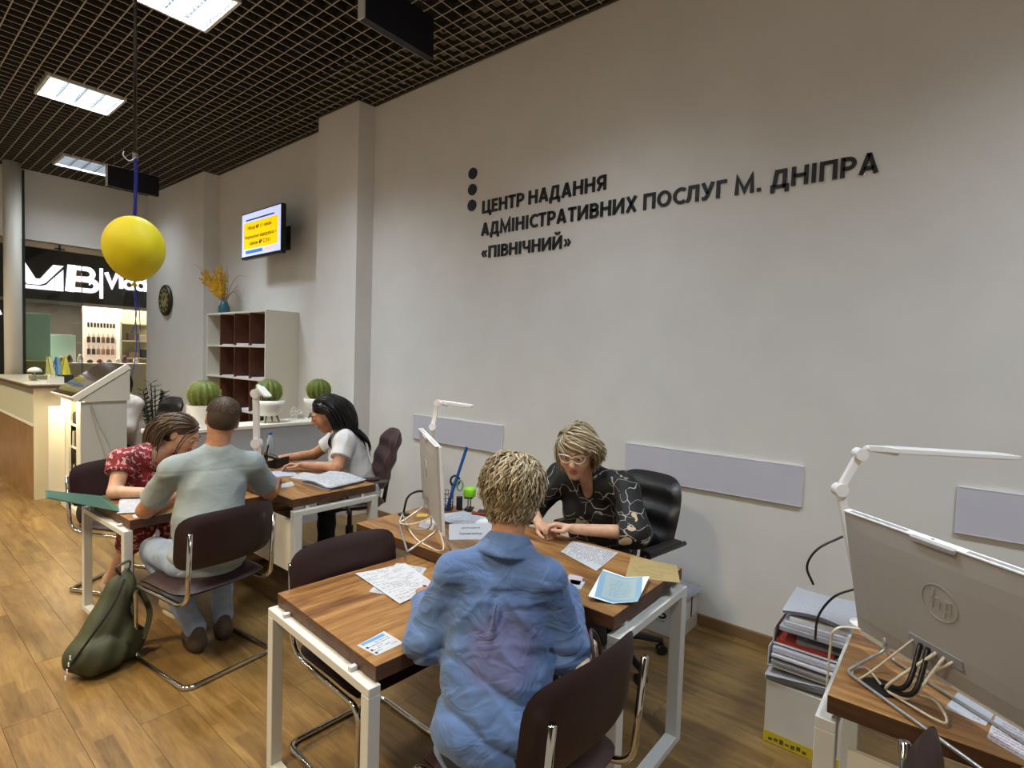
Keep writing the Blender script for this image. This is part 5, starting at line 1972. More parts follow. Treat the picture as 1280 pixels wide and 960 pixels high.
# potted plant in the far corner behind the office chair
t = thing('potted_plant', 'dark leaved plant in the far corner behind the black office chair', 'plant', (2.62, 8.35, 0))
MB().lathe([(.12, 0), (.15, .26), (.14, .26), (.12, .22), (.001, .22)], 20).build('pot', mat('plant_pot_beige', 'a89c84', .6), t)
rr = random.Random(8)
for k in range(9):
    a, L = rr.uniform(0, 2 * PI), rr.uniform(.55, .95)
    sx, sy = rr.uniform(.02, .15) * math.cos(a), rr.uniform(.02, .15) * math.sin(a)
    p = smooth_path([(sx * .3, sy * .3, .2), (sx, sy, .2 + L * .5), (sx * 2, sy * 2, .2 + L)], 7)
    st = MB().tube(p, .007, 6).build('stem', M['leaf'], t)
    for q in range(3, len(p)):
        for s in (-1, 1):
            b0 = p[q]
            dd = Vector((math.cos(a + s * 1.3), math.sin(a + s * 1.3), .55)).normalized()
            side = dd.cross(Vector((0, 0, 1))).normalized()
            l_ = .11
            m = MB()
            m.add([b0, b0 + dd * l_ * .45 + side * .028, b0 + dd * l_, b0 + dd * l_ * .45 - side * .028, b0 + dd * l_ * .45 + Vector((0, 0, .006))], [(0, 1, 4), (1, 2, 4), (2, 3, 4), (3, 0, 4)])
            m.build('leaf', M['leaf'], st)

# ================================================================== BOXES BY THE WALL
t = thing('carton', 'white carton with black print and papers on top, behind the desk leg', 'box', (3.20, 1.37, 0))
MB().box(-.14, .14, -.19, .19, 0, .235).build('carton_body', M['carton_white'], t, bevel=.003)
MB().box(-.141, .141, -.1915, -.1895, .0, .085).build('lower_band', mat('carton_tape', 'a7a092', .7), t)
MB().box(.03, .045, -.1925, -.1902, .085, .235).build('black_stripe', M['black_matte'], t)
mk = MB()
fk = lambda p: (-.141 - p[2], -p[0], p[1])
ribbon(mk, arc((-.06, .135), .030, 2.6, -2.6, 14), .012, fk, 0, .001)
mk.build('printed_mark', M['ink'], t)
for z in (.125, .148):
    MB().box(-.1425, -.1405, .002, .014, z, z + .012).build('printed_mark', M['ink'], t)
mk = MB()
ribbon(mk, arc((.075, .137), .032, .6, 2 * PI - .3, 16), .012, fk, 0, .001)
ribbon(mk, [(.075, .137), (.105, .128)], .012, fk, 0, .001)
mk.build('printed_mark', M['ink'], t)
for k in range(5):
    MB().box(-.1418, -.1405, -.10 + k * .034, -.072 + k * .034, .085, .091).build('printed_mark', M['cable_grey'], t)
for k in range(3):
    a_ = .1 + .1 * k
    sheet('loose_sheet', 'white sheet lying on the white carton by the wall, %s' % ['lowest', 'middle', 'uppermost'][k], 'paper',
          [(3.07 + .02 * k, 1.16), (3.34, 1.15 + .02 * k), (3.34, 1.50), (3.08, 1.52)], .2355 + .0045 * k, pm('d6d8e4', '55586a', .012, .3), .004, group='sheets on the carton by the wall')
t = thing('carton', 'white carton with a yellow printed base band beside the right desk, under the paper trays', 'box', (2.66, .425, 0))
MB().box(-.16, .16, -.145, .145, 0, .27).build('carton_body', M['carton_white'], t, bevel=.003)
MB().box(-.1612, .1612, -.1462, .1462, .003, .05).build('yellow_band', M['yellow_print'], t)
for k in range(7):
    MB().box(-.1622, -.1612, .11 - k * .022, .125 - k * .022, .014 + .004 * (k % 2), .026 + .004 * (k % 3)).build('printed_mark', mat('dark_olive_print', '4d4614', .7) if k == 0 else bpy.data.materials['dark_olive_print'], t)
MB().box(-.1622, -.1612, -.07, -.045, .012, .040).build('printed_mark', M['red'], t)
for k in range(5):
    sheet('loose_sheet', 'sheet drooping over the yellow banded carton, %s from below' % ['first', 'second', 'third', 'fourth', 'fifth'][k], 'paper',
          [(2.50 - .004 * k, .575), (2.50, .28 + .01 * k), (2.80, .275), (2.81, .57)], .2705 + .006 * k, pm('d3d6e2', '6a6d7c', .012, .25), .006, group='sheets on the yellow banded carton',
          lift=lambda u, v: -.02 * (1 - v) ** 3 + .02 * (1 - v) + .03 * u * (1 - v))
t = thing('document_tray', 'open grey document tray packed with papers, lower of the two beside the right desk', 'tray', (2.67, .42, .335))


def tray(t, h):
    b_ = MB()
    b_.box(-.17, .16, -.15, .15, 0, .006)
    b_.box(-.17, .16, .145, .15, .006, h)
    b_.box(-.17, .16, -.15, -.145, .006, h)
    b_.box(.155, .16, -.145, .145, .006, h)
    b_.build('tray', mat('tray_clear_grey', 'b8bac0', .3), t, bevel=.002)


tray(t, .085)
for k in range(9):
    z = .335 + .0065 + .0085 * k
    dx = random.uniform(-.015, .02)
    tag(MB().box(2.67 - .165 + dx, 2.67 + .13 + dx * .3, .42 - .135, .42 + .135, z, z + .0075).build('paper_bundle', mat('bundle_%d' % k, random.choice(['c9cbd6', 'b3b5c2', 'd9dbe4', '9c9ea8']), .8)),
        'thin paper bundle packed in the lower of the two document trays', 'papers', 'paper bundles in the lower tray')
t = thing('document_tray', 'grey document tray with a red folder, upper of the two beside the right desk', 'tray', (2.70, .41, .4235))
tray(t, .07)
tag(MB().box(2.54, 2.80, .33, .55, .430, .448).build('red_folder', M['red'], None, bevel=.002), 'red brown folder sticking out of the upper paper tray', 'folder')
for k in range(4):
    sheet('loose_sheet', 'white sheet on the red folder in the upper tray, %s one' % ['lowest', 'second', 'third', 'top'][k], 'paper', [(2.535 + .01 * k, .47), (2.56, .275), (2.83, .28), (2.82, .52)], .4485 + .005 * k,
          pm('d6d9e4', '5a5d6c', .012, .45), .004, group='sheets in the upper tray')
for k in range(3):
    z = .4945 + .022 * k
    tag(MB().box(2.52 + .012 * k, 2.84, .27, .535 - .01 * k, z, z + .0215, rz=.05 * k).build('document_file', mat('file_%d' % k, ['9b9da9', 'b9bbc8', 'd2d4df'][k], .8), None, bevel=.003),
        'thick white document file on top of the trays, %s' % ['lowest', 'middle', 'uppermost'][k], 'file', 'files on the trays')
for k in range(3):
    sheet('loose_sheet', 'crumpled sheet on the uppermost file by the wall, %s one' % ['under', 'middle', 'top'][k], 'paper', [(2.53, .53), (2.54, .28), (2.86, .27), (2.85, .54)], .561 + .006 * k, pm('d8dbe8', '7a7d8c', .013, .3), .008,
          group='crumpled sheets on the files', lift=lambda u, v: .018 * math.sin(3.2 * u) * (1 - v))

# ================================================================== BAGS
t = thing('backpack', 'dark olive green backpack slumped against the table leg on the floor', 'backpack', (.835, 3.275, 0))
b_ = SDF((-.30, -.22, -.02), (.26, .24, .56), .009)
b_.cone((-.12, -.03, .09), (.05, .0, .09), .085, .095, .02, flat=((0, 1, 0), 1.15))
b_.cone((-.03, .0, .12), (.05, .04, .38), .10, .055, .06, flat=((0, 1, 0), 1.25))
b_.cone((-.10, -.02, .12), (.05, .03, .36), .08, .045, .05)
b_.cone((.05, .03, .36), (.075, .05, .45), .045, .022, .03)
b_.ell((-.07, -.10, .10), (.11, .05, .085), k=.02)
b_.plane((0, 0, .002), (0, 0, -1))
b_.warp(lambda X, Y, Z: .006 * np.sin(28 * X + 14 * Z) * np.sin(17 * Z - 9 * X + 8 * Y) + .004 * np.sin(60 * X - 34 * Z))
V_, F_ = b_.mesh()
np_object('body', V_, F_, M['olive'], t, relax=1)
MB().tube(smooth_path([(-.20, -.105, .10), (-.12, -.125, .22), (-.03, -.10, .33), (.045, -.03, .43)], 7), .006, 6).build('zip', M['black_matte'], t)
MB().tube(smooth_path([(.04, .02, .44), (.02, .0, .49), (.085, .03, .50), (.085, .05, .44)], 7), .008, 6, flat=.5).build('top_loop', M['olive'], t)
MB().tube(smooth_path([(.12, -.06, .10), (.16, -.02, .22), (.12, .04, .36)], 7), .016, 6, flat=.3).build('strap', M['olive'], t)
for k in range(4):
    MB().box(-.215 + .006 * k, -.21 + .006 * k, -.118, -.112, .05 + .03 * k, .07 + .03 * k).build('printed_mark', M['paper'], t)

t = thing('handbag', 'beige handbag with dark brown straps on the blonde client\'s chair', 'bag', (1.465, .87, .474), math.radians(20))
b_ = SDF((-.16, -.14, -.02), (.16, .14, .36), .008)
b_.cone((-.08, 0, .06), (.08, 0, .06), .062, .062, .02, flat=((0, 1, 0), 1.0)).cone((-.075, 0, .10), (.075, 0, .10), .062, .062, .03).cone((-.06, 0, .21), (.06, 0, .22), .035, .035, .06)
b_.plane((0, 0, .001), (0, 0, -1)).plane((0, 0, .235), (0, 0, 1), k=.01)
b_.warp(lambda X, Y, Z: .003 * np.sin(40 * X + 25 * Z))
V_, F_ = b_.mesh()
np_object('body', V_, F_, M['beige_bag'], t, relax=1)
for s in (-1, 1):
    MB().tube(smooth_path([(-.05, s * .058, .10), (-.045, s * .04, .24), (0, s * .02, .30), (.045, s * .04, .24), (.05, s * .058, .10)], 6), .006, 6).build('strap', mat('brown_strap_%d' % (s + 1), '3a2622', .5), t)


# ================================================================== PEOPLE
def V3(*a):
    return np.array(a, float)


def unit(v):
    v = np.array(v, float)
    return v / np.linalg.norm(v)


def frame(f, up):
    """columns right, forward, up"""
    up = unit(up)
    f = np.array(f, float)
    f = unit(f - up * (f @ up))
    r = np.cross(f, up)
    return np.stack([r, f, up], 1)


def skin_mat(name, c, c2):
    g = NT(name)
    n = g.noise(g.coord(), 30, 3)
    g.color(g.ramp(n, [(0.35, c2), (0.65, c)]))
    g.b.inputs['Roughness'].default_value = .5
    g.b.inputs['Subsurface Weight'].default_value = .08
    g.b.inputs['Subsurface Radius'].default_value = (.012, .005, .003)
    return g.m


M['skin_a'] = skin_mat('skin_fair', 'cca286', 'c0937a')
M['skin_b'] = skin_mat('skin_warm', 'b98768', 'a97557')
M['lip'] = mat('lip_rose', 'a4655b', .45)
M['eye'] = mat('eye_white', 'd8d2c8', .2)
M['iris'] = mat('iris_dark', '2c2119', .15)


def head_sdf(S_, c, R, s):
    H = lambda x, y, z: c + R @ (V3(x, y, z) * s)
    S_.ell(H(0, -.015, .035), V3(.076, .096, .086) * s, R, .02)
    S_.ell(H(0, .022, -.035), V3(.060, .066, .082) * s, R, .035 * s)
    S_.ell(H(0, .050, -.098), V3(.027, .026, .020) * s, R, .035 * s)
    for e in (-1, 1):
        S_.ell(H(e * .040, .055, -.028), V3(.026, .026, .028) * s, R, .03 * s)
        S_.cone(H(e * .012, .088, .030), H(e * .046, .072, .027), .009 * s, .008 * s, .015 * s)
        S_.ell(H(e * .031, .100, .010), V3(.017, .016, .011) * s, R, .012 * s, 'cut')
        S_.cone(H(e * .018, .0825, .0115), H(e * .044, .0755, .0095), .0122 * s, .0115 * s, .005 * s)
        S_.cone(H(e * .019, .079, -.003), H(e * .043, .073, -.003), .010 * s, .009 * s, .005 * s)
        S_.ell(H(e * .0775, -.012, -.004), V3(.008, .020, .032) * s, R, .006)
        S_.ell(H(e * .083, -.006, .002), V3(.006, .011, .018) * s, R, .004, 'cut')
    S_.cone(H(0, .088, .020), H(0, .111, -.024), .0085 * s, .0125 * s, .014 * s)
    for e in (-1, 1):
        S_.ell(H(e * .012, .098, -.029), V3(.008, .010, .008) * s, R, .006 * s)
    S_.ell(H(0, .083, -.060), V3(.024, .012, .0065) * s, R, .005 * s)
    S_.ell(H(0, .081, -.071), V3(.020, .012, .0075) * s, R, .005 * s)
    S_.ell(H(0, .098, -.0655), V3(.024, .008, .0016) * s, R, .003 * s, 'cut')
    return H


def hand_sdf(S_, w, d, n, t, curl, s=1.0, thumb=.5, spread=0.0):
    """w wrist, d forward, n palm side, t thumb side, curl per finger joint"""
    d = unit(d)
    n = unit(np.array(n, float) - d * (np.array(n, float) @ d))
    t = unit(np.array(t, float) - d * (np.array(t, float) @ d) - n * (np.array(t, float) @ n))
    w = np.array(w, float)
    for i, (off, ln) in enumerate(((.027, .074), (.009, .082), (-.009, .076), (-.026, .060))):
        c = curl[i] if isinstance(curl, (list, tuple)) else curl
        k = w + d * (.088 - .006 * abs(i - 1)) * s + t * off * s
        S_.cone(w + d * .012 * s + t * off * .55 * s, k, .0145 * s, .0120 * s, .012)
        a, p = c * .8, k
        side = spread * off * 8
        for seg, rr in ((.44, .0092), (.32, .0084), (.24, .0076)):
            dd = (d * math.cos(a) + n * math.sin(a)) + t * side
            q = p + dd * ln * seg * s
            S_.cone(p, q, rr * s, (rr - .0008) * s, .003)
            p = q
            a += c
    k0 = w + d * .022 * s + t * .022 * s
    k1 = k0 + (d * .55 + t * .75 * (1 - thumb) + n * (.3 + .5 * thumb)) * .040 * s
    k2 = k1 + (d * .85 + t * .25 * (1 - thumb) + n * .35 * thumb) * .034 * s
    k3 = k2 + (d * .95 - t * .25 * thumb + n * .2 * thumb) * .026 * s
    S_.cone(k0, k1, .0145 * s, .0115 * s, .01)
    S_.cone(k1, k2, .0105 * s, .0098 * s, .003)
    S_.cone(k2, k3, .0095 * s, .0078 * s, .003)


def torso_sdf(S_, J, e, female=True, belly=0.0, k=.05, sh=.058):
    up = unit(J['chest'] - J['pelvis'])
    R = frame(J['f'], up)
    up2 = unit(J['neck'] - J['chest'])
    R2 = frame(J['f'], up2)
    S_.ell(J['pelvis'], V3(.172 + e, .125 + e + belly * .5, .13 + e), R, k)
    S_.ell((J['pelvis'] + J['chest']) / 2 + R[:, 1] * belly * .5, V3(.148 + e + belly, .112 + e + belly, .17 + e), R, k)
    S_.ell(J['chest'], V3(.160 + e, .112 + e, .165 + e), R2, k)
    S_.cone(J['sh_l'], J['sh_r'], sh + e, sh + e, k)
    for q in ('sh_l', 'sh_r'):
        S_.cone(J['neck'] - up2 * .01, J[q], .050 + e, sh * .95 + e, k)
    if female:
        for s_ in (-1, 1):
            S_.ell(J['chest'] + R2[:, 1] * .085 + R2[:, 0] * (.075 * s_) + R2[:, 2] * -.02, V3(.068 + e, .062 + e, .068 + e), R2, .04)


def hair_strands(n, c, R, s, colliders, region, crown, length, layer, wave, r0, grav, style=None, steps=16, wavelen=.05, seed=1, sides=4, inertia=.5, flare=0.0):
    rng = np.random.default_rng(seed)
    i = np.arange(n * 3) + .5
    ph = np.arccos(1 - 2 * i / (n * 3))
    th = PI * (1 + 5 ** .5) * i
    D = np.stack([np.cos(th) * np.sin(ph), np.sin(th) * np.sin(ph), np.cos(ph)], 1)
    D = D + rng.normal(0, .03, D.shape)
    D /= np.linalg.norm(D, axis=1)[:, None]
    D = D[region(D)]
    if len(D) > n:
        D = D[rng.permutation(len(D))[:n]]
    n = len(D)
    P = c + ((D * V3(.077, .097, .087) + V3(0, -.015, .035)) * s) @ R.T
    L = np.array([length(d) for d in D]) * rng.uniform(.85, 1.1, n)
    lay = layer[0] + (layer[1] - layer[0]) * rng.random(n)
    cr = unit(crown)
    pts = [P.copy()]
    down = V3(0, 0, -1)
    vel = None
    phase = rng.uniform(0, 2 * PI, n)
    amp = wave * rng.uniform(.5, 1.3, n)
    out = []
    for k in range(steps):
        ds = (L / steps)[:, None]
        loc = (P - c) @ R
        nn = loc / np.linalg.norm(loc, axis=1)[:, None]
        tan = -(cr - nn * (nn @ cr)[:, None])
        tn = np.linalg.norm(tan, axis=1)[:, None]
        tan = tan / np.maximum(tn, .15)
        v = tan @ R.T + down * grav * (.3 + k / steps)
        if style is not None:
            v = v + style(nn, k / steps) @ R.T
        v = v + rng.normal(0, .10, v.shape)
        v /= np.linalg.norm(v, axis=1)[:, None]
        vel = v if vel is None else vel * inertia + v * (1 - inertia)
        vel /= np.linalg.norm(vel, axis=1)[:, None]
        P = P + vel * ds
        for cc, rad, RR in colliders:
            q = ((P - cc) @ RR) / rad
            l = np.linalg.norm(q, axis=1)
            lim = 1 + lay / rad.mean() * (min(1, (k + 1) / 4))
            m = l < lim
            q[m] = q[m] / l[m][:, None] * lim[m][:, None]
            P = cc + (q * rad) @ RR.T
        pts.append(P.copy())
    A = np.stack(pts, 1)                                     # n, K, 3
    K = steps + 1
    T = np.gradient(A, axis=1)
    T /= np.maximum(np.linalg.norm(T, axis=2, keepdims=True), 1e-9)
    rad_dir = A - c
    rad_dir /= np.linalg.norm(rad_dir, axis=2, keepdims=True)
    B1 = np.cross(T, rad_dir)
    B1 /= np.maximum(np.linalg.norm(B1, axis=2, keepdims=True), 1e-6)
    B2 = np.cross(B1, T)
    arcl = np.linspace(0, 1, K)[None, :] * L[:, None]
    ramp = np.clip(np.linspace(0, 1, K) * 3, 0, 1)[None, :]
    A = A + B1 * (amp[:, None] * ramp * np.sin(arcl / wavelen * 2 * PI + phase[:, None]))[..., None] \
          + B2 * (np.abs(amp)[:, None] * .6 * ramp * np.cos(arcl / wavelen * 2 * PI + phase[:, None]))[..., None]
    t = np.linspace(0, 1, K)
    rr = r0 * rng.uniform(.7, 1.3, n)[:, None] * (.55 + .45 * np.sin(np.clip(t * 1.25 + .15, 0, 1) * PI))[None, :]
    rr[:, -1] *= .35
    ring = []
    for j in range(sides):
        a = 2 * PI * j / sides
        ring.append(A + (B1 * math.cos(a) * 1.5 + B2 * math.sin(a) * .75) * rr[..., None])
    Vv = np.stack(ring, 2).reshape(-1, 3)                     # n,K,sides
    idx = np.arange(n * K * sides).reshape(n, K, sides)
    q = np.stack([idx[:, :-1, :], np.roll(idx, -1, 2)[:, :-1, :], np.roll(idx, -1, 2)[:, 1:, :], idx[:, 1:, :]], -1)
    mi = np.repeat(rng.integers(0, 3, n), (K - 1) * sides)
    return Vv, q.reshape(-1, 4), mi


def hair_cap(c, R, s, parts, cuts, res=.006):
    b = SDF(c - .24, c + .24, res)
    for p, r in parts:
        b.ell(c + R @ (V3(*p) * s), V3(*r) * s, R, .02)
    for p, r in cuts:
        b.ell(c + R @ (V3(*p) * s), V3(*r) * s, R, .008, 'cut')
    V_, F_ = b.mesh()
    return V_, F_


def join_arrays(lst):
    Vs, Fs, Ms, o = [], [], [], 0
    for V_, F_, m_ in lst:
        Vs.append(V_)
        Fs.append(F_ + o)
        Ms.append(np.full(len(F_), m_) if np.isscalar(m_) else m_)
        o += len(V_)
    return np.concatenate(Vs), np.concatenate(Fs), np.concatenate(Ms)


def person(label, J, base):
    t = thing('person', label, 'person', base, 0)
    return t


def bounds(J, keys, m):
    P = np.array([J[k] for k in keys])
    return P.min(0) - m, P.max(0) + m


def eyes(t, base, H, R, s, brow, closed=True):
    """eyeballs and brows as children"""
    for e in (-1, 1):
        m = MB()
        c = H(e * .031, .0815, .006) - V3(*base)
        m.ball(tuple(c), .0125 * s, 12, 8)
        o = m.build('eye', M['eye'], t, smooth=True)
        q = H(e * .031, .0905, .004) - V3(*base)
        MB().ball(tuple(q), .0062 * s, 8, 6).build('iris', M['iris'], o, smooth=True)
        pts = [H(e * .014, .098, .030) - V3(*base), H(e * .030, .0965, .036) - V3(*base), H(e * .047, .083, .031) - V3(*base)]
        MB().tube(smooth_path([tuple(p) for p in pts], 4), .0035 * s, 5, flat=.6).build('eyebrow', brow, t, smooth=True)


def skin_body(t, J, base, res, skin, head_s=1.0, female=True, hands=None, arm=1.0, e=-.008, sh=.050):
    keys = ['head', 'neck', 'chest', 'pelvis', 'sh_l', 'sh_r', 'el_l', 'el_r', 'wr_l', 'wr_r', 'kn_l', 'kn_r', 'an_l', 'an_r']
    lo, hi = bounds(J, keys, .17)
    b = SDF(lo, hi, res)
    torso_sdf(b, J, e, female, sh=sh)
    for q in 'lr':
        b.cone(J['hip_' + q], J['kn_' + q], .072, .050, .03)
        b.cone(J['kn_' + q], J['an_' + q], .050, .034, .02)
    up = unit(J['head'] - J['neck'])
    R = frame(J['fh'], J.get('uh', up))
    H = head_sdf(b, J['head'], R, head_s)
    b.cone(J['neck'] - up * .02, J['head'] + R @ V3(0, -.018, -.05), .056, .052 if female else .060, .03)
    for q in 'lr':
        b.cone(J['sh_' + q], J['el_' + q], .052 * arm, .040 * arm, .03)
        b.cone(J['el_' + q], J['wr_' + q], .040 * arm, .026 * arm, .012)
        if hands and q in hands:
            hand_sdf(b, J['wr_' + q], *hands[q][:3], **hands[q][3])
    V_, F_ = b.mesh()
    # lips by place on the head
    ctr = V_[F_].mean(1)
    lc = (ctr - J['head']) @ R / head_s
    lip = (np.abs(lc[:, 0]) < .023 - np.abs(lc[:, 2] + .0655) * .6) & (lc[:, 1] > .075) & (np.abs(lc[:, 2] + .0655) < .0125)
    o = np_object('body', V_, F_, [skin, M['lip']], t, base, lip.astype(int))
    return H, R


def legs_mesh(name, t, J, base, m, r=(.088, .062, .048), res=.010, hips=True, to='an', pel=True):
    P = [J[k] for k in ('hip_l', 'hip_r', 'kn_l', 'kn_r', 'an_l', 'an_r', 'pelvis')]
    lo, hi = np.min(P, 0) - .2, np.max(P, 0) + .2
    b = SDF(lo, hi, res)
    if pel:
        R = frame(J['f'], unit(J['chest'] - J['pelvis']))
        b.ell(J['pelvis'] - R[:, 2] * .035, V3(.166, .122, .10), R, .05)
    for q in 'lr':
        b.cone(J['hip_' + q], J['kn_' + q], r[0], r[1], .04)
        e = J['kn_' + q] + (J['an_' + q] - J['kn_' + q]) * 1.0
        b.cone(J['kn_' + q], e, r[1], r[2], .02)
    b.warp(lambda X, Y, Z: .004 * np.sin(45 * Z + 20 * X) * np.sin(25 * Y + 14 * X))
    V_, F_ = b.mesh()
    return np_object(name, V_, F_, m, t, base)


def shoe(t, base, ankle, d, m, sole):
    """shoe under an ankle pointing along d"""
    a = np.array(ankle, float)
    d = unit(V3(d[0], d[1], 0))
    g = V3(a[0], a[1], 0)
    b = SDF(g - .22 + V3(0, 0, .2), g + V3(.22, .22, .22), .008)
    b.cone(g - d * .05 + V3(0, 0, .045), g + d * .13 + V3(0, 0, .035), .042, .036, .02)
    b.cone(g - d * .03 + V3(0, 0, .06), g - d * .025 + V3(0, 0, .10), .042, .038, .03)
    b.plane(g + V3(0, 0, .012), (0, 0, -1))
    V_, F_ = b.mesh()
    o = np_object('shoe', V_, F_, m, t, base)
    mb = MB()
    s = V3(-d[1], d[0], 0)
    out = []
    for k in range(20):
        an = 2 * PI * k / 20
        p = g + d * (.045 + .125 * math.cos(an)) + s * (.043 * math.sin(an))
        out.append((p[0] - base[0], p[1] - base[1]))
    mb.prism(out, .0005, .016)
    mb.build('sole', sole, o)


def noisy(X, Y, Z, a, f, seed):
    """cheap folded-cloth wave field"""
    r = np.random.default_rng(seed)
    d = 0
    for k in range(5):
        v = r.normal(0, 1, 3)
        v /= np.linalg.norm(v)
        w = r.normal(0, 1, 3)
        q = f * (v[0] * X + v[1] * Y + v[2] * Z) * (.7 + .3 * k)
        d = d + np.sin(q + 1.6 * np.sin(.6 * f * (w[0] * X + w[1] * Y + w[2] * Z) + k)) / (1 + .5 * k)
    return a * d / 2.2


def garment(name, t, J, base, m, res, e, female=True, belly=0.0, sleeve=.5, sl_r=(.075, .065), neck_cut=None, hem=None, warp=None, extra=None, k=.05, forearm=None, relax=1, sh=.058):
    keys = ['neck', 'chest', 'pelvis', 'sh_l', 'sh_r', 'el_l', 'el_r'] + (['wr_l', 'wr_r'] if forearm else [])
    lo, hi = bounds(J, keys, .22)
    b = SDF(lo, hi, res)
    torso_sdf(b, J, e, female, belly, k, sh)
    # neck hole
    up = unit(J['neck'] - J['chest'])
    R = frame(J['f'], up)
    if warp:
        b.warp(warp)
    for q in 'lr':
        a, c = J['sh_' + q], J['el_' + q]
        if sleeve:
            g = SDF(lo, hi, res)
            g.cone(a, c, sl_r[0], sl_r[1], .0)
            if forearm:
                w = J['wr_' + q]
                g.cone(c, w, sl_r[1], forearm[1], .03)
                if warp:
                    g.warp(warp)
                pt = c + (w - c) * forearm[0]
                g.plane(pt, unit(w - c), k=.003, lo=np.minimum(pt - .12, w - .12), hi=np.maximum(pt + .12, w + .12))
            else:
                if warp:
                    g.warp(warp)
                pt = a + (c - a) * sleeve
                g.plane(pt, unit(c - a), k=.003)
            b.F = SDF.smin(b.F, g.F, .025)
    if extra:
        extra(b, R)
    if neck_cut:
        c, r_ = neck_cut
        b.ell(J['neck'] + R @ V3(*c), V3(*r_), R, .006, 'cut')
    if hem is not None:
        b.plane(hem[0], hem[1], k=.004)
    V_, F_ = b.mesh()
    return np_object(name, V_, F_, m, t, base, relax=relax), R


def hair_mats(name, cols, rough=.38):
    return [mat('%s_%d' % (name, i), c, rough, spec=.45) for i, c in enumerate(cols)]


BASEZ = 0.0

# ------------------------------------------------------------------ 1. blonde client in the blue shirt, seen from behind
J = dict(f=V3(.84, .54, 0), fh=V3(.86, .50, -.12), pelvis=V3(1.19, 1.0, .525), chest=V3(1.285, 1.080, .81), neck=V3(1.335, 1.092, 1.015), head=V3(1.395, 1.125, 1.180),
         sh_r=V3(1.372, .958, .938), sh_l=V3(1.215, 1.205, .938), el_r=V3(1.425, .91, .715), el_l=V3(1.165, 1.265, .725), wr_r=V3(1.66, 1.07, .785), wr_l=V3(1.33, 1.46, .735),
         hip_l=V3(1.13, 1.03, .53), hip_r=V3(1.23, .88, .53), kn_l=V3(1.44, 1.30, .50), kn_r=V3(1.56, 1.10, .50), an_l=V3(1.46, 1.33, .09), an_r=V3(1.58, 1.10, .09))
J1 = J
base = (1.18, .95, 0)
t1 = person('blonde client in a loose blue shirt sitting with her back to the camera', J, base)
H, R = skin_body(t1, J, base, .006, M['skin_b'], .98, True, e=-.018, sh=.036, hands={q: [V3(.6, .75, -.05), V3(0, 0, -1), V3(.5, -.5, 0) * (1 if q == 'l' else -1), dict(curl=.35)] for q in 'lr'})
g = NT('blue_cotton')
v = g.coord()
n1 = g.noise(v, 5, 4, .55, .8)
n2 = g.noise(v, 2.2, 2)
colr = g.ramp(n1, [(.3, '3f5885'), (.55, '4f6a98'), (.75, '5c78a6')])
tc = g.n('ShaderNodeTexCoord')
sp = g.n('ShaderNodeSeparateXYZ')
g.l(tc.outputs['Object'], sp.inputs[0])
# washed mauve patch where the shirt lies thin on the back
px_ = g.math('DIVIDE', g.math('ADD', sp.outputs[0], .03), .20)
py_ = g.math('DIVIDE', g.math('SUBTRACT', sp.outputs[1], .0), .17)
pz_ = g.math('DIVIDE', g.math('SUBTRACT', sp.outputs[2], .79), .15)
rad = g.math('ADD', g.math('ADD', g.math('MULTIPLY', px_, px_), g.math('MULTIPLY', py_, py_)), g.math('MULTIPLY', pz_, pz_))
mask = g.ramp(g.math('ADD', rad, g.math('MULTIPLY', n1, .5)), [(.55, (1, 1, 1)), (1.15, (0, 0, 0))])
colr = g.mix(g.math('MULTIPLY', mask, .75), colr, '56547c')
g.color(colr)
g.b.inputs['Roughness'].default_value = .8
g.b.inputs['Sheen Weight'].default_value = .2
nb_ = g.noise(g.coord(scale=(5, 5, 8)), 1.8, 2, .5, 1.4)
g.bump(nb_, .8, .014)
M['blue_shirt'] = g.m


def creases(X, Y, Z, a, f, seed, n=4):
    """sharp cloth creases: warped ridge lines"""
    r = np.random.default_rng(seed)
    d = 0
    for k in range(n):
        v = r.normal(0, 1, 3)
        v /= np.linalg.norm(v)
        w = r.normal(0, 1, 3)
        q = f * (v[0] * X + v[1] * Y + v[2] * Z) * (.8 + .25 * k) + 1.3 * np.sin(.45 * f * (w[0] * X + w[1] * Y + w[2] * Z) + k) + k
        d = d - (1 - np.abs(np.sin(q))) ** 2 / (1 + .3 * k)
    return a * (d + .8)


def warp1(X, Y, Z):
    # pleat fan below the yoke, big sagging folds above the hem
    up = J1['chest']
    u = (X - up[0]) * .54 + (Y - up[1]) * -.84
    back = np.clip(-((X - up[0]) * .84 + (Y - up[1]) * .54) / .08, 0, 1)
    low = np.clip((.80 - Z) / .10, 0, 1)
    d = creases(X, Y, Z, .0055, 20, 3) * (Z < .93)
    ang = np.arctan2(u, np.maximum(.945 - Z, .015))
    fan = np.exp(-((Z - .83) / .085) ** 2) * back
    d = d - .0085 * fan * (1 - np.abs(np.sin(ang * 4.2))) ** 2
    pl = np.exp(-(u / .010) ** 2) * np.clip((.935 - Z) / .03, 0, 1) * np.clip((Z - .70) / .08, 0, 1) * back
    d = d + .010 * pl
    q = 27 * (Z + .10 * u + .9 * u * u) + .9 * np.sin(11 * u)
    d = d + low * (.012 * (1 - np.abs(np.sin(q))) ** 1.5 - .014)
    d = d - .0045 * np.clip((.948 - Z + .02 * np.cos(8 * u)) / .004, 0, 1) * np.clip((Z - .88) / .05, 0, 1) * back
    return d


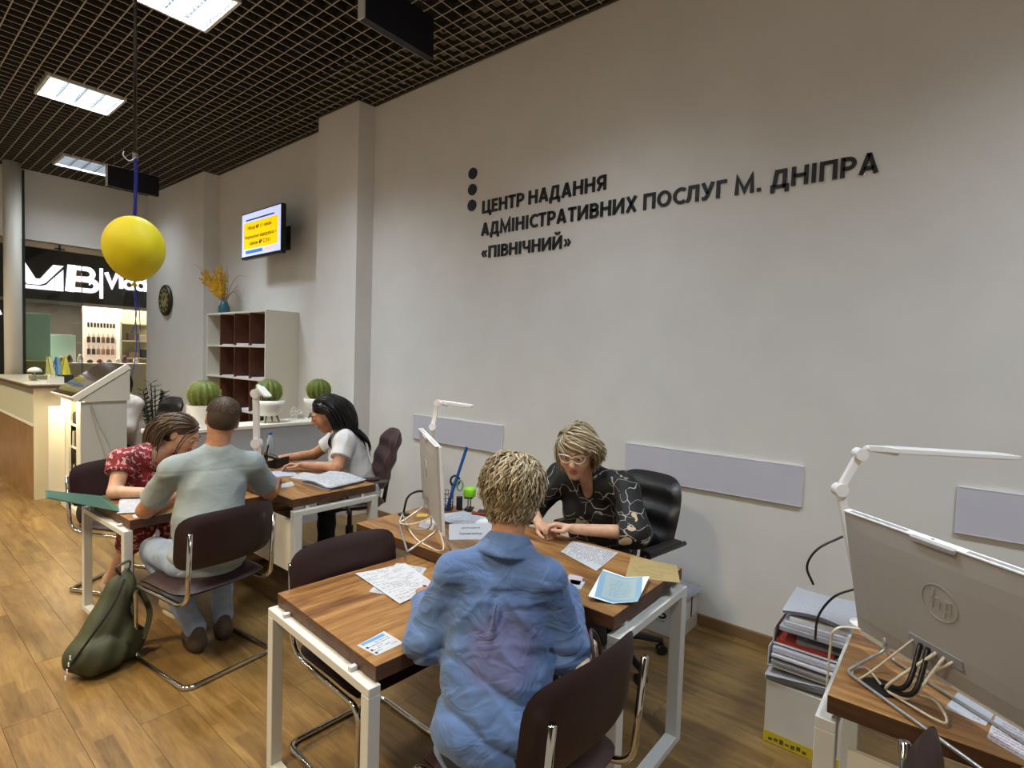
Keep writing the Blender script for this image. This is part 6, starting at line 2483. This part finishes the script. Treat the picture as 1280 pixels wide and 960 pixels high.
def extra1(b, R):
    # turned-down collar
    up = R[:, 2]
    c = J1['neck'] + up * .012
    for a in np.linspace(-2.6, 2.6, 44):
        dr = -R[:, 1] * math.cos(a) + R[:, 0] * math.sin(a)
        p = c + dr * .058
        b.cone(p + up * (.034 - .012 * abs(a) / 2.6), p + dr * .034 - up * (.016 + .016 * math.cos(a)), .0055, .0065, .006)
    # back yoke pleat ridge
    back = J1['chest'] - R[:, 1] * .128
    b.cone(back + up * .06, back - up * .12 + R[:, 1] * .004, .005, .010, .012)


s1, _ = garment('shirt', t1, J, base, M['blue_shirt'], .005, .006, True, .006, .98, (.060, .066), ((0, .01, .055), (.052, .060, .05)), None, warp1, extra1, forearm=(.9, .050), sh=.042)
legs_mesh('trousers', t1, J, base, mat('dark_jeans', '1c2433', .8, var=.15, vscale=40))
for q in 'lr':
    shoe(t1, base, J['an_' + q], V3(.8, .6, 0), mat('black_shoe_' + q, '17171a', .5), M['black'])
hb = hair_mats('blonde_curl', ['9a8a6e', '766649', 'b3a488'])
col_ = [(J['head'] + R @ V3(0, -.015, .035), V3(.078, .098, .088), R), (J['head'] + R @ V3(0, -.005, -.04), V3(.068, .075, .085), R)]
cap = hair_cap(J['head'], R, 1.0, [((0, -.018, .036), (.079, .099, .088)), ((0, -.040, -.03), (.070, .072, .068))], [((0, .16, -.04), (.10, .13, .12)), ((0, -.03, -.15), (.10, .12, .055))])
st = hair_strands(900, J['head'], R, 1.0, col_, lambda D: (D[:, 1] < .62) & (D[:, 2] > -.55 - .3 * (D[:, 1] < 0)) & ~((D[:, 1] > .1) & (D[:, 2] < -.1)), (.05, -.25, .95),
                  lambda d: .100 + .02 * d[2], (.004, .018), .0065, .0034, .25, steps=15, wavelen=.050, seed=4, inertia=.35)
VV, FF, MM = join_arrays([(cap[0], cap[1], 1), st])
np_object('hair', VV, FF, hb, t1, base, MM)

# ------------------------------------------------------------------ 2. blonde clerk with white glasses
J = dict(f=V3(-.97, -.24, 0), fh=V3(-.93, -.36, -.20), uh=V3(-.24, -.08, .95), pelvis=V3(2.76, 1.53, .54), chest=V3(2.605, 1.52, .85), neck=V3(2.515, 1.50, 1.015), head=V3(2.385, 1.505, 1.150),
         sh_r=V3(2.535, 1.69, .965), sh_l=V3(2.545, 1.31, .965), el_r=V3(2.40, 1.80, .80), el_l=V3(2.40, 1.165, .80), wr_r=V3(2.225, 1.610, .783), wr_l=V3(2.222, 1.405, .806),
         hip_l=V3(2.73, 1.44, .52), hip_r=V3(2.73, 1.62, .52), kn_l=V3(2.42, 1.38, .50), kn_r=V3(2.42, 1.60, .50), an_l=V3(2.45, 1.38, .09), an_r=V3(2.45, 1.6, .09))
J2 = J
base = (2.70, 1.52, 0)
t2 = person('blonde clerk with white framed glasses and a black patterned blouse behind the desk', J, base)
hd = dict(r=[V3(-.35, -.92, -.04), V3(-.1, -.25, -1), V3(-.9, .3, .4), dict(curl=.62, thumb=.6)],
          l=[V3(-.45, .82, .18), V3(-.35, .15, -.9), V3(-.55, -.35, .75), dict(curl=.62, thumb=.5)])
H, R = skin_body(t2, J, base, .0042, M['skin_a'], 1.06, True, hd, arm=.95)
g = NT('black_print_blouse')
v = g.coord()
nz = g.n('ShaderNodeTexNoise')
nz.inputs['Scale'].default_value = 6
nz.inputs['Detail'].default_value = 2
g.l(v, nz.inputs['Vector'])
mxv = g.n('ShaderNodeMix', data_type='VECTOR')
mxv.inputs[0].default_value = .18
g.l(v, mxv.inputs[4])
g.l(nz.outputs[1], mxv.inputs[5])
wv = g.n('ShaderNodeTexVoronoi', feature='DISTANCE_TO_EDGE')
wv.inputs['Scale'].default_value = 11
mp = g.n('ShaderNodeMapping')
mp.inputs['Scale'].default_value = (.7, .7, 1.7)
g.l(mxv.outputs[1], mp.inputs[0])
g.l(mp.outputs[0], wv.inputs['Vector'])
gate = g.math('GREATER_THAN', g.noise(v, 9, 2), .45)
line = g.math('MULTIPLY', g.math('LESS_THAN', wv.outputs[0], .014), gate)
blot = g.math('GREATER_THAN', g.noise(g.coord(loc=(3.1, 1.7, .35)), 7.5, 2, .4), .665)
cl = g.mix(g.math('MULTIPLY', line, .75), '0a0a0e', 'bdb6ac')
g.color(g.mix(blot, cl, 'b9a78c'))
g.b.inputs['Roughness'].default_value = .7
g.bump(g.noise(v, 14, 4, .6, 1.0), .35, .01)
M['blouse'] = g.m


def warp2(X, Y, Z):
    return creases(X, Y, Z, .006, 17, 8)


def extra2(b, R):
    up = R[:, 2]
    c = J2['neck'] + up * .0
    for a in np.linspace(-2.3, 2.3, 36):
        dr = -R[:, 1] * math.cos(a) + R[:, 0] * math.sin(a)
        p = c + dr * .060
        b.cone(p + up * (.030 - .010 * abs(a)), p + dr * .030 - up * (.02 + .012 * abs(a)), .006, .006, .010)


garment('blouse', t2, J, base, M['blouse'], .0055, .016, True, .02, .98, (.078, .075), ((0, .085, .01), (.042, .085, .105)), None, warp2, extra2, forearm=(.28, .066))
legs_mesh('trousers', t2, J, base, mat('black_trousers', '131317', .8))
for q in 'lr':
    shoe(t2, base, J['an_' + q], V3(-1, 0, 0), mat('dark_shoe_' + q, '17171a', .5), M['black'])
s_ = 1.06
hb2 = hair_mats('blonde_bob', ['a3947a', '83734f', 'bdb096'], .34)
eyes(t2, base, H, R, s_, hb2[1])
# glasses
gl = MB()
fn = lambda p: H(p[0], p[1], p[2]) - V3(*base)
for e in (-1, 1):
    ring = [fn((e * (.034 + .027 * math.cos(a) + .004 * (math.sin(a) > 0) * math.cos(a)), .104 - .010 * abs(math.cos(a)) * (math.cos(a) > 0) - .0, .007 + .020 * math.sin(a) + .006 * max(0, math.cos(a)))) for a in [2 * PI * k / 20 for k in range(20)]]
    gl.tube([tuple(p) for p in ring], .0032 * s_, 6, closed=True)
    gl.tube([tuple(fn((e * .062, .094, .016))), tuple(fn((e * .080, .04, .014))), tuple(fn((e * .082, -.01, .010)))], .0028 * s_, 6)
gl.tube([tuple(fn((-.008, .104, .014))), tuple(fn((.008, .104, .014)))], .0032 * s_, 6)
glo = gl.build('glasses', mat('white_glasses', 'd9cfc8', .3), t2, smooth=True)
col_ = [(J['head'] + R @ V3(0, -.015, .035) * s_, V3(.078, .098, .088) * s_, R), (J['head'] + R @ V3(0, -.012, -.045) * s_, V3(.074, .074, .09) * s_, R)]
cap = hair_cap(J['head'], R, s_, [((0, -.020, .040), (.084, .101, .090)), ((0, -.040, -.02), (.082, .074, .080))], [((0, .155, -.045), (.088, .125, .118)), ((0, -.03, -.155), (.12, .13, .06))])


def style2(nn, k):
    # sweep across the forehead to her left, sides hang and curl in under the jaw
    o = np.zeros_like(nn)
    fr = np.clip(nn[:, 1], 0, 1) * np.clip(nn[:, 2] + .2, 0, 1)
    o[:, 0] = -3.2 * fr
    o[:, 2] = .5 * fr
    o[:, 2] += -.35 * np.clip(-nn[:, 1] + .4, 0, 1)
    return o


st = hair_strands(1100, J['head'], R, s_, col_, lambda D: (D[:, 2] > -.35) & ~((D[:, 1] > .45) & (D[:, 2] < .42)) & ~((D[:, 1] > -.05) & (D[:, 2] < -.05)), (.42, .10, .90),
                  lambda d: .160 + .03 * d[2] - .055 * max(0, d[1]), (.010, .028), .002, .0038, .45, style2, steps=16, wavelen=.10, seed=6, inertia=.55)
VV, FF, MM = join_arrays([(cap[0], cap[1], 1), st])
np_object('hair', VV, FF, hb2, t2, base, MM)
MB().ball(tuple(H(-.080, -.004, -.045) - V3(*base)), .007, 8, 6).build('earring', M['steel'], t2, smooth=True)

# ------------------------------------------------------------------ 3. man in the grey-green t-shirt
J = dict(f=V3(.25, .97, 0), fh=V3(.36, .92, -.22), pelvis=V3(1.185, 3.0, .54), chest=V3(1.235, 3.075, .87), neck=V3(1.265, 3.105, 1.075), head=V3(1.305, 3.125, 1.235),
         sh_r=V3(1.425, 3.045, .985), sh_l=V3(1.070, 3.140, .985), el_r=V3(1.60, 3.17, .775), el_l=V3(1.005, 3.35, .745), wr_r=V3(1.76, 3.42, .775), wr_l=V3(1.22, 3.60, .735),
         hip_l=V3(1.09, 3.06, .52), hip_r=V3(1.28, 3.01, .52), kn_l=V3(1.06, 3.40, .50), kn_r=V3(1.42, 3.42, .50), an_l=V3(1.17, 3.12, .11), an_r=V3(1.33, 3.16, .11))
J3 = J
base = (1.2, 3.02, 0)
t3 = person('man in a grey green t-shirt seen from behind leaning on the client table', J, base)
H, R = skin_body(t3, J, base, .0065, M['skin_b'], 1.0, False, {'r': [V3(.5, .85, -.05), V3(0, 0, -1), V3(-.8, .5, 0), dict(curl=.45)], 'l': [V3(.8, .6, -.05), V3(0, 0, -1), V3(.5, -.8, 0), dict(curl=.4)]}, arm=1.12)
g = NT('grey_green_jersey')
v = g.coord()
g.color(g.ramp(g.noise(v, 4, 3), [(.3, '848f91'), (.7, '96a1a5')]))
g.b.inputs['Roughness'].default_value = .9
g.bump(g.noise(g.coord(scale=(5, 5, 9)), 1.6, 2, .5, 1.4), .40, .01)
M['tshirt'] = g.m


def warp3(X, Y, Z):
    d = creases(X, Y, Z, .005, 15, 21)
    d = d - .006 * np.clip((.72 - Z) / .1, 0, 1) * np.sin(70 * Z + 12 * X)
    return d + .0022 * np.exp(-((Z - .985 + .05 * (X - 1.25) ** 2) / .006) ** 2)


garment('tshirt', t3, J, base, M['tshirt'], .0055, .010, False, .022, .72, (.066, .072), ((0, .012, .075), (.062, .066, .062)), None, warp3, sh=.050)
legs_mesh('trousers', t3, J, base, mat('pale_blue_jeans', '8d9db8', .85, var=.12, vscale=30), r=(.092, .068, .052))
for q, d in (('l', V3(.1, 1, 0)), ('r', V3(.3, 1, 0))):
    shoe(t3, base, J['an_' + q], d, mat('brown_shoe_' + q, '4a3a2c', .6), mat('brown_sole_' + q, '2c241c', .7))
hb3 = hair_mats('short_brown', ['4a3828', '3a2b1f', '5a4634'], .6)
cap = hair_cap(J['head'], R, 1.0, [((0, -.018, .040), (.081, .100, .089)), ((0, -.045, -.005), (.074, .066, .068))], [((0, .155, -.03), (.10, .12, .115)), ((.09, -.005, -.035), (.025, .036, .055)), ((-.09, -.005, -.035), (.025, .036, .055)), ((0, -.05, -.135), (.10, .10, .06))])
st = hair_strands(900, J['head'], R, 1.0, [(J['head'] + R @ V3(0, -.015, .035), V3(.080, .099, .089), R)], lambda D: (D[:, 2] > .12) & (D[:, 1] < .72), (.1, -.4, .85), lambda d: .020 + .012 * max(0, d[2]), (.003, .009), .0, .0022, .1, steps=4, seed=9)
VV, FF, MM = join_arrays([(cap[0], cap[1], 1), st])
np_object('hair', VV, FF, hb3, t3, base, MM)
gl = MB()
for e in (-1, 1):
    gl.tube([tuple(H(e * .083, -.01, .014) - V3(*base)), tuple(H(e * .080, .05, .016) - V3(*base)), tuple(H(e * .062, .098, .012) - V3(*base))], .003, 6)
    gl.tube([tuple(H(e * (.034 + .028 * math.cos(a)), .104, .006 + .018 * math.sin(a)) - V3(*base)) for a in [2 * PI * k / 16 for k in range(16)]], .0025, 5, closed=True)
gl.build('glasses', M['black'], t3)
eyes(t3, base, H, R, 1.0, hb3[0])

# ------------------------------------------------------------------ 4. woman in the red floral dress
J = dict(f=V3(.40, -.92, 0), fh=V3(.60, -.72, -.34), uh=V3(.30, -.36, .86), pelvis=V3(1.235, 4.31, .54), chest=V3(1.25, 4.15, .82), neck=V3(1.285, 4.045, .945), head=V3(1.405, 3.975, 1.050),
         sh_r=V3(1.085, 4.03, .905), sh_l=V3(1.435, 4.15, .905), el_r=V3(1.015, 3.93, .735), el_l=V3(1.50, 4.02, .75), wr_r=V3(1.20, 3.79, .727), wr_l=V3(1.36, 3.84, .74),
         hip_l=V3(1.32, 4.27, .53), hip_r=V3(1.15, 4.23, .53), kn_l=V3(1.34, 3.90, .50), kn_r=V3(1.12, 3.88, .50), an_l=V3(1.24, 3.68, .09), an_r=V3(1.06, 4.22, .09))
J4 = J
base = (1.22, 4.28, 0)
t4 = person('woman with long brown hair in a red floral dress bent over the table', J, base)
H, R = skin_body(t4, J, base, .006, M['skin_a'], 1.0, True, {'r': [V3(.75, -.6, .0), V3(0, 0, -1), V3(.6, .7, .2), dict(curl=.5)], 'l': [V3(-.5, -.8, 0), V3(0, 0, -1), V3(-.8, .5, .3), dict(curl=.5)]}, arm=.98)
g = NT('red_floral')
v = g.coord()
a_ = g.noise(v, 38, 2, .5, .8)
b_ = g.noise(g.coord(loc=(5, 2, 1)), 26, 2, .5)
c0 = g.ramp(b_, [(.35, '4c0f18'), (.6, '7d1522')])
g.color(g.mix(g.math('GREATER_THAN', a_, .57), c0, 'c08d8c'))
g.b.inputs['Roughness'].default_value = .8
M['floral'] = g.m
garment('dress_top', t4, J, base, M['floral'], .0065, .012, True, .0, .42, (.078, .086), ((0, .05, .01), (.085, .085, .09)), None, lambda X, Y, Z: noisy(X, Y, Z, .005, 30, 31))
J['an_l'], J['an_r'], _al, _ar = J['kn_l'] + (J['an_l'] - J['kn_l']) * .25, J['kn_r'] + (J['an_r'] - J['kn_r']) * .25, J['an_l'], J['an_r']
legs_mesh('dress_skirt', t4, J, base, M['floral'], r=(.105, .095, .08), res=.011)
J['an_l'], J['an_r'] = _al, _ar
for q, d in (('l', V3(.1, -1, 0)), ('r', V3(-.2, -1, 0))):
    shoe(t4, base, J['an_' + q], d, mat('beige_sneaker_' + q, 'a3937c', .7), mat('pale_sole_' + q, 'c9c0ae', .7))
hb4 = hair_mats('long_brown', ['4b3a2c', '3a2b20', '66513f'], .35)
eyes(t4, base, H, R, 1.0, hb4[1])
col_ = [(J['head'] + R @ V3(0, -.015, .035), V3(.078, .098, .088), R), (J['head'] + R @ V3(0, -.012, -.045), V3(.072, .072, .085), R), (J['sh_r'] + V3(.03, .02, .0), V3(.10, .10, .09), np.eye(3)), (J['chest'], V3(.17, .14, .16), np.eye(3))]
cap = hair_cap(J['head'], R, 1.0, [((0, -.020, .039), (.080, .100, .088)), ((0, -.045, -.02), (.076, .070, .080))], [((0, .150, -.035), (.090, .12, .12))])
st = hair_strands(700, J['head'], R, 1.0, col_, lambda D: (D[:, 2] > -.35) & ~((D[:, 1] > .36) & (D[:, 2] < .58)) & ~((D[:, 1] > .14) & (D[:, 2] < .12)), (.05, .45, .88),
                  lambda d: .40 + .03 * d[2], (.004, .018), .0018, .0034, 1.5, lambda nn, k: np.stack([np.sign(nn[:, 0]) * .2, -1.7 * (k < .28) + 0 * nn[:, 0], 0 * nn[:, 0]], 1), steps=20, wavelen=.12, seed=12, inertia=.6)
VV, FF, MM = join_arrays([(cap[0], cap[1], 1), st])
np_object('hair', VV, FF, hb4, t4, base, MM)
ph_ = sheet('held_note', 'white note sheet held in the hands of the woman in red', 'paper', [(1.22, 3.80), (1.34, 3.72), (1.40, 3.82), (1.28, 3.90)], .752, pm('d9dde8', '44465a', .012, .5), .004)
ph_.rotation_euler = (math.radians(28), math.radians(-10), ph_.rotation_euler.z)
ph_.location.z = .80

# ------------------------------------------------------------------ 5. black haired clerk in the white t-shirt
J = dict(f=V3(-.86, .51, 0), fh=V3(-.80, .48, -.36), uh=V3(-.36, .22, .90), pelvis=V3(2.56, 3.60, .54), chest=V3(2.475, 3.665, .85), neck=V3(2.425, 3.70, 1.02), head=V3(2.335, 3.755, 1.150),
         sh_r=V3(2.52, 3.84, .96), sh_l=V3(2.36, 3.54, .96), el_r=V3(2.40, 4.02, .795), el_l=V3(2.255, 3.47, .79), wr_r=V3(2.13, 4.06, .787), wr_l=V3(2.12, 3.71, .79),
         hip_l=V3(2.50, 3.54, .52), hip_r=V3(2.58, 3.70, .52), kn_l=V3(2.36, 3.74, .50), kn_r=V3(2.40, 3.86, .50), an_l=V3(2.36, 3.74, .09), an_r=V3(2.42, 3.9, .09))
J5 = J
base = (2.52, 3.62, 0)
t5 = person('clerk with long black hair and a white t-shirt seen from the side', J, base)
H, R = skin_body(t5, J, base, .0055, M['skin_b'], 1.08, True, {'l': [V3(-.72, .66, .05), V3(-.3, .0, -1), V3(-.4, .5, .9), dict(curl=.5, thumb=.4)], 'r': [V3(-.92, -.25, .05), V3(0, 0, -1), V3(.2, -.9, .3), dict(curl=.5, thumb=.5)]}, arm=1.05)
M['white_tee'] = mat('white_jersey', 'cfcfd2', .85, var=.03, vscale=8, bump=.3, bscale=30)
garment('tshirt', t5, J, base, M['white_tee'], .006, .016, True, .018, .62, (.076, .074), ((0, .03, .05), (.07, .075, .06)), None, lambda X, Y, Z: creases(X, Y, Z, .006, 16, 41))
legs_mesh('trousers', t5, J, base, mat('dark_trousers', '15161c', .8))
for q in 'lr':
    shoe(t5, base, J['an_' + q], V3(-.8, .5, 0), mat('black_flat_' + q, '141416', .5), M['black'])
hb5 = hair_mats('long_black', ['0b0a0b', '080708', '131013'], .30)
eyes(t5, base, H, R, 1.08, hb5[0])
col_ = [(J['head'] + R @ V3(0, -.015, .035) * 1.08, V3(.080, .100, .090) * 1.08, R), (J['head'] + R @ V3(0, -.015, -.045), V3(.075, .075, .09), R), (J['sh_l'] + V3(.02, .03, -.01), V3(.09, .09, .085), np.eye(3)),
        (J['chest'], V3(.155, .155, .17), np.eye(3)), (J['neck'] - V3(0, 0, .02), V3(.09, .09, .07), np.eye(3))]
cap = hair_cap(J['head'], R, 1.08, [((0, -.022, .040), (.082, .101, .090)), ((0, -.048, -.02), (.080, .072, .085)), ((0, -.055, -.09), (.078, .062, .09))], [((0, .150, -.035), (.088, .118, .118))])
st = hair_strands(1300, J['head'], R, 1.08, col_, lambda D: (D[:, 2] > -.40) & ~((D[:, 1] > .26) & (D[:, 2] < .62)) & ~((D[:, 1] > .10) & (D[:, 2] < .0)), (.0, .50, .87),
                  lambda d: .58 + .03 * d[2], (.006, .026), .0012, .0055, 1.7, lambda nn, k: np.stack([np.sign(nn[:, 0]) * .3 * (1 - k), -1.4 * (k < .16) + 0 * nn[:, 0], 0 * nn[:, 0]], 1), steps=24, wavelen=.2, seed=15, inertia=.6)
VV, FF, MM = join_arrays([(cap[0], cap[1], 1), st])
np_object('hair', VV, FF, hb5, t5, base, MM)

# ------------------------------------------------------------------ 6. woman in the white blouse behind the kiosk
J = dict(f=V3(-.95, -.30, 0), fh=V3(-.93, -.30, -.1), pelvis=V3(1.99, 6.97, .54), chest=V3(1.90, 6.95, .88), neck=V3(1.865, 6.935, 1.09), head=V3(1.815, 6.915, 1.245),
         sh_r=V3(1.83, 7.11, 1.02), sh_l=V3(1.93, 6.775, 1.02), el_r=V3(1.72, 7.2, .80), el_l=V3(1.86, 6.72, .78), wr_r=V3(1.74, 7.02, .70), wr_l=V3(1.76, 6.86, .70),
         hip_l=V3(1.95, 6.90, .52), hip_r=V3(1.92, 7.06, .52), kn_l=V3(1.80, 6.88, .50), kn_r=V3(1.76, 7.06, .50), an_l=V3(1.83, 6.90, .09), an_r=V3(1.80, 7.06, .09))
base = (1.95, 6.97, 0)
t6 = person('woman in a white blouse sitting behind the kiosk', J, base)
H, R = skin_body(t6, J, base, .008, M['skin_a'], 1.0, True, {'l': [V3(-.8, .3, 0), V3(0, 0, -1), V3(0, .5, .5), dict(curl=.5)], 'r': [V3(-.8, -.3, 0), V3(0, 0, -1), V3(0, -.5, .5), dict(curl=.5)]})
garment('blouse', t6, J, base, mat('cream_blouse', 'dcd0c4', .8, bump=.3, bscale=25), .008, .016, True, .01, .98, (.074, .070), ((0, .04, .045), (.06, .07, .07)), None, lambda X, Y, Z: noisy(X, Y, Z, .006, 24, 51), forearm=(.9, .05))
legs_mesh('trousers', t6, J, base, bpy.data.materials['dark_trousers'], res=.012)
for q in 'lr':
    shoe(t6, base, J['an_' + q], V3(-1, -.2, 0), bpy.data.materials['black_flat_' + q], M['black'])
eyes(t6, base, H, R, 1.0, hb5[0])
col_ = [(J['head'] + R @ V3(0, -.015, .035), V3(.079, .099, .089), R), (J['head'] + R @ V3(0, -.015, -.045), V3(.073, .073, .088), R), (J['chest'], V3(.14, .19, .19), np.eye(3))]
cap = hair_cap(J['head'], R, 1.0, [((0, -.022, .044), (.085, .102, .091)), ((0, -.048, -.02), (.083, .072, .083))], [((0, .150, -.035), (.088, .118, .118))], .008)
st = hair_strands(350, J['head'], R, 1.0, col_, lambda D: (D[:, 2] > -.40) & ~((D[:, 1] > .50) & (D[:, 2] < .50)) & ~((D[:, 1] > .15) & (D[:, 2] < .05)), (.0, .3, .95),
                  lambda d: .24, (.004, .016), .001, .005, .8, steps=14, wavelen=.2, seed=17)
VV, FF, MM = join_arrays([(cap[0], cap[1], 1), st])
np_object('hair', VV, FF, hb5, t6, base, MM)
